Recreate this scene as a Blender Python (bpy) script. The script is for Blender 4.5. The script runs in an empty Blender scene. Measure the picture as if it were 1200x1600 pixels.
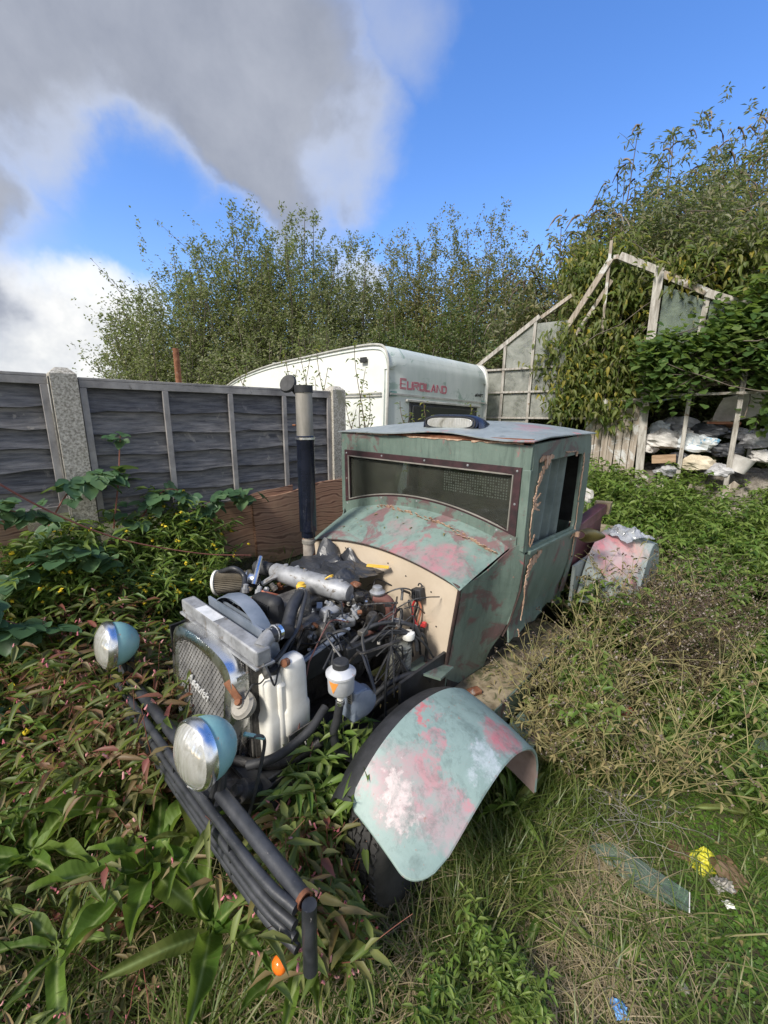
import bpy, bmesh, math, random
import numpy as np
from mathutils import Vector, Matrix, noise as mnoise

R = math.radians
rnd = random.Random(11)
rng = np.random.default_rng(5)
sc = bpy.context.scene
col = sc.collection

# ------------------------------------------------------------------ camera, world, sun, exposure
PITCH, ROLL = R(13.04), R(0.513)
cam_d = bpy.data.cameras.new('camera'); cam = bpy.data.objects.new('camera', cam_d); col.objects.link(cam)
fw = Vector((0, math.cos(PITCH), -math.sin(PITCH))); up0 = Vector((0, math.sin(PITCH), math.cos(PITCH))); rt0 = Vector((1, 0, 0))
rt = rt0*math.cos(ROLL) + up0*math.sin(ROLL); up = up0*math.cos(ROLL) - rt0*math.sin(ROLL)
cam.matrix_world = Matrix(((rt.x, up.x, -fw.x, 0), (rt.y, up.y, -fw.y, 0), (rt.z, up.z, -fw.z, 1.863), (0, 0, 0, 1)))
cam_d.sensor_fit = 'VERTICAL'; cam_d.sensor_height = 36; cam_d.sensor_width = 27
cam_d.lens = 654.2/1600*36; cam_d.clip_start = 0.02; cam_d.clip_end = 2000
sc.camera = cam
sc.view_settings.view_transform = 'Standard'; sc.view_settings.look = 'None'
sc.view_settings.gamma = 1; sc.view_settings.use_curve_mapping = False
sc.view_settings.exposure = 1.38

SUN_AZ, SUN_EL = 222.0, 42.0      # degrees clockwise from +Y
world = bpy.data.worlds.new('World'); sc.world = world; world.use_nodes = True
def build_world():
    nt = world.node_tree; N = nt.nodes; Lk = nt.links; N.clear()
    def nd(t, **k):
        n = N.new(t)
        for a, b in k.items(): setattr(n, a, b)
        return n
    def mth(op, a, b=None, clamp=False):
        n = nd('ShaderNodeMath', operation=op, use_clamp=clamp)
        for i, v in enumerate((a, b)):
            if v is None: continue
            if isinstance(v, (int, float)): n.inputs[i].default_value = v
            else: Lk.new(v, n.inputs[i])
        return n.outputs[0]
    out = nd('ShaderNodeOutputWorld'); bg = nd('ShaderNodeBackground'); Lk.new(bg.outputs[0], out.inputs[0])
    bg.inputs[1].default_value = 0.148
    sky = nd('ShaderNodeTexSky', sky_type='NISHITA', sun_disc=False, sun_elevation=R(SUN_EL), sun_rotation=R(SUN_AZ))
    sky.air_density = 1.2; sky.dust_density = 0.6; sky.ozone_density = 3.0
    hs = nd('ShaderNodeHueSaturation'); hs.inputs['Saturation'].default_value = 1.25; hs.inputs['Value'].default_value = .64
    tint = nd('ShaderNodeMix', data_type='RGBA', blend_type='MULTIPLY'); tint.inputs[0].default_value = 1; tint.inputs[7].default_value = (1.02, .93, 1.04, 1)
    Lk.new(sky.outputs[0], tint.inputs[6]); Lk.new(tint.outputs[2], hs.inputs['Color'])
    tc = nd('ShaderNodeTexCoord'); sep = nd('ShaderNodeSeparateXYZ'); Lk.new(tc.outputs['Generated'], sep.inputs[0])
    # fbm noise in a flattened cloud layer
    zz = mth('MAXIMUM', mth('ADD', sep.outputs[2], 0.60), 0.05)
    cmb = nd('ShaderNodeCombineXYZ'); Lk.new(mth('DIVIDE', sep.outputs[0], zz), cmb.inputs[0]); Lk.new(mth('DIVIDE', sep.outputs[1], zz), cmb.inputs[1])
    n1 = nd('ShaderNodeTexNoise'); n1.inputs['Scale'].default_value = 4.2; n1.inputs['Detail'].default_value = 9; n1.inputs['Roughness'].default_value = 0.52
    Lk.new(tc.outputs['Generated'], n1.inputs['Vector'])
    n2 = nd('ShaderNodeTexNoise'); n2.inputs['Scale'].default_value = 3.2; n2.inputs['Detail'].default_value = 6; n2.inputs['Roughness'].default_value = 0.6
    n2.inputs['Distortion'].default_value = 0.15
    Lk.new(tc.outputs['Generated'], n2.inputs['Vector'])
    warp = nd('ShaderNodeVectorMath', operation='MULTIPLY_ADD')
    sub = nd('ShaderNodeVectorMath', operation='SUBTRACT'); Lk.new(n2.outputs['Color'], sub.inputs[0]); sub.inputs[1].default_value = (.5, .5, .5)
    Lk.new(sub.outputs[0], warp.inputs[0]); warp.inputs[1].default_value = (.24, .24, .24); Lk.new(tc.outputs['Generated'], warp.inputs[2])
    nrm = nd('ShaderNodeVectorMath', operation='NORMALIZE'); Lk.new(warp.outputs[0], nrm.inputs[0])
    def blob(c, r0, r1, wgt=1.0):
        v = Vector(c).normalized()
        d = nd('ShaderNodeVectorMath', operation='DOT_PRODUCT'); Lk.new(nrm.outputs[0], d.inputs[0]); d.inputs[1].default_value = v
        m = nd('ShaderNodeMapRange', interpolation_type='SMOOTHSTEP'); Lk.new(d.outputs['Value'], m.inputs[0])
        m.inputs[1].default_value = math.cos(R(r1)); m.inputs[2].default_value = math.cos(R(r0)); m.inputs[3].default_value = 0; m.inputs[4].default_value = wgt
        return m.outputs[0]
    def total(ls):
        o = ls[0]
        for b in ls[1:]: o = mth('MAXIMUM', o, b)
        return o
    grey = total([blob((-.46, .70, .62), 6, 21), blob((-.24, .83, .50), 3, 18, .95), blob((-.10, .875, .475), 1, 11, .85), blob((-.64, .70, .29), 3, 13, .95),
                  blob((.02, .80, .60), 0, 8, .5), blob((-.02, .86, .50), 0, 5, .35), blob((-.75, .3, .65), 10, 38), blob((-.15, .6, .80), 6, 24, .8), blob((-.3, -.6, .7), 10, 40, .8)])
    white = total([blob((-.66, .78, .09), 6, 14, 1.0), blob((-.52, .83, .19), 2, 8, .9), blob((-.08, .956, .25), 1, 6, .7), blob((-.95, .2, .15), 8, 30, .8), blob((.1, -.90, .35), 20, 55, .9), blob((-.9, -.2, .45), 15, 45, .9), blob((.9, -.5, .3), 10, 40, .8)])  # blobs behind the camera are unseen, widened to add fill light
    dn = nd('ShaderNodeMapRange', interpolation_type='SMOOTHSTEP'); Lk.new(n1.outputs[0], dn.inputs[0]); dn.inputs[1].default_value = .30; dn.inputs[2].default_value = .62
    dn.inputs[3].default_value = .72; dn.inputs[4].default_value = 1.08
    gapm = total([blob((-.40, .835, .36), 0, 8, .85), blob((-.30, .88, .31), 1, 6, .8), blob((-.55, .80, .27), 0, 7, .6)])
    grey = mth('MULTIPLY', grey, mth('SUBTRACT', 1.0, gapm))
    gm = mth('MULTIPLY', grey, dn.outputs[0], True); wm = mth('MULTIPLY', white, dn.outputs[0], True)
    def crisp(v):
        m = nd('ShaderNodeMapRange', interpolation_type='SMOOTHSTEP'); Lk.new(v, m.inputs[0]); m.inputs[1].default_value = .10; m.inputs[2].default_value = .90; return m.outputs[0]
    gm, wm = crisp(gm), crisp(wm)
    # colours (before background strength 0.1)
    gc = nd('ShaderNodeValToRGB'); gc.color_ramp.elements[0].position = .36; gc.color_ramp.elements[0].color = (1.75/4, 1.95/4, 2.45/4, 1)
    gc.color_ramp.elements[1].position = .62; gc.color_ramp.elements[1].color = (2.55/4, 2.75/4, 3.25/4, 1)
    Lk.new(n2.outputs[0], gc.inputs[0])
    gx = nd('ShaderNodeVectorMath', operation='SCALE'); Lk.new(gc.outputs[0], gx.inputs[0]); gx.inputs['Scale'].default_value = 4*.46
    wc = nd('ShaderNodeValToRGB'); wc.color_ramp.elements[0].position = .36; wc.color_ramp.elements[0].color = (3.0/8, 3.3/8, 3.8/8, 1)
    wc.color_ramp.elements[1].position = .56; wc.color_ramp.elements[1].color = (6.3/8, 6.3/8, 6.2/8, 1)
    Lk.new(n2.outputs[0], wc.inputs[0])
    wx = nd('ShaderNodeVectorMath', operation='SCALE'); Lk.new(wc.outputs[0], wx.inputs[0]); wx.inputs['Scale'].default_value = 8*.44
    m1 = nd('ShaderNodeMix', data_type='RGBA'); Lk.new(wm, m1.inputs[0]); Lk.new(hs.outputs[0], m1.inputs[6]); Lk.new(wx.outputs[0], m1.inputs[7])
    edge = nd('ShaderNodeMapRange', interpolation_type='SMOOTHSTEP'); Lk.new(mth('ADD', gm, mth('MULTIPLY', mth('SUBTRACT', n1.outputs[0], .5), 1.4)), edge.inputs[0]); edge.inputs[1].default_value = .98; edge.inputs[2].default_value = .55; edge.inputs[3].default_value = 0; edge.inputs[4].default_value = .55
    ge = nd('ShaderNodeMix', data_type='RGBA'); Lk.new(edge.outputs[0], ge.inputs[0]); Lk.new(gx.outputs[0], ge.inputs[6]); ge.inputs[7].default_value = (2.1, 2.2, 2.4, 1)
    m2 = nd('ShaderNodeMix', data_type='RGBA'); Lk.new(gm, m2.inputs[0]); Lk.new(m1.outputs[2], m2.inputs[6]); Lk.new(ge.outputs[2], m2.inputs[7])
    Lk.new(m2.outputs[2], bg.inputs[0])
build_world()
sd = bpy.data.lights.new('sun', 'SUN'); sd.energy = 2.05; sd.angle = R(14); sd.color = (1, .94, .85)
so = bpy.data.objects.new('sun', sd); col.objects.link(so)
sdir = Vector((math.sin(R(SUN_AZ))*math.cos(R(SUN_EL)), math.cos(R(SUN_AZ))*math.cos(R(SUN_EL)), math.sin(R(SUN_EL))))
so.rotation_euler = sdir.to_track_quat('Z', 'Y').to_euler(); so.location = sdir*30

# ------------------------------------------------------------------ helpers
def tag(o, label=None, cat=None, group=None, kind=None):
    if label: o['label'] = label
    if cat: o['category'] = cat
    if group: o['group'] = group
    if kind: o['kind'] = kind
    return o
def empty(name, loc=(0, 0, 0), rz=0, parent=None):
    o = bpy.data.objects.new(name, None); col.objects.link(o); o.location = loc; o.rotation_euler = (0, 0, rz)
    o.empty_display_size = .1
    if parent: o.parent = parent
    return o
def mesh_np(name, V, F, mat=None, parent=None, smooth=False):
    """V (n,3), F (m,k) equal-sized faces"""
    V = np.asarray(V, dtype=np.float32); F = np.asarray(F, dtype=np.int32)
    me = bpy.data.meshes.new(name); k = F.shape[1]
    me.vertices.add(len(V)); me.vertices.foreach_set('co', V.ravel())
    me.loops.add(F.size); me.loops.foreach_set('vertex_index', F.ravel())
    me.polygons.add(len(F)); me.polygons.foreach_set('loop_start', np.arange(0, F.size, k, dtype=np.int32))
    me.polygons.foreach_set('loop_total', np.full(len(F), k, dtype=np.int32))
    me.update(calc_edges=True)
    if smooth: me.polygons.foreach_set('use_smooth', np.ones(len(F), bool))
    if mat: me.materials.append(mat)
    o = bpy.data.objects.new(name, me); col.objects.link(o)
    if parent: o.parent = parent
    return o
def linkcopy(o, parent=None):
    c = o.copy(); col.objects.link(c)
    if parent: c.parent = parent
    for ch in [x for x in o.children]: linkcopy(ch, c)
    return c
class MB:
    def __init__(s): s.v = []; s.f = []
    def add(s, V, F):
        b = len(s.v); s.v += [tuple(map(float, p)) for p in V]; s.f += [tuple(b+i for i in f) for f in F]; return s
    def box(s, c, d, rot=None):
        c = Vector(c); V = []
        for x in (-.5, .5):
            for y in (-.5, .5):
                for z in (-.5, .5):
                    p = Vector((x*d[0], y*d[1], z*d[2]))
                    if rot is not None: p = rot @ p
                    V.append(c+p)
        return s.add(V, [(0, 1, 3, 2), (4, 6, 7, 5), (0, 4, 5, 1), (2, 3, 7, 6), (0, 2, 6, 4), (1, 5, 7, 3)])
    def bar(s, a, b, w, h, upv=(0, 0, 1)):
        a = Vector(a); b = Vector(b); d = (b-a).normalized(); u = Vector(upv)
        if abs(d.dot(u)) > .98: u = Vector((1, 0, 0))
        x = d.cross(u).normalized(); y = x.cross(d)
        V = []
        for p in (a, b):
            for sx, sy in ((-1, -1), (1, -1), (1, 1), (-1, 1)): V.append(p + x*sx*w/2 + y*sy*h/2)
        return s.add(V, [(0, 1, 2, 3), (7, 6, 5, 4), (0, 4, 5, 1), (1, 5, 6, 2), (2, 6, 7, 3), (3, 7, 4, 0)])
    def tube(s, pts, r, n=8, cap=True):
        pts = [Vector(p) for p in pts]; m = len(pts); rs = r if isinstance(r, (list, tuple)) else [r]*m
        t0 = (pts[1]-pts[0]).normalized(); u = Vector((0, 0, 1)) if abs(t0.z) < .9 else Vector((1, 0, 0)); x = t0.cross(u).normalized()
        V = []
        for i, p in enumerate(pts):
            t = (pts[min(i+1, m-1)] - pts[max(i-1, 0)]).normalized()
            x = (x - t*x.dot(t)).normalized(); y = t.cross(x)
            for k in range(n):
                a = 2*math.pi*k/n; V.append(p + (x*math.cos(a)+y*math.sin(a))*rs[i])
        F = [(i*n+k, i*n+(k+1) % n, (i+1)*n+(k+1) % n, (i+1)*n+k) for i in range(m-1) for k in range(n)]
        if cap: F += [tuple(reversed(range(n))), tuple((m-1)*n+k for k in range(n))]
        return s.add(V, F)
    def lathe(s, c, axis, prof, n=24, cap=False):
        ax = Vector(axis).normalized(); u = Vector((0, 0, 1)) if abs(ax.z) < .9 else Vector((1, 0, 0)); x = ax.cross(u).normalized(); y = ax.cross(x); c = Vector(c)
        V = []
        for h, r in prof:
            for k in range(n):
                a = 2*math.pi*k/n; V.append(c + ax*h + (x*math.cos(a)+y*math.sin(a))*r)
        m = len(prof); F = [(i*n+k, i*n+(k+1) % n, (i+1)*n+(k+1) % n, (i+1)*n+k) for i in range(m-1) for k in range(n)]
        if cap: F += [tuple(reversed(range(n))), tuple((m-1)*n+k for k in range(n))]
        return s.add(V, F)
    def sheet(s, G, t):
        """G[i][j] grid of points, closed slab of thickness t along the averaged normals"""
        nu, nv = len(G), len(G[0]); P = np.array([[list(p) for p in r] for r in G], float)
        du = np.gradient(P, axis=0); dv = np.gradient(P, axis=1); n = np.cross(du, dv); n /= np.linalg.norm(n, axis=2, keepdims=True)+1e-9
        Q = P - n*t; V = [P[i, j] for i in range(nu) for j in range(nv)] + [Q[i, j] for i in range(nu) for j in range(nv)]
        o = nu*nv; F = []
        for i in range(nu-1):
            for j in range(nv-1):
                a, b, c, d = i*nv+j, (i+1)*nv+j, (i+1)*nv+j+1, i*nv+j+1
                F.append((a, b, c, d)); F.append((o+d, o+c, o+b, o+a))
        for i in range(nu-1):
            F.append((i*nv, o+i*nv, o+(i+1)*nv, (i+1)*nv)); a = i*nv+nv-1; F.append((a, a+nv, o+a+nv, o+a))
        for j in range(nv-1):
            F.append((j, j+1, o+j+1, o+j)); a = (nu-1)*nv+j; F.append((a, o+a, o+a+1, a+1))
        return s.add(V, F)
    def prism(s, poly, ext):
        n = len(poly); e = Vector(ext); V = [Vector(p) for p in poly] + [Vector(p)+e for p in poly]
        return s.add(V, [tuple(range(n)), tuple(reversed(range(n, 2*n)))] + [(i, i+n, (i+1) % n+n, (i+1) % n) for i in range(n)])
    def build(s, name, mat, parent=None, smooth=False, bevel=0, flip=False):
        me = bpy.data.meshes.new(name)
        V = [(x, -y, z) for x, y, z in s.v] if flip else s.v
        F = [tuple(reversed(f)) for f in s.f] if flip else s.f
        me.from_pydata(V, [], F); me.update()
        bm = bmesh.new(); bm.from_mesh(me); bmesh.ops.recalc_face_normals(bm, faces=bm.faces); bm.to_mesh(me); bm.free()
        if smooth:
            me.polygons.foreach_set('use_smooth', np.ones(len(me.polygons), bool)); me.set_sharp_from_angle(angle=R(42))
        me.materials.append(mat)
        o = bpy.data.objects.new(name, me); col.objects.link(o)
        if parent: o.parent = parent
        if bevel:
            b = o.modifiers.new('bevel', 'BEVEL'); b.width = bevel; b.segments = 2; b.limit_method = 'ANGLE'
            me.polygons.foreach_set('use_smooth', np.ones(len(me.polygons), bool)); me.set_sharp_from_angle(angle=R(70))
        return o
def text_obj(cu, name, mat, parent=None):
    tmp = bpy.data.objects.new('tmp_text', cu); col.objects.link(tmp); bpy.context.view_layer.update()
    me = bpy.data.meshes.new_from_object(tmp.evaluated_get(bpy.context.evaluated_depsgraph_get()))
    bpy.data.objects.remove(tmp); me.materials.clear(); me.materials.append(mat); me.name = name
    o = bpy.data.objects.new(name, me); col.objects.link(o)
    if parent: o.parent = parent
    return o
def crom(P, k=6):
    P = [Vector(p) for p in P]; Q = [P[0]*2-P[1]]+P+[P[-1]*2-P[-2]]; out = []
    for i in range(1, len(Q)-2):
        for j in range(k):
            t = j/k; a, b, c, d = Q[i-1:i+3]
            out.append(.5*((2*b)+(c-a)*t+(2*a-5*b+4*c-d)*t*t+(3*b-a-3*c+d)*t**3))
    return out+[P[-1]]

# ------------------------------------------------------------------ materials
def newmat(name):
    m = bpy.data.materials.new(name); m.use_nodes = True; nt = m.node_tree
    return m, nt, nt.nodes['Principled BSDF']
def N_(nt, t, **k):
    n = nt.nodes.new(t)
    for a, b in k.items(): setattr(n, a, b)
    return n
def ramp(nt, fac, stops, interp='LINEAR'):
    r = N_(nt, 'ShaderNodeValToRGB'); cr = r.color_ramp; cr.interpolation = interp
    while len(cr.elements) < len(stops): cr.elements.new(.5)
    for e, (p, c) in zip(cr.elements, stops): e.position = p; e.color = (c[0], c[1], c[2], 1) if not isinstance(c, (int, float)) else (c, c, c, 1)
    nt.links.new(fac, r.inputs[0]); return r.outputs[0]
def noise(nt, scale, detail=5, rough=.6, vec=None, dist=0, coord='Object', stretch=None):
    n = N_(nt, 'ShaderNodeTexNoise'); n.inputs['Scale'].default_value = scale; n.inputs['Detail'].default_value = detail
    n.inputs['Roughness'].default_value = rough; n.inputs['Distortion'].default_value = dist
    if vec is None: vec = N_(nt, 'ShaderNodeTexCoord').outputs[coord]
    if stretch:
        mp = N_(nt, 'ShaderNodeMapping'); mp.inputs['Scale'].default_value = stretch; nt.links.new(vec, mp.inputs[0]); vec = mp.outputs[0]
    nt.links.new(vec, n.inputs['Vector']); return n.outputs[0]
def mix(nt, f, a, b, mode='MIX'):
    m = N_(nt, 'ShaderNodeMix', data_type='RGBA', blend_type=mode)
    for i, v in ((0, f), (6, a), (7, b)):
        if isinstance(v, (int, float)): m.inputs[i].default_value = v
        elif isinstance(v, (tuple, list)): m.inputs[i].default_value = (v[0], v[1], v[2], 1)
        else: nt.links.new(v, m.inputs[i])
    return m.outputs[2]
def bump(nt, b, h, strength=.4, dist=.01):
    n = N_(nt, 'ShaderNodeBump'); n.inputs['Strength'].default_value = strength; n.inputs['Distance'].default_value = dist
    nt.links.new(h, n.inputs['Height']); nt.links.new(n.outputs[0], b.inputs['Normal'])
def smat(name, c1, c2, scale=8, rough=.6, metal=0, bs=.3, bd=.004, c3=None, thr=.6, scale3=5, stretch=None, rough2=None, spec=None):
    """two-tone noisy material with an optional third colour in patches above thr"""
    m, nt, b = newmat(name)
    n = noise(nt, scale, 6, .65, stretch=stretch); c = ramp(nt, n, [(.36, c1), (.64, c2)])
    if c3 is not None:
        n3 = noise(nt, scale3, 8, .7, dist=.6); f = ramp(nt, n3, [(thr, 0.), (thr+.06, 1.)]); c = mix(nt, f, c, c3)
    nt.links.new(c, b.inputs['Base Color']); b.inputs['Roughness'].default_value = rough; b.inputs['Metallic'].default_value = metal
    if spec is not None: b.inputs['Specular IOR Level'].default_value = spec
    rr = noise(nt, scale*3, 4, .6); b_r = N_(nt, 'ShaderNodeMapRange'); nt.links.new(rr, b_r.inputs[0]); b_r.inputs[3].default_value = max(0, rough-.14); b_r.inputs[4].default_value = min(1, rough+.14)
    nt.links.new(b_r.outputs[0], b.inputs['Roughness'])
    bump(nt, b, noise(nt, scale*4, 5, .6, stretch=stretch), bs, bd)
    return m
def leafmat(name, cols, trans=.3, rough=.45, per='island', rib=False, spec=.4):
    m, nt, b = newmat(name)
    if per == 'island': f = N_(nt, 'ShaderNodeNewGeometry').outputs['Random Per Island']
    else: f = N_(nt, 'ShaderNodeObjectInfo').outputs['Random']
    n = len(cols); c = ramp(nt, f, [(i/(n-1) if n > 1 else 0, cc) for i, cc in enumerate(cols)])
    no = noise(nt, 14 if per == 'object' else 3, 4, .6)
    c = mix(nt, ramp(nt, no, [(.35, .0), (.75, .4)]), c, tuple(x*.75 for x in cols[0]))
    if rib:
        tc = N_(nt, 'ShaderNodeTexCoord'); sp = N_(nt, 'ShaderNodeSeparateXYZ'); nt.links.new(tc.outputs['Object'], sp.inputs[0])
        ab = N_(nt, 'ShaderNodeMath', operation='ABSOLUTE'); nt.links.new(sp.outputs[1], ab.inputs[0])
        rb = ramp(nt, ab.outputs[0], [(.0015, 1.), (.005, 0.)]); c = mix(nt, rb, c, (.30, .38, .14))
        # side veins
        ad = N_(nt, 'ShaderNodeMath', operation='MULTIPLY_ADD'); nt.links.new(ab.outputs[0], ad.inputs[0]); ad.inputs[1].default_value = -1.1; nt.links.new(sp.outputs[0], ad.inputs[2])
        sn = N_(nt, 'ShaderNodeMath', operation='SINE'); ml = N_(nt, 'ShaderNodeMath', operation='MULTIPLY'); nt.links.new(ad.outputs[0], ml.inputs[0]); ml.inputs[1].default_value = 300; nt.links.new(ml.outputs[0], sn.inputs[0])
        vn = ramp(nt, sn.outputs[0], [(.86, 0.), (1., .16)]); c = mix(nt, vn, c, (.24, .34, .10))
        spots = ramp(nt, noise(nt, 60, 2, .5), [(.70, 0.), (.76, .8)]); c = mix(nt, spots, c, (.13, .06, .03))
        bump(nt, b, sn.outputs[0], .12, .002)
    nt.links.new(c, b.inputs['Base Color']); b.inputs['Roughness'].default_value = rough; b.inputs['Specular IOR Level'].default_value = spec
    trans = min(.5, trans*1.4)
    if trans > 0:
        tr = N_(nt, 'ShaderNodeBsdfTranslucent'); nt.links.new(mix(nt, .55, c, (.28, .40, .06), 'MIX'), tr.inputs[0])
        ms = N_(nt, 'ShaderNodeMixShader'); ms.inputs[0].default_value = trans
        nt.links.new(b.outputs[0], ms.inputs[1]); nt.links.new(tr.outputs[0], ms.inputs[2]); nt.links.new(ms.outputs[0], nt.nodes['Material Output'].inputs[0])
    return m

def paint_mat(name, base1, base2, pink, blobs=(), pthr=.60, white=(.62, .58, .56), rough=.5, maroon=None, mthr=.62, blobnoise=.09):
    """old hand-painted panel: green coat rubbed through to pink primer, at fixed worn spots plus noise"""
    m, nt, b = newmat(name); L = nt.links
    tc = N_(nt, 'ShaderNodeTexCoord')
    c = ramp(nt, noise(nt, 3.2, 8, .7, dist=.8), [(.25, base1), (.75, base2)])
    streak = ramp(nt, noise(nt, 5, 6, .7, stretch=(1, 1, .25)), [(.48, 0.), (.75, .45)]); c = mix(nt, streak, c, tuple(x*.62 for x in base1))
    nz = noise(nt, 4.3, 9, .72, dist=.5)
    if maroon is not None:
        c = mix(nt, ramp(nt, noise(nt, 2.6, 8, .7, dist=1.2), [(mthr, 0.), (mthr+.05, .8)]), c, maroon)
    c = mix(nt, ramp(nt, nz, [(pthr, 0.), (pthr+.045, .8)]), c, pink)
    if blobs:
        nv = N_(nt, 'ShaderNodeTexNoise'); nv.inputs['Scale'].default_value = 11; nv.inputs['Detail'].default_value = 7; nv.inputs['Roughness'].default_value = .7
        L.new(tc.outputs['Object'], nv.inputs['Vector'])
        sb = N_(nt, 'ShaderNodeVectorMath', operation='SUBTRACT'); L.new(nv.outputs['Color'], sb.inputs[0]); sb.inputs[1].default_value = (.5, .5, .5)
        wp = N_(nt, 'ShaderNodeVectorMath', operation='MULTIPLY_ADD'); L.new(sb.outputs[0], wp.inputs[0]); wp.inputs[1].default_value = (blobnoise*2.4,)*3; L.new(tc.outputs['Object'], wp.inputs[2])
        pn = ramp(nt, noise(nt, 16, 10, .78), [(.36, .15), (.58, 1.)])
        for (p, r, k, cc) in blobs:
            if cc[0] > 2*cc[1]: cc = (cc[0]*.86, cc[1]*1.1+.03, cc[2]*1.1+.03)
            d = N_(nt, 'ShaderNodeVectorMath', operation='DISTANCE'); L.new(wp.outputs[0], d.inputs[0]); d.inputs[1].default_value = (p[0], -p[1], p[2])
            fm = N_(nt, 'ShaderNodeMath', operation='MULTIPLY'); L.new(ramp(nt, d.outputs['Value'], [(r*.62, k), (r*1.02, 0.)]), fm.inputs[0]); L.new(pn, fm.inputs[1])
            c = mix(nt, fm.outputs[0], c, cc)
    strk = ramp(nt, noise(nt, 7, 8, .75, stretch=(2.2, 2.2, .35), dist=.3), [(.50, 0.), (.66, .55)]); c = mix(nt, strk, c, tuple(x*.45 for x in base1))
    scr = ramp(nt, noise(nt, 9, 10, .8, stretch=(1, .3, 3)), [(.66, 0.), (.72, .35)]); c = mix(nt, scr, c, tuple(x*1.45 for x in base2))
    chips = ramp(nt, noise(nt, 48, 4, .6), [(.67, 0.), (.70, .7)]); c = mix(nt, chips, c, (.30, .16, .13))
    grime = ramp(nt, noise(nt, 24, 6, .7), [(.62, 0.), (.80, .5)]); c = mix(nt, grime, c, (.07, .075, .06))
    L.new(c, b.inputs['Base Color']); b.inputs['Roughness'].default_value = rough
    hs_ = N_(nt, 'ShaderNodeMath', operation='MULTIPLY_ADD'); L.new(noise(nt, 4, 3, .5), hs_.inputs[0]); hs_.inputs[1].default_value = 6.; L.new(noise(nt, 30, 6, .65), hs_.inputs[2])
    bump(nt, b, hs_.outputs[0], .20, .004)
    return m

M = {}
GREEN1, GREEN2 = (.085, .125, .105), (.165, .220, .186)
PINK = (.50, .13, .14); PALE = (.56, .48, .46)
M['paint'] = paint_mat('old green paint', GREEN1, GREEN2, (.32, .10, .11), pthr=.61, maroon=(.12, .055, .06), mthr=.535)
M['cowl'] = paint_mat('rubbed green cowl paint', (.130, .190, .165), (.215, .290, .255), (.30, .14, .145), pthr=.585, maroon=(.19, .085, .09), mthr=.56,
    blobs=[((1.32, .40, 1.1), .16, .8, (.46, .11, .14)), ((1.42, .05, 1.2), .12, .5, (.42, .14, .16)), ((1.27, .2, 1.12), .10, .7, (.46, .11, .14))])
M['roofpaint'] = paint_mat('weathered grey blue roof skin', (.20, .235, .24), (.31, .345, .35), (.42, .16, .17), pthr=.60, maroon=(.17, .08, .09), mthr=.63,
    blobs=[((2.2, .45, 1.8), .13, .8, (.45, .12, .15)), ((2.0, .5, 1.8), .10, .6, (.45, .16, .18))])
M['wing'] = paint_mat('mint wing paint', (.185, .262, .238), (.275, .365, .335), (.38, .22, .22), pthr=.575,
    blobs=[((.52, .84, .63), .15, .60, (.52, .17, .19)), ((.47, .84, .63), .060, 1., PALE), ((.51, .79, .655), .045, .95, PALE), ((.44, .88, .59), .04, .9, PALE),
           ((.72, .73, .735), .045, .9, (.58, .09, .10)), ((.96, .96, .60), .11, .9, (.56, .11, .13)), ((.68, .83, .68), .05, .8, (.55, .15, .17)),
           ((.56, .97, .56), .12, .6, (.50, .21, .23)), ((.80, .96, .61), .08, .7, (.50, .54, .58)), ((.62, .99, .56), .05, .7, (.55, .16, .18)), ((.45, .74, .62), .06, .5, (.48, .2, .22))], blobnoise=.13)
M['wing_in'] = smat('dull pink underside', (.24, .17, .15), (.36, .27, .24), 6, .8)
M['rwing'] = paint_mat('grey green rear wing paint', (.24, .29, .27), (.36, .39, .37), (.45, .16, .17), pthr=.57,
    blobs=[((2.85, .83, .90), .22, .8, (.60, .16, .18)), ((2.85, .84, .85), .12, .9, (.42, .33, .34)), ((3.0, .95, .9), .1, .6, (.55, .3, .25))])
M['frame_maroon'] = smat('dull maroon windscreen surround', (.022, .014, .015), (.058, .024, .028), 14, .5, c3=(.16, .23, .19), thr=.66, scale3=9)
M['maroon'] = smat('maroon beam', (.09, .03, .035), (.17, .06, .065), 8, .5)
M['dark_edge'] = smat('dark brown rubber edging', (.022, .014, .012), (.06, .035, .03), 20, .7)
M['cream'] = smat('cream firewall board', (.47, .39, .295), (.56, .475, .37), 2.5, .5, bs=.08, c3=(.38, .34, .24), thr=.60, scale3=4)
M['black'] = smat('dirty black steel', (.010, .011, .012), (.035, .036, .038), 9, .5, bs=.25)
M['bumper'] = smat('chipped black tube paint', (.018, .020, .024), (.050, .053, .060), 9, .42, c3=(.34, .32, .30), thr=.65, scale3=34)
M['rubber'] = smat('black rubber', (.012, .013, .014), (.030, .031, .034), 12, .62)
M['hose'] = smat('grey black hose rubber', (.018, .019, .022), (.040, .042, .047), 12, .45)
M['tyre'] = smat('old tyre rubber', (.018, .018, .019), (.045, .043, .040), 10, .75, c3=(.09, .075, .055), thr=.64, scale3=6)
M['alu'] = smat('oxidised aluminium', (.19, .195, .20), (.36, .37, .385), 12, .58, .3, c3=(.15, .13, .11), thr=.58, scale3=14)
M['greyplastic'] = smat('blue grey plastic', (.12, .15, .19), (.20, .23, .28), 6, .45, bs=.1)
M['castiron'] = smat('oily casting', (.07, .065, .06), (.22, .21, .19), 16, .5, .5, bs=.6, bd=.01, c3=(.20, .10, .05), thr=.60, scale3=12)
M['castdark'] = smat('oily dark casting', (.015, .015, .016), (.07, .065, .06), 14, .45, .3, bs=.6, bd=.01)
M['rust'] = smat('rusty steel', (.13, .045, .02), (.28, .13, .07), 14, .85, .2, bs=.5, c3=(.34, .30, .26), thr=.6, scale3=10)
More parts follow.
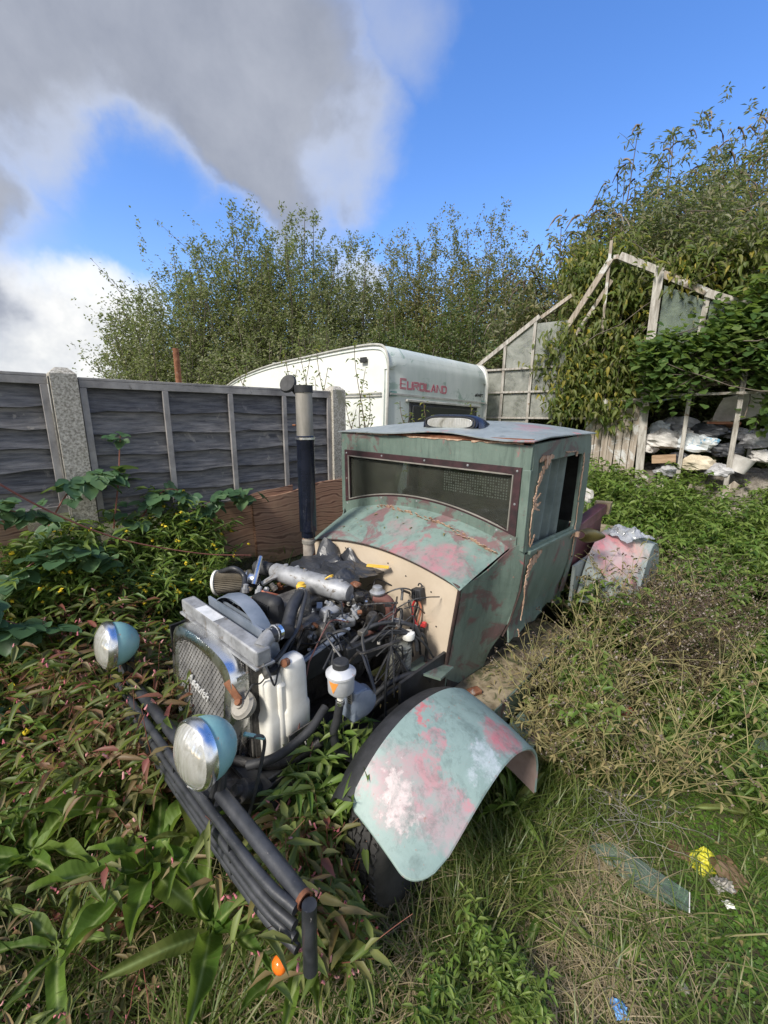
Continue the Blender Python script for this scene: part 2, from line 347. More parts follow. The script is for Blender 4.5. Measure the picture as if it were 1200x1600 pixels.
M['rustpipe'] = smat('rust and flaking paint', (.22, .19, .16), (.36, .33, .29), 12, .8, 0, bs=.5, c3=(.30, .10, .04), thr=.55, scale3=12)
M['brownpipe'] = smat('brown exhaust manifold', (.10, .04, .035), (.17, .075, .06), 12, .7)
M['orange'] = smat('orange sealant', (.55, .19, .04), (.65, .30, .08), 20, .6)
M['redwire'] = smat('red cable', (.45, .03, .03), (.55, .05, .05), 8, .4, bs=.05)
M['orangewire'] = smat('copper coloured cable', (.42, .14, .08), (.5, .2, .12), 8, .5, bs=.05)
M['white_pl'] = smat('yellowed white plastic', (.62, .60, .53), (.78, .77, .72), 5, .42, bs=.1, c3=(.42, .32, .20), thr=.66, scale3=7)
M['yellow'] = smat('yellow plastic', (.70, .42, .04), (.75, .50, .08), 20, .5)
M['tank_grey'] = smat('grey painted canister', (.42, .43, .45), (.58, .59, .60), 9, .45, .2, c3=(.55, .22, .06), thr=.655, scale3=9)
M['stackgrey'] = smat('weathered zinc pipe', (.20, .19, .165), (.33, .31, .275), 8, .6, .35, stretch=(1, 1, .3))
M['stackblack'] = smat('gloss blue black pipe', (.006, .008, .016), (.012, .015, .028), 10, .12, bs=.02)
M['bluedark'] = smat('dark navy lamp housing', (.012, .018, .04), (.03, .04, .08), 8, .3, bs=.08)
M['hl_paint'] = smat('duck egg headlamp paint', (.16, .33, .34), (.22, .41, .41), 10, .42, bs=.2, c3=(.38, .15, .07), thr=.60, scale3=20)
M['filter'] = smat('bronze pleated filter', (.05, .042, .028), (.12, .10, .07), 10, .7)
M['wood'] = smat('weathered grey timber', (.17, .155, .145), (.33, .31, .29), 3, .85, bs=.7, bd=.006, stretch=(1, 14, 14), c3=(.10, .085, .08), thr=.66, scale3=3)
M['mosswood'] = smat('mossy plywood', (.13, .10, .055), (.30, .245, .16), 14, .9, bs=.6, c3=(.06, .065, .025), thr=.53, scale3=11)
M['rawwood'] = smat('splintered raw wood', (.30, .17, .105), (.52, .37, .27), 3, .8, bs=.6, stretch=(20, 20, 1.5))
M['cloth'] = smat('green grey curtain', (.10, .13, .125), (.17, .21, .20), 5, .9)
M['binbag'] = smat('crumpled black plastic', (.018, .02, .024), (.04, .043, .05), 7, .38, bs=.3)
M['conc'] = smat('pebbled concrete', (.20, .185, .15), (.60, .57, .50), 75, .9, bs=.8, bd=.006, c3=(.28, .27, .20), thr=.60, scale3=5)
def chrome():
    m, nt, b = newmat('chrome'); b.inputs['Metallic'].default_value = 1; b.inputs['Base Color'].default_value = (.80, .81, .82, 1)
    c = ramp(nt, noise(nt, 22, 6, .7), [(.64, (.80, .81, .82)), (.74, (.33, .26, .20))]); nt.links.new(c, b.inputs['Base Color'])
    rg = ramp(nt, noise(nt, 10, 5, .7), [(.3, .14), (.7, .42)]); nt.links.new(rg, b.inputs['Roughness'])
    bump(nt, b, noise(nt, 5, 3, .5), .06, .01); return m
M['chrome'] = chrome()
def glassmat(name, tint=(.9, .95, .93), rough=.03, dirt=.25, dirtcol=(.25, .25, .21), dscale=4, ior=1.5):
    """thin dirty pane: transparent + sharp reflection + patches of grime"""
    m, nt, b = newmat(name); L = nt.links
    tr = N_(nt, 'ShaderNodeBsdfTransparent'); tr.inputs[0].default_value = (*tint, 1)
    gl = N_(nt, 'ShaderNodeBsdfGlossy'); gl.inputs['Roughness'].default_value = rough
    fr = N_(nt, 'ShaderNodeFresnel'); fr.inputs[0].default_value = ior
    s1 = N_(nt, 'ShaderNodeMixShader'); L.new(fr.outputs[0], s1.inputs[0]); L.new(tr.outputs[0], s1.inputs[1]); L.new(gl.outputs[0], s1.inputs[2])
    df = N_(nt, 'ShaderNodeBsdfDiffuse'); df.inputs[0].default_value = (*dirtcol, 1)
    f = ramp(nt, noise(nt, dscale, 8, .7, dist=.5), [(.3, dirt*.5), (.7, min(1, dirt*1.6))])
    s2 = N_(nt, 'ShaderNodeMixShader'); L.new(f, s2.inputs[0]); L.new(s1.outputs[0], s2.inputs[1]); L.new(df.outputs[0], s2.inputs[2])
    L.new(s2.outputs[0], nt.nodes['Material Output'].inputs[0]); return m
M['ws_glass'] = glassmat('grimy windscreen glass with reflection tint', (.72, .76, .73), .05, .17, (.15, .155, .13), 3)  # real grime, thickened to stand in for the pale reflection
M['gh_glass'] = glassmat('whitened greenhouse glass', (.75, .80, .76), .2, .44, (.42, .43, .39), 6)
M['gh_glass2'] = glassmat('green mossy greenhouse glass', (.6, .7, .62), .2, .42, (.24, .29, .22), 7)
M['shard'] = glassmat('clear glass shard', (.86, .95, .93), .04, .12, (.35, .42, .38), 7, 1.10)
M['clearbag'] = glassmat('clear crumpled polythene', (.85, .87, .88), .15, .42, (.50, .52, .55), 14)
def lensmat():
    m, nt, b = newmat('headlamp lens'); b.inputs['Base Color'].default_value = (.62, .62, .58, 1); b.inputs['Roughness'].default_value = .12
    b.inputs['Metallic'].default_value = .55
    w = N_(nt, 'ShaderNodeTexWave'); w.inputs['Scale'].default_value = 18; w.inputs['Distortion'].default_value = .6; w.bands_direction = 'Y'
    tc = N_(nt, 'ShaderNodeTexCoord'); nt.links.new(tc.outputs['Object'], w.inputs[0])
    c = ramp(nt, noise(nt, 9, 8, .75, dist=1), [(.35, (.80, .80, .78)), (.60, (.52, .51, .45)), (.72, (.16, .15, .12))]); nt.links.new(c, b.inputs['Base Color'])
    bump(nt, b, w.outputs[1], .16, .004); return m
M['lens'] = lensmat()

# ------------------------------------------------------------------ ground
OX, OY, AZ = -0.879, 1.372, R(42.61)
UX, UY, WX, WY = math.sin(AZ), math.cos(AZ), math.cos(AZ), -math.sin(AZ)
def to_truck(x, y): return ((x-OX)*UX+(y-OY)*UY, (x-OX)*WX+(y-OY)*WY)
def TW(s, w, z=0): return Vector((OX+UX*s+WX*w, OY+UY*s+WY*w, z))
FP0 = (-1.838, 2.612); FAZ = R(45.7); FUX, FUY, FNX, FNY = math.sin(FAZ), math.cos(FAZ), math.cos(FAZ), -math.sin(FAZ)
def fence_d(x, y): return (x-FP0[0])*FNX + (y-FP0[1])*FNY       # distance on our side of the fence
def sstep(a, b, x): t = np.clip((x-a)/(b-a), 0, 1); return t*t*(3-2*t)
def gz(x, y):
    x = np.asarray(x, float); y = np.asarray(y, float)
    z = .03*np.sin(1.7*x+.6)*np.cos(1.3*y+.4) + .018*np.sin(5.1*x+2.1*y) + .012*np.sin(11*x-7*y) - .01
    u = (x-FP0[0])*FUX+(y-FP0[1])*FUY
    along = 1-sstep(2.2, 3.0, u)
    z = z + .74*(1-sstep(.02, .66, fence_d(x, y)))*along
    z = z + .35*sstep(4.6, 6.2, .569*x+.822*y) + .10*sstep(2.5, 4.2, x)
    far = sstep(14, 60, np.hypot(x, y)); return z*(1-far)
def gzf(x, y): return float(gz(x, y))
def ground():
    a = np.concatenate([-np.geomspace(900, 6, 22), np.linspace(-5.6, 7.6, 230), np.geomspace(8.2, 900, 22)])
    b = np.concatenate([-np.geomspace(900, 1, 16), np.linspace(-.6, 9.4, 200), np.geomspace(10, 900, 24)])
    X, Y = np.meshgrid(a, b, indexing='ij'); Z = gz(X, Y)
    V = np.stack([X, Y, Z], -1).reshape(-1, 3); n = len(b); i, j = np.meshgrid(np.arange(len(a)-1), np.arange(n-1), indexing='ij'); k = (i*n+j).ravel()
    m, nt, bs = newmat('moss and soil')
    tcv = N_(nt, 'ShaderNodeNewGeometry').outputs['Position']
    c = ramp(nt, noise(nt, 2.2, 8, .7, vec=tcv), [(.34, (.050, .038, .024)), (.48, (.080, .075, .032)), (.60, (.085, .115, .028))])
    c = mix(nt, ramp(nt, noise(nt, 30, 5, .7, vec=tcv), [(.4, 0.), (.75, .6)]), c, (.10, .085, .05))
    nt.links.new(c, bs.inputs['Base Color']); bs.inputs['Roughness'].default_value = .95
    bump(nt, bs, noise(nt, 40, 8, .75, vec=tcv), 1., .03)
    o = mesh_np('ground', V, np.stack([k, k+n, k+n+1, k+1], 1), m, smooth=True); o['kind'] = 'structure'
ground()

# ------------------------------------------------------------------ the truck  (local x = rearwards s, local y = -w, z up)
truck = empty('pickup_truck', (OX, OY, 0), math.pi/2-AZ)
tag(truck, 'abandoned vintage style pickup truck with faded green cab, exposed engine and missing bonnet', 'truck')
def tb(mb, name, mat, parent=None, **k): return mb.build(name, mat, parent or truck, flip=True, **k)
def lerp(a, b, t): return a+(b-a)*t

# cab shell --------------------------------------------------------
def cab():
    # cowl top between firewall and windscreen
    def zt(s, w):
        t = max(0, (s-1.22)/(1.60-1.22)); c = lerp(1.136, 1.296, t**.9); k = lerp(.083, .115, t); h = lerp(.57, .655, t); return c-k*(w/h)**2
    G = []
    for i in range(13):
        s = 1.215+.40*i/12; h = lerp(.575, .63, i/12); row = []
        for j in range(25):
            w = h*(j/12-1); row.append((s, w, zt(s, w) - (.012*max(0, abs(w)/h-.9)/.1)))
        G.append(row)
    cowl = tb(MB().sheet(G, -.006), 'cowl', M['cowl'], smooth=True)
    # cracked ridge of lifted paint on the cowl
    mb = MB(); r = random.Random(4)
    for k in range(46):
        t = k/45; w = lerp(-.30, .60, t); s = lerp(1.575, 1.50, t)+r.uniform(-.012, .012) + .05*math.sin(t*3)*-.3
        z = zt(s, w); l = r.uniform(.02, .05); a = r.uniform(-.6, .6); h = r.uniform(.008, .022)
        p = Vector((s, w, z+.003)); d = Vector((math.sin(a)*.4, 1, r.uniform(-.05, .05)-.12*t)).normalized()*l; q = Vector((-r.uniform(.008, .022), 0, h))
        mb.prism([p-d*.5, p+d*.5, p+d*.3+q, p-d*.2+q*.8], (.003, 0, .002))
    tag(tb(mb, 'lifted_paint', M['rawwood']), kind='stuff')
    # side of the cowl, flare up to the door
    def side(sg):
        G = []
        prof = [  # z rows from top: (z, w at s=1.236, w at 1.50, w at 1.625)
            (1.0, (1.236, .570, 1.052), (1.40, .600, 1.095), (1.53, .622, 1.150), (1.60, .668, 1.205), (1.632, .700, 1.190)),
            (.8, (1.236, .556, .93), (1.38, .580, .95), (1.50, .598, .98), (1.575, .645, 1.02), (1.632, .692, 1.04)),
            (.6, (1.236, .540, .80), (1.37, .558, .80), (1.475, .572, .82), (1.56, .605, .85), (1.632, .668, .87)),
            (.4, (1.236, .520, .66), (1.35, .532, .66), (1.44, .542, .66), (1.54, .558, .67), (1.625, .622, .70)),
            (.2, (1.236, .502, .54), (1.34, .512, .54), (1.42, .520, .54), (1.52, .528, .54), (1.60, .560, .56)),
            (0., (1.236, .490, .435), (1.34, .498, .432), (1.42, .504, .430), (1.52, .510, .43), (1.60, .52, .43))]
        for row in prof: G.append([(p[0], p[1]*sg, p[2]) for p in crom(row[1:], 4)])
        G = list(map(list, zip(*[crom(c, 4) for c in zip(*G)])))
        return MB().sheet(G, .006*sg)
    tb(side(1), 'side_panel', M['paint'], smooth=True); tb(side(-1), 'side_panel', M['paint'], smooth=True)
    # firewall board (cream) with dark arched edging
    arch = [(w, 1.136-.083*(w/.57)**2-.006) for w in np.linspace(-.562, .562, 25)]
    poly = [(1.228, w, z) for w, z in arch] + [(1.228, .483, .43), (1.228, -.483, .43)]
    fwl = tb(MB().prism(poly, (.012, 0, 0)), 'firewall', M['cream'])
    e = MB(); pts = [(1.222, w*1.012, z+.004) for w, z in arch]; e.tube(pts, .0075, 6); e.tube([(1.222, .569, 1.045), (1.222, .531, .76), (1.222, .490, .43)], .009, 6)
    e.tube([(1.222, -.569, 1.045), (1.222, -.531, .76), (1.222, -.490, .43)], .009, 6)
    tb(e, 'edging', M['dark_edge'], fwl)
    e = MB()
    for p in ((1.226, .23, 1.02), (1.226, .40, .98), (1.226, .44, .80), (1.226, .1, 1.06), (1.226, -.25, 1.07)): e.lathe(p, (-1, 0, 0), [(0, .0045), (.002, .004), (.003, 0.0005)], 8)
    tag(tb(e, 'screw', M['castdark'], fwl), kind='stuff')
    # windscreen surround: maroon frame with arched lower edge
    SF = 1.597
    def zb(w): return 1.322-.111*(w/.65)**2 if abs(w) < .66 else 1.21
    def ztp(w): return 1.615 + .0*w
    outer = [(w, zb(w)) for w in np.linspace(-.655, .655, 21)]; inner = [(w*.935, zb(w*.935)+.050) for w in np.linspace(-.655, .655, 21)]
    def zt2(w): return 1.622-.028*(w/.66)**2*0 + lerp(0, -.012, (w+.66)/1.32)
    f = MB(); V = []; n = 21
    O_ = [(SF, w, z) for w, z in outer] + [(SF, w, zt2(w)) for w in np.linspace(.662, -.662, n)]
    I_ = [(SF, w, z) for w, z in inner] + [(SF, w, zt2(w)-.040) for w in np.linspace(.620, -.620, n)]
    m_ = len(O_); V = O_+I_+[(p[0]+.016, p[1], p[2]) for p in O_+I_]; F = []
    for i in range(m_):
        j = (i+1) % m_; F += [(i, j, m_+j, m_+i), (2*m_+i, 3*m_+i, 3*m_+j, 2*m_+j), (i, 2*m_+i, 2*m_+j, j), (m_+i, m_+j, 3*m_+j, 3*m_+i)]
    f.add(V, F); wf = tb(f, 'windscreen_frame', M['frame_maroon'])
    g = MB(); bead = [(SF-.002, p[1], p[2]) for p in I_]; g.tube(bead+[bead[0]], .0045, 5, cap=False); tb(g, 'bead', M['stackgrey'], wf)
    g = MB()
    for p in [(-.64, 1.60), (-.3, 1.603), (.05, 1.60), (.35, 1.597), (.64, 1.592), (-.635, 1.24), (-.3, 1.325), (0, 1.345), (.33, 1.315), (.55, 1.265), (.635, 1.232), (.64, 1.42), (-.64, 1.42)]:
        g.lathe((SF, p[0], p[1]), (-1, 0, 0), [(0, .007), (.003, .006), (.004, .0005)], 8)
    tag(tb(g, 'screw', M['alu'], wf), kind='stuff')
    tb(MB().prism([(SF+.022, p[1], p[2]) for p in I_], (.004, 0, 0)), 'windscreen', M['ws_glass'], wf)
    # lower apron under the screen + header + pillars (green)
    G = [[(1.606, w, zt(1.61, w)-.03) for w in np.linspace(-.665, .665, 15)], [(1.608, w, zb(min(.65, abs(w)))+.035) for w in np.linspace(-.665, .665, 15)]]
    tb(MB().sheet(G, -.012), 'scuttle_strip', M['paint'])
    p = MB().prism([(1.608, -.705, 1.585), (1.608, .702, 1.575), (1.608, .706, 1.722), (1.608, .3, 1.728), (1.608, -.2, 1.738), (1.608, -.705, 1.742)], (.018, 0, 0))
    tb(p, 'header_panel', M['paint'], bevel=.003)
    for sg in (1, -1):
        tb(MB().prism([(1.607, .645*sg, 1.18), (1.607, .703*sg, 1.17), (1.607, .706*sg, 1.60), (1.607, .650*sg, 1.60)], (.022, 0, 0)), 'windscreen_pillar', M['paint'], bevel=.003)
    # roof skin: shallow dome, lifted at the front right edge
    G = []
    for i in range(11):
        s = 1.585+.94*i/10; row = []
        for j in range(19):
            w = -.725+1.45*j/18; t = i/10
            z = lerp(1.752, 1.752, 0) + .062*math.sin(min(1, t*1.15)*math.pi*.62)*(1-(abs(w)/.76)**2.2) + .022*t*(1-(w+.7)/1.4) + .006*math.sin(9*w)*(1-t)
            if t < .2: z += .012*math.sin(5*w+1.2)*(1-t/.2)
            row.append((s + .01*math.sin(7*w), w, z))
        G.append(row)
    tb(MB().sheet(G, -.006), 'roof', M['roofpaint'], smooth=True)
    # timber packing seen in the gap under the roof skin
    tb(MB().box((1.625, 0, 1.742), (.02, 1.40, .022)), 'roof_batten', M['rust'])
    # cab sides --------------------------------------------------
    def sidewall(sg):
        W = .706*sg; th = -.022*sg
        ps = []
        # cant rail above window, rear pillar with rounded outline, as one frame with an opening
        out = [(1.628, 1.165), (2.36, 1.148), (2.47, 1.10), (2.50, 1.20), (2.515, 1.45), (2.515, 1.66), (2.50, 1.735), (2.46, 1.762), (1.628, 1.728)]
        inn = [(1.70, 1.185), (2.30, 1.165), (2.335, 1.172), (2.345, 1.20), (2.36, 1.45), (2.362, 1.60), (2.36, 1.63), (2.33, 1.640), (1.70, 1.632)]
        V = [(s, W, z) for s, z in out]+[(s, W, z) for s, z in inn]; V += [(x, y+th, z) for x, y, z in V]; n = len(out); F = []
        for i in range(n):
            j = (i+1) % n; F += [(i, j, n+j, n+i), (2*n+i, 3*n+i, 3*n+j, 2*n+j), (i, 2*n+i, 2*n+j, j), (n+i, n+j, 3*n+j, 3*n+i)]
        return MB().add(V, F)
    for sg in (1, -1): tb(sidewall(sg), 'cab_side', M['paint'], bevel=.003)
    # rear wall and floor, far interior
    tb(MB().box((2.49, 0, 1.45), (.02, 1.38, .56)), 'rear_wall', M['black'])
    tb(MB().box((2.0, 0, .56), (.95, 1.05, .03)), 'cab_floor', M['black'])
    tb(MB().box((2.49, 0, .86), (.02, 1.25, .62)), 'rear_wall', M['paint'])
    # quarter behind the door
    G = [[(s, w*sg_, z) for s, w, z in r] for sg_ in (1,) for r in ([(2.365, .706, 1.15), (2.44, .700, 1.12), (2.50, .67, 1.12)], [(2.365, .69, .95), (2.44, .685, .95), (2.50, .66, .95)], [(2.365, .65, .70), (2.44, .645, .68), (2.50, .62, .68)])]
    tb(MB().sheet(G, .01), 'quarter_panel', M['paint'], smooth=True)
    # door lower panel: curls outward and torn at the bottom
    def door(sg):
        G = []; r = random.Random(2)
        for i in range(15):
            s = 1.640+.722*i/14; row = []
            zbt = .655 + .012*math.sin(i*1.9) - (.02 if i < 3 else 0)
            for j in range(11):
                t = j/10; z = lerp(1.150, zbt, t); w = .707 - .012*t - .075*t*t + .045*max(0, t-.8)/.2*(1 if i < 9 else .4)
                row.append((s - (.03*t*t if i < 4 else 0), w*sg, z))
            G.append(row)
        return MB().sheet(G, .010*sg)
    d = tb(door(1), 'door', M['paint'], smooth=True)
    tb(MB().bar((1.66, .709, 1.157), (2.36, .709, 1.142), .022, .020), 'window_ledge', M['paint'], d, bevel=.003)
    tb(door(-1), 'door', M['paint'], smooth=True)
    # dark gap edge of the door
    e = MB(); e.tube([(1.633, .700, 1.15), (1.633, .695, .95), (1.622, .655, .75), (1.610, .625, .66)], .006, 5); tb(e, 'door_gap', M['dark_edge'])
    # splintered timber where the pillar and door skin have broken away
    def ragged(name, path, wid, W=.713, seed_=1, thick=.004, mat='rawwood', jag=.5):
        r = random.Random(seed_); P = crom([(a, 0, b) for a, b in path], 7); n = len(P); Lp = []; Rp = []
        for i, p in enumerate(P):
            d = (P[min(i+1, n-1)]-P[max(i-1, 0)]).normalized(); nx, nz = -d.z, d.x; e = wid*(.25+.75*math.sin(math.pi*min(.97, (i+.6)/n))**.5)
            a, b = e*(1-jag*r.random()*(1 if i % 2 else 2.2)), e*(1-jag*r.random()*(2.2 if i % 2 else 1)); Lp.append((p.x+nx*a, W+r.uniform(-.001, .003), p.z+nz*a)); Rp.append((p.x-nx*b, W+r.uniform(-.001, .003), p.z-nz*b))
        V = Lp+Rp; V += [(x, y-thick, z) for x, y, z in V]; F = []
        for i in range(n-1): F += [(i, i+1, n+i+1, n+i), (2*n+i, 3*n+i, 3*n+i+1, 2*n+i+1), (i, 2*n+i, 2*n+i+1, i+1), (n+i, n+i+1, 3*n+i+1, 3*n+i)]
        F += [(0, n, 3*n, 2*n), (n-1, 3*n-1, 4*n-1, 2*n-1)]
        return tb(MB().add(V, F), name, M[mat])
    R_ = 'splintered_wood'
    for k, (pth, wd, sd_) in enumerate([([(1.88, 1.655), (1.80, 1.650), (1.74, 1.655), (1.70, 1.64)], .020, 1), ([(1.84, 1.635), (1.78, 1.615), (1.74, 1.575), (1.715, 1.53)], .034, 2), ([(1.72, 1.56), (1.70, 1.52), (1.675, 1.47)], .016, 3),
            ([(1.67, 1.46), (1.69, 1.43), (1.68, 1.39)], .030, 4), ([(1.68, 1.42), (1.72, 1.41), (1.755, 1.42)], .009, 5), ([(1.68, 1.44), (1.71, 1.455), (1.74, 1.47)], .008, 6), ([(1.675, 1.40), (1.72, 1.385), (1.75, 1.375)], .007, 7),
            ([(1.66, 1.40), (1.652, 1.30), (1.66, 1.20)], .008, 8), ([(1.665, 1.19), (1.69, 1.22), (1.71, 1.25)], .007, 9),
            ([(1.84, 1.130), (1.76, 1.105), (1.70, 1.08), (1.675, 1.02)], .034, 10), ([(1.70, 1.12), (1.67, 1.06), (1.655, .99), (1.65, .93)], .017, 11), ([(1.65, .95), (1.645, .86), (1.63, .78)], .005, 12),
            ([(2.375, 1.645), (2.385, 1.56), (2.375, 1.46), (2.36, 1.34)], .013, 13), ([(2.24, 1.66), (2.235, 1.645), (2.235, 1.632)], .022, 14), ([(2.36, 1.33), (2.358, 1.22), (2.35, 1.14)], .004, 15), ([(2.345, 1.14), (2.33, 1.12), (2.30, 1.10)], .012, 16), ([(2.36, 1.10), (2.352, 1.03), (2.355, .96)], .006, 17),
            ([(1.635, .72), (1.65, .70), (1.66, .665)], .007, 18), ([(2.05, 1.668), (2.12, 1.664), (2.22, 1.664)], .006, 19)]):
        ragged(R_, pth, wd, seed_=sd_, W=.7115+.0012*(k % 3) if pth[0][1] > .8 else .700)
    for k, (w0, w1) in enumerate([(-.55, -.25), (-.1, .3), (.36, .66)]):   # bare strips along the header where the roof skin lifts
        r = random.Random(k); n = 14; pts = [(1.604, lerp(w0, w1, i/(n-1)), 1.742-.018*(lerp(w0, w1, i/(n-1))+.7)/1.4) for i in range(n)]; mb = MB()
        V = [(a, b, z+.006) for a, b, z in pts]+[(a, b, z+.003-.009*r.random()) for a, b, z in pts]; mb.add(V, [(i, i+1, n+i+1, n+i) for i in range(n-1)]); tb(mb, 'bare_edge', M['rawwood'])
    # curtain of green slats hanging inside the side window
    G = []
    for i in range(41):
        t = i/40; s = lerp(1.86, 2.24, t)
        fold = .016*math.sin(t*math.pi*2*3.2)+.006*math.sin(t*40)
        G.append([(s+lerp(-.07, 0, q/6)-.05*(1-q/6)*(1-t), .635+fold, lerp(1.08, 1.66, q/6)) for q in range(7)])
    tb(MB().sheet(G, .003), 'curtain', M['cloth'], smooth=True)
    G = []
    for i in range(21):
        t = i/20; w = lerp(-.60, -.22, t); G.append([(1.70+.02*math.sin(t*18), w+lerp(-.10, .08, q/6)*(1-.3*t), lerp(1.18, 1.64, q/6)) for q in range(7)])
    tb(MB().sheet(G, .003), 'screen_curtain', M['cloth'], smooth=True)
    # steering wheel, perforated sun strip inside the screen
    q = MB(); c = Vector((1.80, .28, 1.16)); ax = Vector((-.75, 0, .66)).normalized(); x = Vector((0, 1, 0)); y = ax.cross(x)
    q.tube([c+(x*math.cos(a)+y*math.sin(a))*.19 for a in np.linspace(0, 2*math.pi, 28)], .012, 6, cap=False)
    for a in (0, 2.1, 4.2): q.tube([c, c+(x*math.cos(a)+y*math.sin(a))*.19], .008, 5)
    sw = Vector((0, 0, 0)); q.tube([c, c-ax*.35], .02, 8); tb(q, 'steering_wheel', M['black'])
    V = []; F = []; k = 0
    for i in range(26):
        for j in range(8):
            if (i+j*3) % 11 == 5: continue
            w = .18+i*.0158; z = 1.545-j*.0150 - .008*i/26; s = 1.628; h = .0042
            V += [(s, -(w-h), z-h), (s, -(w+h), z-h), (s, -(w+h), z+h), (s, -(w-h), z+h)]; F.append((k, k+1, k+2, k+3)); k += 4
    m, nt, b = newmat('white dot print'); b.inputs['Base Color'].default_value = (.62, .64, .64, 1); b.inputs['Roughness'].default_value = .6
    tag(mesh_np('sun_strip_dots', V, F, m, truck), kind='stuff')
    # seat backs just visible
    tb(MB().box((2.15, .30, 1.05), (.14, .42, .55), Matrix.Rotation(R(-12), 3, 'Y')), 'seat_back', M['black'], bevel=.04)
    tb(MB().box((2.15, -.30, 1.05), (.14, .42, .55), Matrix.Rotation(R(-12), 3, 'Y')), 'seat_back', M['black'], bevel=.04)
cab()

# roof lamp -----------------------------------------------------------
def rooflamp():
    G = []; c0 = Vector((1.80, .085, 1.772))
    prof = [(-.0, .205, .094), (.03, .215, .098), (.10, .20, .088), (.22, .16, .06), (.36, .10, .02), (.40, .07, .004)]
    for ds, hw, h in prof:
        G.append([(c0.x+ds, c0.y+hw*math.copysign(abs(math.cos(a))**.45, math.cos(a)), c0.z+h*abs(math.sin(a))**.5) for a in np.linspace(math.pi, 0, 17)])
    o = tb(MB().sheet(G, .004), 'roof_lamp', M['bluedark'], smooth=True)
    def oval(hw, h, z0, s):
        return [(s, c0.y+hw*math.copysign(abs(math.cos(a))**.5, math.cos(a)), z0+h*math.copysign(abs(math.sin(a))**.7, math.sin(a))) for a in np.linspace(0, 2*math.pi, 29)[:-1]]
    p = oval(.196, .041, c0.z+.047, c0.x-.004)
    tb(MB().prism(p, (.012, 0, 0)), 'lamp_backing', M['bluedark'], o)
    lp = oval(.165, .030, c0.z+.048, c0.x-.016); tb(MB().prism(lp, (.014, 0, 0)), 'lens', M['lens'], o, bevel=.003)
    r = oval(.180, .037, c0.z+.047, c0.x-.010); tb(MB().tube(r+[r[0]], .006, 6, cap=False), 'chrome_surround', M['black'], o)
rooflamp()

# front mudguard -------------------------------------------------------
def wing(si, so, wi, wo, name, mat, inmat, corner=True, t=.006):
    A = crom([(s, wi, z) for s, z in si], 7); B = crom([(s, wo, z) for s, z in so], 7); n = len(A); nv = 41
    def at(P, u):
        u = max(0, min(1, u))*(len(P)-1); i = min(int(u), len(P)-2); f = u-i; return P[i].lerp(P[i+1], f)
    G = []
    for i in range(n):
        row = []
        for j in range(nv):
            v = j/(nv-1); u0 = 0
            if corner: u0 = .115*(1-math.sqrt(max(0, 1-max(0, (v-.74)/.26)**2))) + .05*max(0, (.10-v)/.10)**2
            u = lerp(u0, 1, i/(n-1)); a = at(A, u); b = at(B, u); p = a.lerp(b, v)
            p.z += .012*math.sin(v*math.pi); row.append(tuple(p))
        G.append(row)
    o = tb(MB().sheet(G, t), name, mat, smooth=True)
    P = np.array(G); 
    return o, G
wi_in = [(.375, .565), (.47, .655), (.58, .715), (.72, .742), (.89, .722), (1.03, .665), (1.15, .57), (1.215, .44), (1.235, .28)]
wi_out = [(.355, .475), (.50, .515), (.62, .555), (.73, .585), (.85, .598), (.98, .572), (1.12, .490), (1.20, .37), (1.215, .20)]
wg, WGR = wing(wi_in, wi_out, .70, 1.025, 'front_mudguard', M['wing'], None, t=-.007)
G2 = [[tuple(Vector(p)-Vector((.0, 0, .009)) + Vector((.72-p[0], 0, 0))*.012) for p in row[:]] for row in WGR]
tb(MB().sheet(G2, -.002), 'mudguard_lining', M['wing_in'], wg, smooth=True)
e = MB(); eg = [row[-1] for row in WGR]; e.tube(eg, .0065, 6); e.tube([tuple(p) for p in WGR[0]], .0055, 6); tb(e, 'rolled_edge', M['wing'], wg)
# black rubber splash strip along the inner edge
inn = crom([(s, .70, z) for s, z in wi_in], 4)
G = [[(p[0], .705, p[2]-.004), (p[0]-.004, .665, p[2]-.010), (p[0], .625, p[2]-.035), (p[0]+.0, .60, p[2]-.075)] for p in inn]
tb(MB().sheet(G, .006), 'splash_strip', M['rubber'], wg, smooth=True)
# far side front mudguard (mostly in the weeds)
wing(wi_in, wi_out, -.70, -1.02, 'front_mudguard', M['wing'], None, t=-.007)
# rear mudguard, near side
rin = [(2.50, .60), (2.60, .78), (2.72, .92), (2.90, 1.00), (3.10, 1.0), (3.3, .92), (3.42, .75)]
rout = [(2.78, .52), (2.86, .68), (2.96, .82), (3.08, .925), (3.22, .93), (3.38, .85), (3.48, .68)]
rw, RG = wing(rin, rout, .72, 1.03, 'rear_mudguard', M['rwing'], None, corner=False, t=-.007)
e = MB(); e.tube([row[-1] for row in RG], .008, 6); tb(e, 'rolled_edge', M['rwing'], rw)
G = [[(row[-1][0], row[-1][1]+.002, row[-1][2]), (row[-1][0]+.01, row[-1][1]+.004, max(.45, row[-1][2]-.30))] for row in RG]
tb(MB().sheet(G, .004), 'side_skirt', M['rwing'], rw)
# inner panel between door and rear mudguard
tb(MB().box((2.72, .70, .72), (.52, .02, .30)), 'inner_panel', M['rwing'])

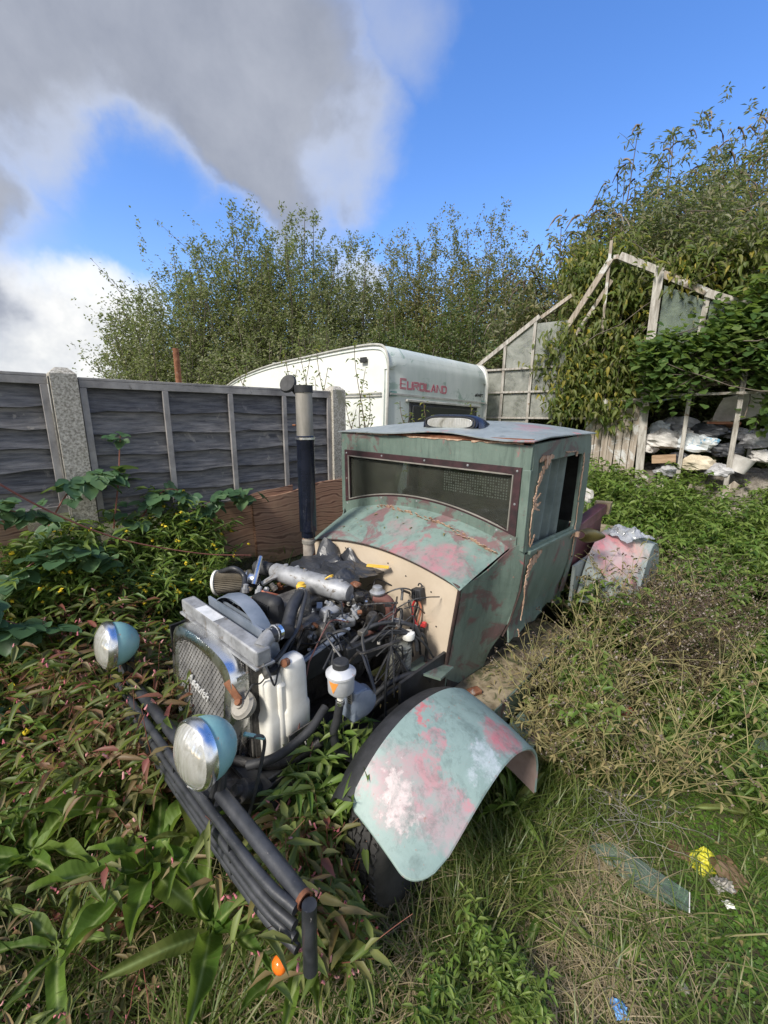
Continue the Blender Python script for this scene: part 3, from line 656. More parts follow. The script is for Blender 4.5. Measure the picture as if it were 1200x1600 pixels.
# wheels ----------------------------------------------------------------
def wheel(s, w, z, rad=.325, wd=.18, steer=0):
    h = wd/2
    prof = [(-h*.75, rad*.62), (-h*.98, rad*.70), (-h*1.0, rad*.84), (-h*.88, rad*.95), (-h*.72, rad*.985)]
    for k in range(7):
        a = -h*.70+2*h*.70*k/6; prof += [(a, rad), (a+.004, rad), (a+.006, rad-.009), (a+.012, rad-.009), (a+.014, rad)] if k < 6 else [(a, rad)]
    prof += [(h*.72, rad*.985), (h*.88, rad*.95), (h*1.0, rad*.84), (h*.98, rad*.70), (h*.75, rad*.62)]
    root = empty('wheel', (s, -w, z), 0, truck); root.rotation_euler = (0, 0, steer)
    t = MB().lathe((0, 0, 0), (0, 1, 0), prof, 64).build('tyre', M['tyre'], root, smooth=True)
    m = MB()
    for k in range(56):
        a = 2*math.pi*k/56
        for off in (-.052, -.018, .018, .052):
            a2 = a + (.03 if off in (-.018, .052) else 0)
            c = Vector((math.cos(a2)*(rad+.001), off, math.sin(a2)*(rad+.001))); m.box(c, (.008, .022, .024), Matrix.Rotation(-a2, 3, 'Y') @ Matrix.Rotation(.35 if off in (-.018, .052) else -.35, 3, 'X'))
    tag(m.build('tread_lug', M['tyre'], root), kind='stuff')
    MB().lathe((0, 0, 0), (0, -1, 0), [(-h*.6, rad*.66), (h*.55, rad*.64), (h*.6, rad*.58), (h*.2, rad*.45), (h*.25, rad*.2), (h*.55, rad*.18), (h*.6, .001)], 32).build('rim', M['black'], root, smooth=True)
wheel(.70, .705, .315, steer=R(7)); wheel(.70, -.70, .315); wheel(3.02, .80, .33); wheel(3.02, -.80, .33)

# chassis, running board, bed ---------------------------------------------
for sg in (1, -1): tb(MB().bar((.02, .33*sg, .45), (3.9, .36*sg, .45), .06, .11), 'chassis_rail', M['black'], bevel=.006)
tb(MB().bar((.10, -.36, .46), (.10, .36, .46), .07, .08), 'crossmember', M['black'], bevel=.006)
tb(MB().bar((.72, -.5, .33), (.72, .58, .33), .08, .08), 'axle_beam', M['castdark'], bevel=.01)
def board():
    G = []
    for i in range(25):
        s = 1.235+1.2*i/24; G.append([(s, w, .424+.006*math.sin(5*s+9*w)-.010*max(0, w-.6)/.15) for w in np.linspace(.488, .752, 7)])
    o = tb(MB().sheet(G, .020), 'running_board', M['mosswood'])
    G = [[(s, .757-.004*math.sin(7*s), .418), (s, .760, .33), (s-.01, .752, .26)] for s in np.linspace(1.22, 2.45, 14)]
    tb(MB().sheet(G, .008), 'board_valance', M['paint'], o)
    tb(MB().prism([(1.25, .765, .255), (1.62, .765, .245), (1.60, .90, .215), (1.32, .93, .21)], (0, 0, -.02)), 'lower_flap', M['paint'], o)
    tb(MB().box((1.36, .61, .433), (.07, .05, .022), Matrix.Rotation(.4, 3, 'Z')), 'bracket', M['rust'], o, bevel=.006)
board()
tb(MB().box((1.9, .50, .55), (1.3, .012, .25)), 'sill', M['black'])
tb(MB().bar((2.50, .66, 1.115), (3.10, .66, 1.165), .075, .075), 'bed_rail', M['maroon'], bevel=.006)
tb(MB().prism([(3.105, .605, 1.12), (3.105, .712, 1.12), (3.105, .72, 1.21), (3.105, .60, 1.205)], (.05, 0, .01)), 'rail_end_timber', M['mosswood'])
tb(MB().box((2.82, .655, .96), (.60, .02, .26)), 'bed_side', M['maroon'])
tb(MB().box((3.3, -.655, .96), (1.6, .02, .36)), 'bed_side', M['paint'])
tb(MB().box((3.3, 0, .80), (1.55, 1.28, .03)), 'bed_floor', M['mosswood'])
# olive door mirror hanging from the door edge
G = []
for i in range(9):
    t = i/8; hw = .050*math.sin(math.pi*(.12+.80*t))**.6; cc = Vector((2.37+.20*t, .735+.07*t, 1.115-.035*t))
    G.append([tuple(cc+Vector((0.02*math.sin(a), .035*math.sin(a), hw*math.cos(a)))) for a in np.linspace(0, math.pi, 9)])
mo = smat('olive bronze mirror shell', (.07, .055, .015), (.15, .12, .04), 9, .4, .4)
o = tb(MB().sheet(G, .004), 'door_mirror', mo, smooth=True)
tb(MB().box((2.365, .725, 1.12), (.03, .03, .03)), 'mirror_bracket', M['rawwood'], o)

# radiator, grille -----------------------------------------------------------
def front():
    rad = tb(MB().box((.305, -.035, .735), (.055, .55, .44)), 'radiator', M['castiron'], bevel=.004)
    mb = MB()
    for k in range(46): mb.box((.274, -.303+.0118*k, .73), (.006, .0035, .42))
    tag(tb(mb, 'radiator_fins', M['castdark'], rad), kind='stuff')
    tank = MB(); tank.box((.305, -.005, .992), (.062, .655, .062)); tb(tank, 'top_tank', M['alu'], rad, bevel=.007)
    tb(MB().box((.305, -.005, .957), (.082, .665, .010)), 'tank_flange', M['alu'], rad, bevel=.002)
    for sg in (1, -1): tb(MB().box((.312, -.035+.282*sg, .74), (.05, .012, .44)), 'side_strap', M['castdark'], rad)
    lb = smat('worn foil label', (.52, .54, .55), (.68, .69, .70), 20, .4); tb(MB().box((.300, -.10, 1.0245), (.05, .17, .001)), 'label', lb, rad)
    tb(MB().tube([(.315, .285, 1.01), (.345, .275, 1.03), (.375, .265, 1.035)], [.030, .029, .029], 14), 'outlet', M['alu'], rad, smooth=True)
    tb(MB().tube([(.30, .30, .99), (.30, .315, .955), (.31, .33, .91)], .014, 8), 'drain_pipe', M['castiron'], rad)
    c = MB(); c.tube([(.39+.0, .262+.032*math.cos(a), 1.03+.032*math.sin(a)) for a in np.linspace(0, 6.283, 16)], .004, 5, cap=False); tb(c, 'hose_clip', M['alu'], rad)
    # grille shell: chrome surround with broad top
    def shell(k):  # outline points (w,z), k = inset
        return [(-.215+k*.9, .50), (-.262+k, .66), (-.272+k, .82), (-.268+k, .885-k*.6), (-.235+k, .930-k), (-.16+k*.5, .952-k), (0, .962-k), (.16-k*.5, .952-k), (.235-k, .930-k), (.268-k, .885-k*.6), (.272-k, .82), (.262-k, .66), (.215-k*.9, .50)]
    o_ = [(.0, *p) for p in shell(0)]; 
    A = crom([(0, *p) for p in shell(0)], 5); B = crom([(0, *p) for p in shell(.045)], 5); Cc = crom([(0, *p) for p in shell(.050)], 5)
    def lean(z): return .165+.045*(z-.5)/.45
    off = -.032
    G = [[(lean(a[2])+.085, a[1]+off, a[2]), (lean(a[2])+.045, a[1]*1.01+off, a[2]+.004), (lean(a[2])+.010, a[1]*.99+off, a[2]+.001), (lean(a[2]), (a[1]+b[1])/2+off, (a[2]+b[2])/2), (lean(a[2])+.004, b[1]+off, b[2]), (lean(a[2])+.028, c[1]+off, c[2])] for a, b, c in zip(A, B, Cc)]
    gs = tb(MB().sheet(G, .004), 'grille_shell', M['chrome'], smooth=True)
    # mesh: two layers of diamond strips clipped to the opening
    mb = MB()
    def hw(z):
        if z < .66: return lerp(.175, .216, (z-.50)/.16)
        if z < .84: return lerp(.216, .226, (z-.66)/.18)
        if z < .90: return lerp(.226, .18, ((z-.84)/.06)**1.5)
        return lerp(.18, .0, min(1, (z-.90)/.022))
    rows = 26; cols = 20; dz = .415/rows; dw = .46/cols
    for i in range(rows):
        for j in range(cols+1):
            z = .505+i*dz; w = -.23+j*dw+(dw/2 if i % 2 else 0)
            for sgn in (-1, 1):
                w2 = w+sgn*dw/2; z2 = z+dz
                if abs(w) > hw(z) or abs(w2) > hw(z2) or z2 > .922: continue
                mb.bar((lean(z)+.020+.003*sgn, w+off, z), (lean(z2)+.020-.003*sgn, w2+off, z2), .0032, .0046, (1, 0, 0))
    gm = smat('steel mesh', (.24, .235, .225), (.46, .45, .43), 10, .5, .4)
    tag(tb(mb, 'grille_mesh', gm, gs), kind='stuff')
    # script badge
    cu = bpy.data.curves.new('script_badge', 'FONT'); cu.body = 'Asquith'; cu.size = .064; cu.shear = .55; cu.extrude = .003; cu.offset = .0004; cu.align_x = 'CENTER'; cu.space_character = .95
    t = text_obj(cu, 'script_badge', smat('worn bright badge metal', (.55, .55, .54), (.80, .80, .79), 30, .35, .2), gs)
    # text x axis along +w (local -y), up z, facing -s
    t.matrix_local = Matrix(((0, 0, -1, lean(.74)+.010), (-1, 0, 0, -(off-.02)), (0, 1, 0, .725), (0, 0, 0, 1))) @ Matrix.Rotation(R(-7), 4, 'Z')
    # side plates of the shell
    for sg in (1, -1): tb(MB().prism([(.235, .268*sg+off, .90), (.235, .262*sg+off, .62), (.235, .215*sg+off, .48), (.29, .22*sg+off, .48), (.29, .265*sg+off, .64), (.29, .27*sg+off, .90)], (0, .003*sg, 0)), 'shell_side', M['chrome'], gs)
front()

# headlamps and bumper ----------------------------------------------------------
def headlamp(w, z):
    root = empty('headlight', (.0, -w, z), 0, truck); root.rotation_euler = (0, R(8), R(4 if w > 0 else -2)); root.scale = (.93, .93, .93)
    ax = (1, 0, 0)
    MB().lathe((0, 0, 0), ax, [(-.005, .103), (.02, .104), (.045, .099), (.070, .087), (.092, .068), (.108, .046), (.117, .022), (.120, .0008)], 36).build('bowl', M['hl_paint'], root, smooth=True)
    MB().lathe((0, 0, 0), ax, [(.006, .103), (.004, .110), (-.010, .113), (-.026, .111), (-.034, .104), (-.032, .101), (-.024, .099)], 40).build('rim', M['chrome'], root, smooth=True)
    MB().lathe((0, 0, 0), ax, [(-.028, .102), (-.042, .090), (-.056, .064), (-.063, .032), (-.065, .0008)], 36).build('lens', M['lens'], root, smooth=True)
    MB().tube([(.05, .01, -.09), (.075, .015, -.16), (.06, .02, -.24)], .012, 8).build('bracket', M['black'], root, smooth=True)
headlamp(.445, .865); headlamp(-.440, .862)
def bumper():
    root = empty('bumper', (0, 0, 0), 0, truck)
    spec = [(.052, .664, .022), (.004, .662, .014), (-.002, .615, .0125), (-.002, .572, .0125), (.002, .530, .0125)]
    for i, (s, z, r) in enumerate(spec):
        w1 = .885 if i == 0 else .885
        pts = [(s+.02, -w1, z), (s+.004, -.80, z), (s, 0, z), (s+.002, .70, z), (s+(.0 if i == 0 else .022), w1, z)]
        tb(MB().tube(crom(pts, 5), r, 14, cap=(i > 0)), 'bumper_tube', M['bumper'], root, smooth=True)
    for sg in (1, -1):
        tb(MB().tube([(.050, .908*sg, .675), (.045, .910*sg, .60), (.042, .914*sg, .53), (.039, .917*sg, .475)], .019, 12), 'end_tube', M['bumper'], root, smooth=True)
    m = MB(); m.lathe((.052, .888, .664), (0, 1, 0), [(-.02, .0180), (0, .0180), (0, .0226), (-.012, .0232)], 16); tb(m, 'rusty_tube_end', M['rust'], root, smooth=True)
    ow = smat('orange lens', (.75, .13, .01), (.85, .20, .02), 20, .2, bs=.05)
    tb(MB().lathe((-.012, .862, .500), (-1, .15, .1), [(0, .020), (.005, .021), (.014, .018), (.02, .010), (.022, .0005)], 20), 'indicator', ow, root, smooth=True)
    for w in (-.60, -.2, .2, .60): tb(MB().bar((.0, w, .67), (.0, w, .52), .016, .006, (0, 1, 0)), 'bumper_strap', M['bumper'], root)
    for w in (-.36, .36): tb(MB().bar((.02, w, .56), (.14, w, .50), .05, .05), 'bumper_bracket', M['black'], root)
    # lamp stalks down to the bumper bar
    for w in (.44, -.44): tb(MB().tube([(.07, w, .77), (.06, w, .70), (.05, w, .665)], .014, 8), 'lamp_stalk', M['black'], root, smooth=True)
bumper()
tb(MB().tube(crom([(.15, .46, .83), (.20, .47, .80), (.19, .46, .70), (.16, .45, .58), (.14, .44, .50)]), .006, 6), 'lamp_cable', M['hose'])
tb(MB().tube([(.14, .455, .845), (.20, .47, .80)], .007, 6), 'lamp_gland', M['hl_paint'])

# engine bay ---------------------------------------------------------------------
def engine():
    r = random.Random(21)
    eng = empty('engine', (0, 0, 0), 0, truck)
    def E_(mb, name, mat, **k): return tb(mb, name, M[mat], eng, **k)
    def hosep(pts, rad, mat='hose', name='hose', n=10, k=6): return E_(MB().tube(crom(pts, k), rad, n), name, mat, smooth=True)
    # block, head, gearbox, sump
    E_(MB().box((.82, -.02, .66), (.50, .30, .34)), 'cylinder_block', 'castdark', bevel=.02)
    E_(MB().box((.84, .02, .88), (.52, .24, .10)), 'cylinder_head', 'castiron', bevel=.015)
    E_(MB().box((.84, -.06, .955), (.46, .17, .055)), 'rocker_cover', 'castiron', bevel=.018)
    E_(MB().box((1.12, 0, .62), (.20, .30, .30)), 'gearbox', 'castdark', bevel=.04)
    # inner wings and dark panels that close the bay
    tb(MB().box((.75, -.52, .62), (.95, .015, .40)), 'inner_wing', M['black'])
    tb(MB().box((1.05, .50, .55), (.36, .015, .26)), 'inner_wing', M['black'])
    tb(MB().prism([(1.02, .40, .64), (1.22, .36, .60), (1.225, .56, .62), (1.05, .60, .66)], (0, 0, -.012)), 'battery_tray', M['paint'])
    tb(MB().box((.75, .36, .40), (1.0, .10, .05)), 'inner_rail', M['black'])
    tb(MB().box((.45, .18, .52), (.14, .44, .03)), 'cross_plate', M['black'])
    # intake plenum: pale alloy casting lying across the top
    G = []
    a = Vector((.74, -.30, 1.045)); b = Vector((.88, .16, 1.01))
    E_(MB().tube([a, a.lerp(b, .04), a.lerp(b, .3), a.lerp(b, .6), a.lerp(b, .92), b], [.030, .044, .052, .054, .052, .040], 14), 'intake_plenum', 'alu', smooth=True)
    for t in (.2, .45, .7, .9):
        p = a.lerp(b, t); hosep([p, p+Vector((.03, .02, -.03)), p+Vector((.06, .06, -.09))], .022, 'alu', 'intake_runner')
        E_(MB().lathe(p+Vector((0, 0, .045)), (0, 0, 1), [(0, .012), (.012, .012), (.013, .001)], 8), 'bolt', 'alu')
    E_(MB().tube([a, a+Vector((-.02, -.06, .004)), a+Vector((-.03, -.10, .0))], [.036, .040, .038], 12), 'rubber_boot', 'rubber', smooth=True)
    # cone air filter with pleats and pale end cap
    c = Vector((.545, -.535, .965)); d = Vector((.64, .75, .10)).normalized(); x = d.cross(Vector((0, 0, 1))).normalized(); y = d.cross(x); V = []; n = 72
    for h, rr in ((0, .064), (.17, .052)):
        for k in range(n):
            aa = 2*math.pi*k/n; q = rr*(1 if k % 2 else .90); V.append(c+d*h+(x*math.cos(aa)+y*math.sin(aa))*q)
    mb = MB().add(V, [(k, (k+1) % n, n+(k+1) % n, n+k) for k in range(n)]); fo = E_(mb, 'air_filter', 'filter')
    tb(MB().lathe(c-d*.012, d, [(0, .001), (0, .062), (.004, .068), (.016, .068), (.018, .06)], 32), 'end_cap', M['white_pl'], fo, smooth=True)
    tb(MB().lathe(c+d*.168, d, [(0, .056), (.004, .058), (.014, .058), (.018, .040), (.03, .038), (.06, .036)], 28), 'filter_neck', M['chrome'], fo, smooth=True)
    hosep([c+d*.02+Vector((.0, 0, .06)), c+d*.12+Vector((-.03, .02, .085)), c+d*.2+Vector((-.06, .02, .03)), (.50, -.22, .96)], .014)
    # pipes and unions behind the filter
    E_(MB().tube([(.66, -.27, 1.0), (.70, -.24, 1.03), (.76, -.20, 1.05), (.84, -.20, 1.06)], .014, 8), 'steel_pipe', 'alu', smooth=True)
    E_(MB().tube([(.60, -.25, 1.02), (.66, -.30, 1.09), (.70, -.34, 1.12)], .012, 8), 'steel_pipe', 'chrome', smooth=True)
    for k in range(7):
        p = (.56+.045*k, -.24+r.uniform(-.03, .03), .985+r.uniform(-.01, .04)); E_(MB().lathe(p, (r.uniform(-1, 1), r.uniform(-1, 1), 1.5), [(-.02, .018), (.0, .020), (.001, .014), (.02, .013), (.024, .001)], 8), 'pipe_union', r.choice(['rust', 'alu', 'brownpipe', 'castiron']))
    for k in range(4): hosep([(.52+.02*k, -.17, .90+.01*k), (.55+.02*k, -.20, .97+.008*k), (.62, -.20+.015*k, .985), (.70, -.18, .95)], .006, 'orangewire', 'copper_pipe', 6)
    # fan shroud
    fc = Vector((.372, -.015, .83)); ring = MB(); nn = 30
    G = []
    for i in range(nn+1):
        aa = lerp(R(-28), R(208), i/nn); cy, sz = math.cos(aa), math.sin(aa)
        G.append([(fc.x-.006, fc.y+cy*.262, fc.z+sz*.262), (fc.x+.03, fc.y+cy*.268, fc.z+sz*.268), (fc.x+.06, fc.y+cy*.262, fc.z+sz*.262), (fc.x+.064, fc.y+cy*.225, fc.z+sz*.225)])
    sh = E_(ring.sheet(G, .004), 'fan_shroud', 'greyplastic', smooth=True)
    for (z0, z1, h0, h1) in ((1.055, 1.082, .12, .05), (1.005, 1.030, .175, .155), (.955, .982, .21, .20)):
        tb(MB().prism([(fc.x+.02, fc.y-h0, z0), (fc.x+.02, fc.y+h0, z0), (fc.x+.02, fc.y+h1, z1), (fc.x+.02, fc.y-h1, z1)], (.006, 0, 0)), 'shroud_web', M['greyplastic'], sh)
    tb(MB().box((.368, -.015, .93), (.01, .46, .21)), 'shroud_plate', M['greyplastic'], sh)
    for k in range(7):
        aa = 2*math.pi*k/7; tb(MB().bar(fc+Vector((.03, math.cos(aa)*.04, math.sin(aa)*.04)), fc+Vector((.04, math.cos(aa)*.20, math.sin(aa)*.20)), .05, .006, (1, .4, 0)), 'fan_blade', M['black'], sh)
    # black timing cover, ribbed
    tc = E_(MB().box((.545, -.03, .945), (.085, .20, .21), Matrix.Rotation(R(8), 3, 'X')), 'timing_cover', 'rubber', bevel=.035)
    m = MB()
    for k in range(9): m.box((.503, -.10+.017*k, .955), (.004, .004, .15))
    tb(m, 'cover_ribs', M['rubber'], tc)
    # top hose
    hosep([(.36, .27, 1.035), (.41, .262, 1.03), (.46, .235, 1.0), (.49, .20, .98), (.53, .155, .995), (.575, .12, 1.03), (.63, .085, 1.045), (.69, .03, 1.03)], .0285, name='top_hose', n=16)
    for p, q in (((.675, .045, 1.035), (.75, -.5, -.1)), ((.40, .265, 1.032), (1, -.2, -.1))):
        E_(MB().lathe(p, q, [(-.008, .031), (-.008, .033), (.008, .033), (.008, .031)], 20), 'hose_clip', 'chrome')
    # thermostat housing and yellow filler cap
    E_(MB().tube([(.70, .03, .90), (.705, .02, .98), (.71, .01, 1.03)], [.045, .038, .032], 10), 'thermostat_housing', 'castiron', smooth=True)
    E_(MB().lathe((.71, .0, 1.045), (0, 0, 1), [(-.01, .020), (.0, .024), (.012, .024), (.014, .018), (.024, .017), (.025, .001)], 20), 'filler_cap', 'yellow', smooth=True)
    # long thin overflow hose down to the washer bottle
    hosep([(.70, .035, 1.045), (.665, .10, 1.055), (.60, .16, 1.03), (.53, .215, .98), (.46, .25, .96), (.40, .275, .935), (.35, .275, .91)], .0105)
    hosep([(.315, .33, .93), (.33, .34, .87), (.36, .32, .90), (.40, .285, .915)], .004, 'rubber', 'wire', 6)
    # dipstick with yellow loop
    E_(MB().tube([(.84+.020*math.cos(t), .055+.020*math.sin(t)*.8, 1.075+.014*math.sin(t)) for t in np.linspace(0, 6.283, 16)], .0045, 6, cap=False), 'dipstick_loop', 'yellow', smooth=True)
    E_(MB().tube([(.85, .06, 1.06), (.87, .09, .98), (.88, .1, .9)], .004, 6), 'dipstick', 'alu')
    # carburettor / injection body
    for p, dm, mt in (((.77, .14, .93), (.09, .07, .07), 'alu'), ((.70, .19, .90), (.07, .06, .06), 'castiron'), ((.82, .20, .90), (.08, .06, .05), 'alu'), ((.93, .14, .955), (.09, .07, .05), 'castiron'), ((.74, .10, .86), (.10, .08, .07), 'castiron'), ((1.0, .22, .98), (.06, .05, .05), 'castdark'), ((.90, .21, 1.0), (.05, .04, .045), 'castdark'), ((.66, .14, .86), (.05, .07, .07), 'castiron'), ((.96, .12, 1.02), (.045, .05, .022), 'rust')):
        E_(MB().box(p, dm, Matrix.Rotation(r.uniform(-.6, .6), 3, 'Z') @ Matrix.Rotation(r.uniform(-.3, .3), 3, 'X')), 'fuel_casting', mt, bevel=.010)
    for k in range(22):
        p = (r.uniform(.62, 1.0), r.uniform(.03, .26), r.uniform(.88, 1.0)); ax = (r.uniform(-1, 1), r.uniform(-1, 1), r.uniform(-.2, 1)); q = r.uniform(.009, .019)
        E_(MB().lathe(p, ax, [(-.028, q*.001), (-.028, q*.8), (-.006, q*.8), (-.006, q), (.010, q), (.010, q*.6), (.03, q*.6), (.031, q*.001)], 10), 'union', r.choice(['alu', 'alu', 'castiron', 'rust', 'chrome', 'castdark']), smooth=True)
    # brown pressed pipe (egr) with white valve on top near the firewall
    hosep([(.98, .22, .97), (1.02, .26, .965), (1.04, .285, .93), (1.04, .29, .87), (1.0, .27, .82), (.94, .235, .80), (.90, .22, .79)], .029, 'brownpipe', 'exhaust_pipe', 12)
    v = E_(MB().lathe((1.0, .235, 1.0), (0, 0, 1), [(-.03, .02), (-.008, .022), (-.006, .036), (.004, .040), (.008, .036), (.014, .026), (.030, .024), (.034, .018), (.034, .001)], 24), 'vacuum_valve', 'alu', smooth=True)
    E_(MB().lathe((1.08, .27, .90), (0, .3, 1), [(-.03, .010), (.0, .012), (.012, .009), (.02, .009), (.021, .001)], 10), 'sender', 'orangewire')
    # exhaust manifold shapes lower on this side
    for k in range(4): hosep([(.66+.11*k, .14, .80), (.66+.11*k, .21, .79), (.72+.08*k, .245, .72), (.84, .25, .62)], .022, 'castdark', 'manifold_branch')
    # grey angled brace
    E_(MB().bar((.50, .262, .850), (.79, .240, .885), .050, .014, (0, -.5, 1)), 'engine_brace', 'greyplastic', bevel=.003)
    E_(MB().lathe((.565, .245, .872), (0, -.2, 1), [(0, .008), (.008, .008), (.009, .001)], 6), 'bolt', 'alu')
    E_(MB().box((.66, .25, .80), (.34, .03, .11)), 'black_bracket', 'black', bevel=.004)
    E_(MB().box((.86, .30, .78), (.26, .05, .10), Matrix.Rotation(R(10), 3, 'Z')), 'black_bracket', 'black', bevel=.01)
    # distributor + leads, assorted wiring
    E_(MB().lathe((.92, .28, .90), (-.2, .2, 1), [(-.05, .03), (0, .034), (.02, .03), (.035, .02), (.036, .001)], 16), 'distributor', 'castdark', smooth=True)
    for k in range(62):
        x0, w0 = r.uniform(.58, 1.15), r.uniform(-.1, .38); p0 = Vector((x0, w0, r.uniform(.80, .99))); p1 = Vector((x0+r.uniform(-.25, .25), w0+r.uniform(-.18, .18), r.uniform(.72, .99)))
        mid = (p0+p1)/2+Vector((r.uniform(-.06, .06), r.uniform(-.06, .06), r.uniform(.02, .07)))
        mid.z = min(mid.z, 1.05)
        hosep([p0, p0.lerp(mid, .6)+Vector((0, 0, .02)), mid, p1], r.choice([.003, .004, .005, .007]), r.choice(['hose', 'hose', 'rubber', 'rubber', 'rubber', 'castdark', 'brownpipe']), 'wire', 6, 5)
    for k in range(34):
        p = (r.uniform(.56, 1.12), r.uniform(-.12, .40), r.uniform(.76, .98)); E_(MB().box(p, (r.uniform(.012, .04), r.uniform(.012, .04), r.uniform(.010, .03)), Matrix.Rotation(r.uniform(-1, 1), 3, 'Z') @ Matrix.Rotation(r.uniform(-.6, .6), 3, 'X')), 'connector', r.choice(['rubber', 'castdark', 'castdark', 'castiron', 'rust', 'stackgrey', 'greyplastic']), bevel=.003)
    for k in range(16):   # looms by the firewall and down the near side
        p0 = Vector((r.uniform(.85, 1.1), r.uniform(.2, .4), r.uniform(.72, .9))); p1 = Vector((r.uniform(.8, 1.2), r.uniform(.33, .5), r.uniform(.50, .68)))
        hosep([p0, p0+Vector((.05, .04, .05)), (p0+p1)/2+Vector((r.uniform(-.03, .08), .05, .06)), p1], r.choice([.004, .006, .009]), 'rubber', 'wire', 6, 5)
    hosep([(.78, .27, .82), (.88, .30, .88), (.98, .36, .89), (1.06, .42, .86), (1.09, .44, .80)], .011, 'hose', 'hose')
    hosep([(.74, .28, .79), (.86, .33, .84), (.98, .40, .85), (1.05, .44, .80), (1.06, .45, .74)], .010, 'hose', 'hose')
    hosep([(.52, .30, .86), (.62, .27, .94), (.70, .24, .96), (.78, .26, .93)], .0035, 'brownpipe', 'wire', 6)
    hosep([(.52, .30, .86), (.46, .33, .74), (.42, .35, .62)], .0035, 'brownpipe', 'wire', 6)
    hosep([(.72, .38, .55), (.84, .42, .63), (.96, .46, .655), (1.05, .50, .64), (1.1, .5, .58)], .014, 'rubber')
    hosep([(.70, .40, .52), (.82, .44, .60), (.94, .47, .62), (1.03, .49, .58)], .012, 'rubber')
    # ribbed filter drier cylinder
    prof = [(-.16, .001), (-.16, .042)]
    for k in range(9): prof += [(-.155+.020*k, .045), (-.145+.020*k, .045), (-.143+.020*k, .042), (-.137+.020*k, .042)]
    prof += [(.03, .044), (.045, .036), (.055, .034), (.058, .001)]
    m_ = smat('grimy translucent canister', (.13, .135, .12), (.26, .26, .23), 14, .35); tb(MB().lathe((1.02, .380, .735), (0, .05, 1), [(h, q*1.22) for h, q in prof], 24), 'canister', m_, eng, smooth=True)
    E_(MB().lathe((1.03, .415, .825), (0, 0, 1), [(-.02, .030), (.0, .033), (.012, .030), (.018, .02), (.0185, .001)], 22), 'white_cap', 'white_pl', smooth=True)
    hosep([(1.0, .30, .84), (1.03, .33, .875), (1.06, .37, .86), (1.10, .41, .84)], .007, 'alu', 'steel_pipe', 8)
    # relay on the firewall with red and copper leads
    ry = E_(MB().box((1.205, .335, .955), (.045, .062, .062), Matrix.Rotation(R(12), 3, 'X')), 'relay', 'rubber', bevel=.006)
    m = MB(); 
    for k in range(4): m.box((1.180, .312+.014*k, .957), (.004, .006, .05))
    m.tube([(1.205, .345+.013*math.cos(t), 1.0+.016*math.sin(t)) for t in np.linspace(0, 3.14, 8)], .004, 5); tb(m, 'relay_fins', M['rubber'], ry)
    hosep([(1.20, .325, .925), (1.205, .30, .88), (1.205, .30, .83), (1.20, .325, .79), (1.19, .36, .785), (1.20, .385, .81)], .0065, 'redwire', 'red_cable', 8)
    hosep([(1.20, .34, .925), (1.21, .35, .88), (1.205, .345, .82), (1.20, .335, .77), (1.2, .34, .68)], .0055, 'orangewire', 'copper_cable', 8)
    hosep([(1.20, .33, .925), (1.21, .325, .87), (1.20, .305, .80), (1.19, .30, .72), (1.18, .33, .60)], .0055, 'rubber', 'wire', 8)
    E_(MB().box((1.20, .382, .80), (.02, .02, .028)), 'red_connector', 'redwire', bevel=.003); E_(MB().box((1.20, .372, .755), (.02, .02, .045)), 'fuse_holder', 'rubber', bevel=.003)
    # washer bottle (white) ------------------------------------------------
    wb = MB()
    c1 = Vector((.352, .235, .0)); 
    sec = [(.500, .055, .042, 0), (.60, .060, .044, 0), (.70, .062, .046, 0), (.705, .050, .038, .006), (.84, .050, .038, .010), (.872, .046, .034, .012), (.885, .030, .024, .012)]
    def sq(cx, cy, a, b, z, n=20): return [(cx+a*math.copysign(abs(math.cos(t))**.45, math.cos(t)), cy+b*math.copysign(abs(math.sin(t))**.45, math.sin(t)), z) for t in np.linspace(0, 2*math.pi, n+1)[:-1]]
    def stack(levels):
        n = 20; V = [p for L in levels for p in L]; F = [(i*n+k, i*n+(k+1) % n, (i+1)*n+(k+1) % n, (i+1)*n+k) for i in range(len(levels)-1) for k in range(n)]
        F += [tuple(reversed(range(n))), tuple((len(levels)-1)*n+k for k in range(n))]; return MB().add(V, F)
    # two joined bulges: front bulge low and a taller rear one
    A = stack([sq(.352, .275, a*.86, b*.86, z) for z, a, b in ((.49, .046, .048), (.505, .054, .054), (.63, .056, .056), (.70, .058, .058), (.725, .047, .050), (.85, .047, .050), (.878, .042, .044), (.884, .02, .02))])
    Bk = stack([sq(.432, .300, a*.95, b*.95, z) for z, a, b in ((.60, .058, .044), (.615, .064, .050), (.72, .066, .052), (.735, .056, .048), (.885, .054, .046), (.925, .046, .040), (.935, .022, .02))])
    bt = E_(A, 'washer_bottle', 'white_pl', smooth=True, bevel=.004); tb(Bk, 'bottle_rear_chamber', M['white_pl'], bt, smooth=True, bevel=.004)
    tb(MB().box((.395, .292, .70), (.085, .080, .30)), 'bottle_waist', M['white_pl'], bt, bevel=.012)
    tb(MB().lathe((.36, .278, .893), (-.3, .1, 1), [(-.02, .024), (0, .026), (.012, .026), (.014, .001)], 18), 'rubber_bung', M['rubber'], bt)
    tb(MB().lathe((.392, .325, .930), (-.9, .3, .25), [(-.01, .001), (-.01, .016), (.012, .016), (.014, .010), (.015, .001)], 16), 'brass_cap', M['rust'], bt, smooth=True)
    tb(MB().box((.36, .29, .475), (.20, .16, .012)), 'bottle_tray', M['castiron'], bt); tb(MB().box((.42, .37, .60), (.12, .006, .09)), 'bottle_tray', M['castiron'], bt)
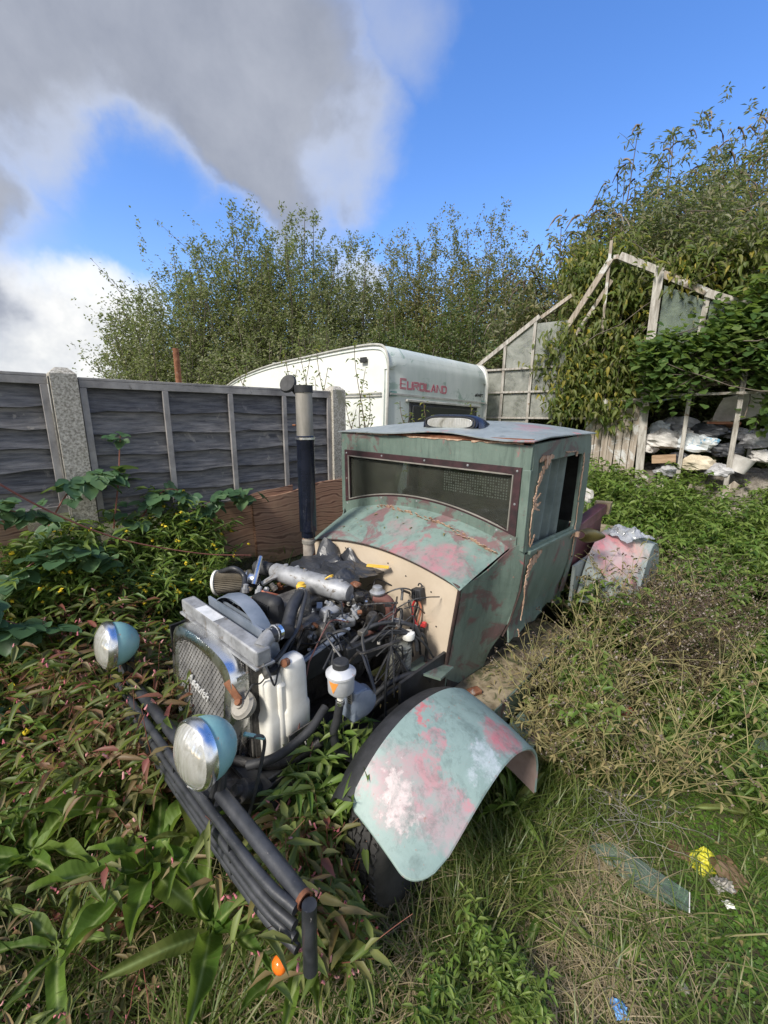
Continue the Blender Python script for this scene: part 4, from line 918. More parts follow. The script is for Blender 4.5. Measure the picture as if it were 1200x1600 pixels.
    # horn -----------------------------------------------------------------
    hn = E_(MB().lathe((.238, .262, .795), (-.75, .1, .75), [(-.030, .001), (-.030, .040), (-.022, .044), (-.006, .047), (-.004, .051), (.004, .051), (.006, .047), (.014, .040), (.016, .018), (.024, .016), (.025, .001)], 30), 'horn', 'stackgrey', smooth=True)
    tb(MB().bar((.225, .265, .825), (.205, .215, .890), .028, .005, (-.7, 0, .7)), 'rusty_strap', M['rust'], hn, bevel=.001)
    tb(MB().lathe((.221, .265, .820), (-.75, .1, .75), [(-.004, .014), (.008, .014), (.009, .001)], 8), 'nut', M['rust'], hn)
    hosep([(.235, .29, .84), (.25, .29, .86), (.27, .29, .88), (.30, .29, .87), (.31, .33, .92)], .003, 'rubber', 'wire', 6)
    # power steering reservoir ------------------------------------------------
    rc = Vector((.52, .50, .88)); u = (0, 0, 1)
    rs = E_(MB().lathe(rc, u, [(-.055, .001), (-.055, .042), (-.046, .050), (.018, .052), (.022, .058), (.030, .058), (.036, .050), (.046, .040), (.052, .030), (.052, .001)], 32), 'fluid_reservoir', 'tank_grey', smooth=True)
    tb(MB().lathe(rc+Vector((0, 0, .05)), u, [(0, .030), (.002, .032), (.022, .032), (.026, .028), (.027, .001)], 24), 'black_cap', M['rubber'], rs, smooth=True)
    pm = newmat('orange warning sticker')[0]; pm.node_tree.nodes['Principled BSDF'].inputs['Base Color'].default_value = (.72, .27, .05, 1)
    # warning triangle wrapped on the drum, point downward
    V = []; 
    for a0, z in ((-.42, .012), (.42, .012), (.0, -.034)): V.append((rc.x-.0526*math.cos(a0+.25), rc.y+.0526*math.sin(a0+.25), rc.z+z))
    am = (rc.x-.0532*math.cos(.25), rc.y+.0532*math.sin(.25), rc.z+.012)
    tb(MB().add([V[0], am, V[1], V[2]], [(0, 1, 3), (1, 2, 3)]), 'sticker', pm, rs)
    tb(MB().tube([rc+Vector((0, 0, -.05)), rc+Vector((-.005, 0, -.09))], [.016, .013], 10), 'outlet', M['white_pl'], rs)
    tb(MB().lathe(rc+Vector((-.006, 0, -.100)), u, [(-.008, .018), (.008, .018), (.008, .014)], 14), 'hose_clip', M['chrome'], rs)
    hosep([rc+Vector((-.006, 0, -.095)), (.505, .49, .70), (.495, .48, .64), (.50, .50, .57), (.54, .54, .53), (.60, .56, .52)], .017, 'rubber', 'low_hose', 12)
    # pale blue module with drilled strip -----------------------------------
    md = E_(MB().box((.60, .485, .73), (.07, .085, .13), Matrix.Rotation(R(5), 3, 'Y')), 'ballast_module', 'greyplastic', bevel=.008)
    tb(MB().lathe((.62, .50, .73), (-.2, 1, 0), [(-.02, .062), (.03, .060), (.036, .05), (.036, .001)], 24), 'module_drum', M['greyplastic'], md, smooth=True)
    sp = MB().bar((.558, .505, .80), (.572, .500, .655), .026, .004, (1, 0, 0)); st = tb(sp, 'drilled_strip', M['stackgrey'], md)
    m = MB()
    for k in range(12): m.box((.5565+.0012*k, .504, .795-.0118*k), (.003, .014, .0035))
    tb(m, 'drilled_slots', M['castdark'], md)
    # dark lower clutter: pulleys, hoses, steering box
    for c, rr in (((.47, -.02, .70), .085), ((.47, .15, .62), .06), ((.47, -.18, .62), .06), ((.48, .22, .74), .045)):
        E_(MB().lathe(c, (1, 0, 0), [(-.02, .001), (-.02, rr), (-.008, rr*.9), (0, rr*.9), (.012, rr), (.02, rr), (.02, .001)], 26), 'pulley', 'castdark', smooth=True)
    hosep([(.22, .30, .56), (.30, .38, .60), (.42, .42, .66), (.52, .40, .70)], .018, 'rubber', 'low_hose')
    hosep([(.15, .0, .54), (.22, .20, .52), (.34, .36, .53), (.46, .44, .60)], .020, 'castdark', 'bottom_hose')
    E_(MB().bar((.12, .30, .44), (.60, .46, .40), .05, .05), 'steering_arm', 'castdark', bevel=.01)
    E_(MB().lathe((.18, .36, .52), (-.8, 0, .6), [(-.04, .001), (-.04, .04), (.03, .04), (.035, .02), (.06, .02), (.061, .001)], 20), 'steering_damper', 'castdark', smooth=True)
    tb(MB().box((.235, .28, .50), (.06, .24, .02)), 'lower_bracket', M['black'])
    tb(MB().box((.60, .0, .46), (.9, .66, .02)), 'undertray', M['castdark'])
        # blue and white crumpled wire ends
    bw = smat('pale blue tape', (.40, .55, .65), (.6, .7, .75), 9, .5)
    for k in range(4): E_(MB().tube(crom([(.40+.01*k, .36+.012*k, .60), (.38+.015*k, .38, .57+.01*k), (.36+.02*k, .40+.01*k, .545)]), .003, 5), 'taped_wire', 'white_pl' if k % 2 else 'hose')
    tb(MB().bar((.385, .365, .585), (.375, .385, .555), .012, .004), 'blue_tape', bw, eng)
    # exhaust stack ---------------------------------------------------------------
    sx, sw_ = 1.115, -.47
    st = empty('exhaust_stack', (sx, -sw_, 0), 0, truck)
    def S_(mb, name, mat): return mb.build(name, M[mat], st, smooth=True)
    S_(MB().tube([(0, 0, .82), (0, 0, .96), (.0, 0, 1.12)], [.038, .036, .036], 20), 'rusty_pipe', 'rustpipe')
    S_(MB().lathe((0, 0, 1.09), (0, 0, 1), [(-.012, .036), (-.010, .042), (.010, .042), (.014, .036)], 24), 'pipe_collar', 'stackgrey')
    S_(MB().lathe((0, 0, 0), (0, 0, 1), [(1.115, .030), (1.12, .042), (1.155, .044), (1.160, .052), (1.70, .052), (1.71, .055), (1.735, .055), (1.74, .050)], 32), 'black_sleeve', 'stackblack')
    S_(MB().lathe((0, 0, 1.725), (0, 0, 1), [(-.006, .0555), (-.006, .058), (.006, .058), (.006, .0555)], 28), 'clamp_band', 'chrome')
    S_(MB().lathe((0, 0, 0), (0, 0, 1), [(1.735, .049), (1.99, .048), (1.99, .044), (1.90, .044)], 32), 'grey_tube', 'stackgrey')
    S_(MB().lathe((0, 0, 0), (0, 0, 1), [(1.985, .047), (1.985, .053), (2.025, .053), (2.025, .046), (1.99, .045)], 32), 'top_collar', 'rubber')
    # flap tipped open to the left on its hinge
    fl = Vector((-.045, .085, 2.035)); ax = Vector((-.88, -.30, .38)).normalized()
    S_(MB().lathe(fl, ax, [(-.008, .001), (-.012, .050), (0, .056), (.012, .050), (.010, .001)], 28), 'rain_flap', 'rubber')
    S_(MB().bar((-.01, .045, 1.985), (-.03, .08, 2.035), .03, .035), 'flap_hinge', 'rubber'); S_(MB().bar((-.025, .055, 2.01), (-.04, .10, 2.06), .02, .012), 'flap_weight', 'rubber')
    S_(MB().tube([(-.03, .048, 1.80), (-.04, .065, 1.80)], .006, 6), 'drip_bolt', 'rust')
engine()

# crumpled black sheet resting on the back of the engine
def crumple(name, c, sx, sy, h, mat, label, cat, seed=1, spikes=(), n=26, rz=0, group=None, parent=None, ridge=1., fr=2.2):
    G = []; off = Vector((seed*7.3, seed*3.1, 0))
    for i in range(n):
        row = []
        for j in range(n):
            u, v = i/(n-1)*2-1, j/(n-1)*2-1
            p = Vector((u*fr, v*fr, 0))+off
            q = mnoise.turbulence(p, 4, False)*.7+abs(mnoise.noise(p*1.7))*1.3*ridge
            rr = max(0, 1-(u*u*.9+v*v*.9)**1.1*.55)
            jx = mnoise.noise(p*2.1+Vector((9, 0, 0)))*.22; jy = mnoise.noise(p*2.1+Vector((0, 9, 0)))*.22
            z = h*(q*rr + .35*rr)
            for (a, b, rad, hh) in spikes:
                d = math.hypot(u-a, v-b)/rad
                if d < 1: z += hh*(1-d)**1.2
            row.append((sx*(u+jx), sy*(v+jy), z))
        G.append(row)
    mb = MB().sheet(G, .0025); o = mb.build(name, mat, parent); 
    if parent is None: o.location = c; o.rotation_euler = (0, 0, rz)
    else: o.location = c; o.rotation_euler = (0, 0, rz)
    if label: tag(o, label, cat, group)
    return o
p = TW(1.09, -.17, 1.0)
crumple('plastic_sheet', p, .17, .25, .055, M['binbag'], 'torn black plastic sheet crumpled over the rear of the engine', 'plastic sheet', 3,
        spikes=((.5, .75, .30, .13), (.75, .05, .28, .085), (-.3, -.5, .3, .03)), rz=math.pi/2-AZ, fr=1.15, ridge=.55, n=36)
tag(MB().bar(TW(1.13, .03, 1.055), TW(1.20, .13, 1.05), .03, .008).build('plastic_tag', M['yellow'], bevel=.001), 'flat yellow plastic strip lying beside the black sheet on the engine', 'plastic strip')
p = TW(3.06, .86, .985)
crumple('polythene_bag', p, .15, .13, .10, M['clearbag'], 'clear crumpled polythene bag resting on the pink rear mudguard', 'plastic bag', 5, rz=.4, fr=1.2, ridge=.6, n=30)

# ------------------------------------------------------------------ fence (u along the fence, d towards us, z)
def FW(u, d, z): return Vector((FP0[0]+FUX*u+FNX*d, FP0[1]+FUY*u+FNY*d, z))
M['board'] = smat('charcoal stained fence board', (.070, .072, .082), (.21, .207, .21), 5, .82, bs=1., bd=.006, stretch=(1, 1, 9), c3=(.26, .25, .235), thr=.60, scale3=7)
nt = M['board'].node_tree; b_ = nt.nodes['Principled BSDF']; src = b_.inputs['Base Color'].links[0].from_socket
tone = ramp(nt, N_(nt, 'ShaderNodeObjectInfo').outputs['Random'], [(0, (.62, .62, .66)), (.5, (1., 1., 1.)), (1, (1.35, 1.30, 1.22))]); nt.links.new(mix(nt, 1., src, tone, 'MULTIPLY'), b_.inputs['Base Color'])
M['rail'] = smat('silvered fence rail', (.19, .18, .175), (.38, .36, .34), 5, .88, bs=.8, bd=.004, c3=(.07, .065, .06), thr=.64, scale3=5)
def fence():
    root = empty('garden_fence', FW(0, 0, .9), math.pi/2-FAZ)
    tag(root, 'grey black waney board fence between pebbled concrete posts', 'fence')
    def L(u, d, z): return (u, -d, z-.9)
    r = random.Random(3)
    def post(u, top, w=.115):
        h = w/2; mb = MB(); z1 = top-.9
        P = [(u-h, h), (u+h, h), (u+h, -h), (u-h, -h)]
        V = [(x, y, -.9) for x, y in P]+[(x, y, z1-.035) for x, y in P]+[(u-h*.45, h*.45, z1), (u+h*.45, h*.45, z1), (u+h*.45, -h*.45, z1), (u-h*.45, -h*.45, z1)]
        mb.add(V, [(0, 1, 5, 4), (1, 2, 6, 5), (2, 3, 7, 6), (3, 0, 4, 7), (4, 5, 9, 8), (5, 6, 10, 9), (6, 7, 11, 10), (7, 4, 8, 11), (8, 9, 10, 11), (3, 2, 1, 0)])
        mb.build('concrete_post', M['conc'], root)
    post(-.075, 2.115, .128); post(1.925, 2.112, .14); post(-2.05, 2.115, .14)
    def panel(u0, u1, top=2.05, bot=1.20, seed=1):
        n = 6; hz = (top-.045-bot)/n
        for k in range(n):
            z0 = bot+hz*k; G = []
            for i in range(15):
                u = lerp(u0, u1, i/14); wob = .008*math.sin(i*1.3+k*2.1+seed)+.005*math.sin(i*2.9+k)
                G.append([L(u, -.004+.000*k, z0+hz+.028), L(u, .004, z0+hz*.5), L(u, .022, z0+wob-.004)])
            MB().sheet(G, -.009).build('board', M['board'], root, smooth=False)
        for (z, nm) in ((top-.022, 'top_rail'), (bot-.01, 'bottom_rail')):
            MB().bar(L(u0, .022, z), L(u1, .022, z), .030, .042).build(nm, M['rail'], root, bevel=.002)
        MB().bar(L(u0, .0, top+.008), L(u1, .0, top+.008), .075, .016).build('capping_rail', M['rail'], root, bevel=.002)
        for k in range(5):
            u = lerp(u0+.018, u1-.018, k/4)
            MB().bar(L(u, .030, bot+.01), L(u+r.uniform(-.004, .004), .030, top-.045), .036, .022, (0, 1, 0)).build('batten', M['rail'], root, bevel=.002)
    panel(-.002, 1.85); panel(-1.98, -.15, 2.06, 1.30, 4)
    # concrete gravel board edge strips beside the right hand post
    MB().bar(L(1.865, .02, 1.2), L(1.865, .02, 2.05), .02, .02).build('post_lip', M['conc'], root)
fence()
# stained plywood / timber retaining boards below the fence
m, nt, b = newmat('wavy grained red brown plywood')
w = N_(nt, 'ShaderNodeTexWave', wave_type='RINGS'); w.inputs['Scale'].default_value = 3.2; w.inputs['Distortion'].default_value = 14; w.inputs['Detail'].default_value = 2.5; w.inputs['Detail Scale'].default_value = .9
tc = N_(nt, 'ShaderNodeTexCoord'); mp = N_(nt, 'ShaderNodeMapping'); mp.inputs['Scale'].default_value = (.8, 1, 2.2); nt.links.new(tc.outputs['Object'], mp.inputs[0]); nt.links.new(mp.outputs[0], w.inputs[0])
c = ramp(nt, w.outputs[1], [(.0, (.27, .15, .095)), (.78, (.38, .23, .15)), (.94, (.13, .06, .04))]); c = mix(nt, ramp(nt, noise(nt, 2.5, 6, .7), [(.45, 0.), (.7, .8)]), c, (.36, .24, .15))
nt.links.new(c, b.inputs['Base Color']); b.inputs['Roughness'].default_value = .8; bump(nt, b, noise(nt, 30, 5, .6, stretch=(1, 1, 8)), .4, .003); M['ply'] = m
def retaining():
    specs = [(-1.9, -.35, 1.28, .95, -.01, 'dark wet plywood board at the foot of the left fence panel'),
             (-.30, .72, 1.05, .55, .03, 'brown plywood board half buried in weeds under the fence'),
             (.42, 1.42, 1.262, .70, .045, 'wavy grained red brown plywood sheet leaning under the middle of the fence'),
             (1.02, 2.25, 1.30, .66, .085, 'pale brown timber sleeper board behind the exhaust stack under the right fence post')]
    for k, (u0, u1, zt_, zb_, d, lab) in enumerate(specs):
        G = []
        for i in range(13):
            u = lerp(u0, u1, i/12); top = zt_-.02*abs(math.sin(i*.5+k)) + (lerp(-.10, .03, i/12) if k >= 2 else 0)
            G.append([(u-u0, -(d+.05*(1-j/4)*1.+.01*math.sin(i*.8)), lerp(zb_, top, j/4)-zb_) for j in range(5)])
        o = MB().sheet(G, .018 if k < 3 else .05).build('plywood_board', M['ply']); p = FW(u0, 0, zb_); o.location = p; o.rotation_euler = (0, 0, math.pi/2-FAZ)
        tag(o, lab, 'board')
retaining()
# rusty pole standing behind the fence
tag(MB().tube([(-3.25, 6.88, 0), (-3.25, 6.88, 2.84)], .045, 12).build('rusty_pole', M['rust'], smooth=True), 'thin rusty steel pole standing behind the fence in front of the willows', 'pole')

# ------------------------------------------------------------------ caravan
def caravan():
    root = empty('touring_caravan', (-.013, 4.945, 0), math.pi/2-R(45))
    tag(root, 'old white touring caravan with EUROLAND lettering parked behind the fence', 'caravan')
    # local: x along the end face (to the far right), y = outward on the side ... side runs along +y (to the left)
    Wd, Ln, H = 2.10, 4.3, 2.64
    wm = smat('mildewed cream white caravan panel', (.62, .64, .60), (.76, .77, .73), 2.2, .35, bs=.06, c3=(.46, .52, .47), thr=.64, scale3=3)
    wt = smat('shade toned green grey caravan end panel', (.46, .52, .49), (.60, .64, .61), 2.5, .4, bs=.06, c3=(.30, .39, .34), thr=.56, scale3=4, stretch=(1, 1, .3))  # algae, plus the end's shade put into a darker base colour
    # side profile (y, z): roof from the end towards the nose
    prof = [(0, .55), (0, 1.2), (0, 2.0), (.004, 2.38), (.02, 2.50), (.07, 2.60), (.16, 2.645), (.40, 2.665), (.9, 2.66), (1.6, 2.635), (2.5, 2.60), (3.2, 2.53), (3.7, 2.45), (4.1, 2.33), (4.3, 2.05), (4.32, 1.5), (4.1, .9), (4.0, .55)]
    P = crom([(0, y, z) for y, z in prof], 4)
    def skin(x0, x1, sel): return [[(x, p[1], p[2]) for x in np.linspace(x0, x1, 5)] for p in sel]
    iend = max(i for i, p in enumerate(P) if p[1] < .03 and p[2] < 2.56)
    # end panel + curved top as one pressed shell, split at the top seam
    hb = 2.118
    def roundx(sel):
        G = []
        for p in sel:
            row = []
            for t in np.linspace(0, 1, 15):
                x = t*Wd; e = min(x, Wd-x); dr = (.06*(1-math.sqrt(max(0, 1-(1-min(1, e/.06))**2)))) if e < .06 else 0
                row.append((x, p[1]+dr*(1 if p[2] < 2.4 else .3), p[2]-dr*(0 if p[2] < 2.4 else .8)-.085*t*0))
            G.append(row)
        return G
    up_ = [p for p in P[:iend+1] if p[2] >= hb]; lo_ = [p for p in P[:iend+1] if p[2] < hb]+[Vector((0, 0, hb-.004))]
    MB().sheet(roundx(lo_), .008).build('end_panel', wt, root, smooth=True)
    MB().sheet(roundx([Vector((0, 0, hb))]+up_), .008).build('end_top_panel', wt, root, smooth=True)
    MB().sheet(roundx(P[iend:]), .008).build('roof', wt, root, smooth=True)
    # sides
    for x in (0.0, Wd):
        poly = [(x+(.012 if x == 0 else -.012), p[1], p[2]) for p in P]
        MB().prism(poly, (.012 if x == 0 else -.012, 0, 0)).build('side_panel', wm, root)
    trim = smat('grey sealed edge trim', (.33, .33, .30), (.50, .49, .45), 9, .6)
    MB().tube([(.0, p[1]-.004, p[2]+.004) for p in P[:-6]], .013, 6).build('edge_trim', trim, root, smooth=True)
    MB().tube([(Wd, p[1]-.004, p[2]+.004) for p in P[:-6]], .013, 6).build('edge_trim', trim, root, smooth=True)
    st = smat('faded green stripe', (.16, .30, .27), (.22, .36, .32), 9, .5)
    for z, h in ((2.128, .020), (2.088, .010)): MB().box((Wd/2, -.004, z), (Wd-.10, .006, h)).build('green_stripe', st, root)
    MB().bar((.03, -.010, 2.106), (Wd-.03, -.010, 2.106), .016, .022).build('awning_rail', trim, root)
    for z in (2.118, 2.085): MB().box((-.006, 1.9, z), (.012, 3.6, .014)).build('side_moulding', trim, root)
    # end window
    gl = newmat('dark smoked window')[0]; bb = gl.node_tree.nodes['Principled BSDF']; bb.inputs['Base Color'].default_value = (.05, .052, .05, 1); bb.inputs['Roughness'].default_value = .12
    wn = MB().box((1.10, -.012, 1.72), (1.46, .03, .62)).build('window_frame', M['rubber'], root, bevel=.012); MB().box((1.10, -.030, 1.72), (1.38, .014, .55)).build('window_pane', gl, wn, bevel=.01)
    MB().box((1.10, -.015, 2.045), (1.60, .05, .03)).build('window_hood', trim, root, bevel=.006)
    # roof vent, door handle light
    MB().lathe((.30, 2.9, 2.56), (0, 0, 1), [(0, .05), (.09, .045), (.10, .06), (.13, .06), (.135, .001)], 16).build('roof_vent', trim, root, smooth=True)
    MB().box((-.02, .40, 2.50), (.03, .10, .06)).build('marker_light', M['rubber'], root, bevel=.005)
    # EUROLAND lettering: each letter drawn as a thin pink red outline
    red = newmat('faded crimson lettering')[0]; red.node_tree.nodes['Principled BSDF'].inputs['Base Color'].default_value = (.50, .09, .14, 1)
    Ls = {'E': [[(1, 0), (0, 0), (0, 1), (1, 1)], [(0, .5), (.85, .5)], [(1, .12), (.14, .12), (.14, .88), (1, .88)]],
          'U': [[(0, 1), (0, .1), (.1, 0), (.9, 0), (1, .1), (1, 1)], [(.14, 1), (.14, .14), (.86, .14), (.86, 1)]],
          'R': [[(0, 0), (0, 1), (.9, 1), (1, .9), (1, .55), (.9, .45), (0, .45)], [(.14, 0), (.14, .32)], [(.45, .45), (1, 0)], [(.16, .86), (.84, .86), (.84, .6), (.16, .6)]],
          'O': [[(0, .1), (0, .9), (.1, 1), (.9, 1), (1, .9), (1, .1), (.9, 0), (.1, 0), (0, .1)], [(.16, .16), (.16, .84), (.84, .84), (.84, .16), (.16, .16)]],
          'L': [[(0, 1), (0, 0), (1, 0)], [(.16, 1), (.16, .14), (1, .14)]],
          'A': [[(0, 0), (.45, 1), (.55, 1), (1, 0)], [(.2, .3), (.8, .3)], [(.16, 0), (.5, .8), (.84, 0)]],
          'N': [[(0, 0), (0, 1), (.15, 1), (.85, .1), (1, 0), (1, 1)], [(.14, 0), (.14, .85)]],
          'D': [[(0, 0), (0, 1), (.8, 1), (1, .8), (1, .2), (.8, 0), (0, 0)], [(.16, .14), (.16, .86), (.78, .86), (.84, .78), (.84, .2), (.76, .14), (.16, .14)]]}
    x = .20; yb = 2.175
    for i, ch in enumerate('EUROLAND'):
        wd, hh = (.105, .115) if i == 0 else (.095, .092)
        mb = MB()
        for pl in Ls[ch]:
            for p, q in zip(pl[:-1], pl[1:]): mb.bar((x+p[0]*wd, -.0075, yb+p[1]*hh), (x+q[0]*wd, -.0075, yb+q[1]*hh), .003, .0085, (0, 0, 1) if abs(p[1]-q[1]) < .2*abs(p[0]-q[0])+.01 else (1, 0, 0))
        # bars crossing a letter overlap in depth only; give the letter a touch of relief
        mb.build('letter', red, root); x += wd+.018
    cu = bpy.data.curves.new('maker_name', 'FONT'); cu.body = 'SWIFT'; cu.size = .062; cu.extrude = .001; cu.align_x = 'CENTER'; cu.offset = .001
    t = text_obj(cu, 'maker_name', M['rubber'], root); t.matrix_local = Matrix(((1, 0, 0, 1.90), (0, 0, -1, -.010), (0, 1, 0, 2.185), (0, 0, 0, 1)))
    MB().prism([(1.765, -.009, 2.19), (1.80, -.009, 2.225), (1.83, -.009, 2.20), (1.80, -.009, 2.18)], (0, .003, 0)).build('maker_logo', M['rubber'], root)
    # wheel and chassis
    MB().box((1.05, 2.1, .48), (1.7, 3.9, .10)).build('chassis', M['black'], root)
    for xx in (.12, 1.98): MB().lathe((xx, 2.1, .32), (1, 0, 0), [(-.08, .001), (-.08, .3), (.08, .3), (.08, .001)], 24).build('wheel', M['tyre'], root)
    root.rotation_euler = (R(-.0), R(1.6), math.pi/2-R(45))
caravan()

# ------------------------------------------------------------------ greenhouse (a along gable, z, off behind)
GA = Vector((2.966, 6.015, 0)); GD = Vector((.822, -.569, 0)); GN = Vector((.569, .822, 0))
def GW(a, z, off=0): return GA+GD*a+GN*off+Vector((0, 0, z))
M['whitewood'] = smat('peeling white timber', (.22, .20, .17), (.46, .44, .40), 6, .85, bs=.7, stretch=(6, 6, .8), c3=(.16, .11, .07), thr=.60, scale3=7)
M['boarding'] = smat('weathered boarding', (.22, .18, .14), (.40, .35, .29), 4, .9, bs=.7, stretch=(9, 9, .5), c3=(.50, .50, .48), thr=.52, scale3=4)
def greenhouse():
    root = empty('greenhouse', GW(0, 0), math.atan2(GD.y, GD.x)); inv = root.rotation_euler.to_matrix().inverted()
    tag(root, 'derelict white timber greenhouse overgrown with climbers behind the truck', 'greenhouse')
    def L(a, z, off=0): return (a, off, z)
    def B(a, b, w=.05, h=.04, name='glazing_bar', mat='whitewood', u=(0, 1, 0), off=0): return MB().bar(L(*a, off), L(*b, off), w, h, u).build(name, M[mat], root, bevel=.003)
    B((-1.86, 2.60), (-.90, 3.27), .06, .045, 'rafter'); B((-.52, 3.06), (-.05, 3.86), .07, .05, 'rafter', 'boarding', off=-.02); B((-.40, 2.98), (-.02, 3.62), .05, .04, 'rafter', 'boarding', off=.05)
    B((-.95, 3.22), (-.50, 3.50), .05, .045, 'rafter', 'boarding', off=.04)
    B((.05, 3.87), (.54, 3.60), .085, .06, 'rafter', off=-.03); B((.54, 3.59), (1.03, 3.31), .08, .05, 'rafter', 'boarding'); B((1.02, 3.30), (1.80, 2.93), .085, .06, 'rafter', off=-.02)
    B((-.075, 4.08), (-.06, 2.95), .035, .035, 'ridge_post', 'boarding')
    B((.51, 3.60), (.525, 2.55), .10, .07, 'main_post', off=-.04); B((.527, 2.55), (.63, .75), .095, .07, 'main_post', off=-.04)
    for a, zt_ in ((-1.38, 2.93), (-.955, 3.22), (-.47, 2.60), (-1.80, 2.6)): B((a-.01, .9), (a, zt_), .040, .035)
    for z, a0, a1 in ((1.835, -1.85, .50), (2.22, -1.80, -.30), (2.56, -1.80, -.44), (2.09, -.05, .55)): B((a0, z), (a1, z+.004*(a1-a0)), .03, .03, 'rail', off=-.012)
    B((1.02, 2.78), (1.035, 3.28), .06, .04, 'glazing_bar'); B((.62, 2.83), (1.0, 2.90), .025, .03, 'rail', 'black')
    B((1.045, .80), (1.015, 2.44), .045, .05, 'leaning_pole', off=-.16); B((1.53, .85), (1.505, 2.38), .05, .05, 'leaning_pole', off=-.14)
    B((.72, 2.13), (1.95, 2.155), .03, .035, 'rail', off=-.22); B((.62, 2.05), (.98, 2.12), .02, .02, 'blue_pipe', 'greyplastic', off=-.20)
    B((.95, 2.26), (1.75, 2.30), .03, .04, 'rail', 'boarding', off=.25)
    B((-.10, .80), (-.10, 2.07), .05, .05, 'stud', 'boarding')
    # panes, one by one (left bay pale, right bay green)
    zs = (.95, 1.835, 2.22, 2.56, 3.2); xs = (-1.80, -1.38, -.955, -.47); r = random.Random(2)
    for i in range(3):
        for k in range(4):
            x0, x1, z0, z1 = xs[i]+.025, xs[i+1]-.025, zs[k]+.02, zs[k+1]-.02
            sl = lambda x: 2.60+(x+1.86)*.698-.05
            if k == 0 and i == 2: continue
            if k == 3:
                if i == 0: continue
                zt1, zt2 = min(z1, sl(x0)), min(z1, sl(x1)); poly = [(x0, z0), (x1, z0), (x1, zt2), (x0, zt1)]
            else:
                poly = [(x0, z0), (x1, z0), (x1, min(z1, sl(x1))), (x0, min(z1, sl(x0)))]
            MB().prism([L(a, z, .01) for a, z in poly], (0, .004, 0)).build('pane', M['gh_glass'], root)
    for poly in ([(.58, 2.50), (1.0, 2.50), (1.0, 2.87), (.58, 2.81)], [(.58, 2.84), (1.0, 2.91), (1.0, 3.24), (.58, 3.46)], [(1.07, 2.96), (1.55, 2.97), (1.45, 3.04), (1.07, 3.22)]):
        MB().prism([L(a, z, .01) for a, z in poly], (0, .004, 0)).build('pane', M['gh_glass2'], root)
    # boarded wall
    for k in range(7):
        a = -.08+.088*k; MB().box(L(a+.04, 1.56+r.uniform(-.03, .02), -.01+r.uniform(-.006, .006)), (.080, .018, .92+r.uniform(-.05, .03)), Matrix.Rotation(r.uniform(-.015, .015), 3, 'Y')).build('wall_board', M['boarding'], root, bevel=.002)
    B((-.12, 2.055), (.56, 2.065), .05, .05, 'head_rail', 'boarding', off=-.03); B((-.15, 1.03), (.62, 1.02), .07, .05, 'sole_plate', 'boarding', off=-.04)
    # long side frames going back, ridge and a few roof bars
    for a, z in ((-1.83, 2.62), (0, 3.88), (1.83, 2.92)): MB().bar(L(a, z, 0), L(a, z, 5.2), .06, .05).build('purlin', M['boarding'], root)
    for k in range(1, 5):
        for sg, ze in ((-1, 2.62), (1, 2.92)): MB().bar(L(0, 3.86, 1.25*k), L(1.83*sg, ze, 1.25*k), .04, .05).build('roof_bar', M['whitewood'], root); MB().bar(L(1.83*sg, 0, 1.25*k), L(1.83*sg, ze, 1.25*k), .06, .05).build('side_post', M['whitewood'], root)
greenhouse()
def gthing(mb, name, mat, label, cat, base, **k):
    o = mb.build(name, mat, **k); o.location = base; tag(o, label, cat); return o
def slats(name, specs):
    for (a0, z0, a1, z1, w, off, lab) in specs:
        p = GW(a0, z0, off); q = GW(a1, z1, off-.05)-p
        gthing(MB().bar((0, 0, 0), q, w, .018, (GN.x, GN.y, 0)), name, M['boarding'], lab, 'plank', p, bevel=.002)
slats('grey_plank', [(.70, .55, .66, 1.14, .13, -.22, 'broad grey plank propped upright under the rubbish below the cardboard box'),
    (.92, .45, .86, 1.12, .07, -.24, 'narrow grey plank propped under the rubbish beside the leaning pole'), (.74, .50, .98, .98, .05, -.30, 'thin tilted lath leaning across the propped planks'),
    (1.30, .70, 1.62, 1.12, .08, -.22, 'slanting grey board under the white bucket'), (1.45, .72, 2.0, .98, .06, -.30, 'low slanting lath at the right end of the rubbish pile'), (1.1, .62, 1.22, 1.05, .10, -.2, 'short pale board standing under the rubbish pile')])
def lump(name, c, sx, sy, h, mat, label, cat, seed=1, rz=0, fr=1.6):
    V = []; F = []; nu, nv = 22, 14; off = Vector((seed*5.1, seed*2.7, seed))
    for i in range(nv+1):
        th = math.pi*i/nv
        for j in range(nu):
            ph = 2*math.pi*j/nu; d = Vector((math.sin(th)*math.cos(ph), math.sin(th)*math.sin(ph), math.cos(th)))
            q = 1+.42*mnoise.noise(d*fr+off)+.30*abs(mnoise.noise(d*fr*2.3+off))-.10+.10*mnoise.noise(d*fr*5+off)
            z = d.z*h*q; V.append((d.x*sx*q, d.y*sy*q, max(z, -h*.55)))
    for i in range(nv):
        for j in range(nu): a = i*nu+j; b = i*nu+(j+1) % nu; F.append((a, b, b+nu, a+nu))
    o = MB().add(V, F).build(name, mat); o.location = c; o.rotation_euler = (.15*math.sin(seed), .15*math.cos(seed), rz); tag(o, label, cat); return o
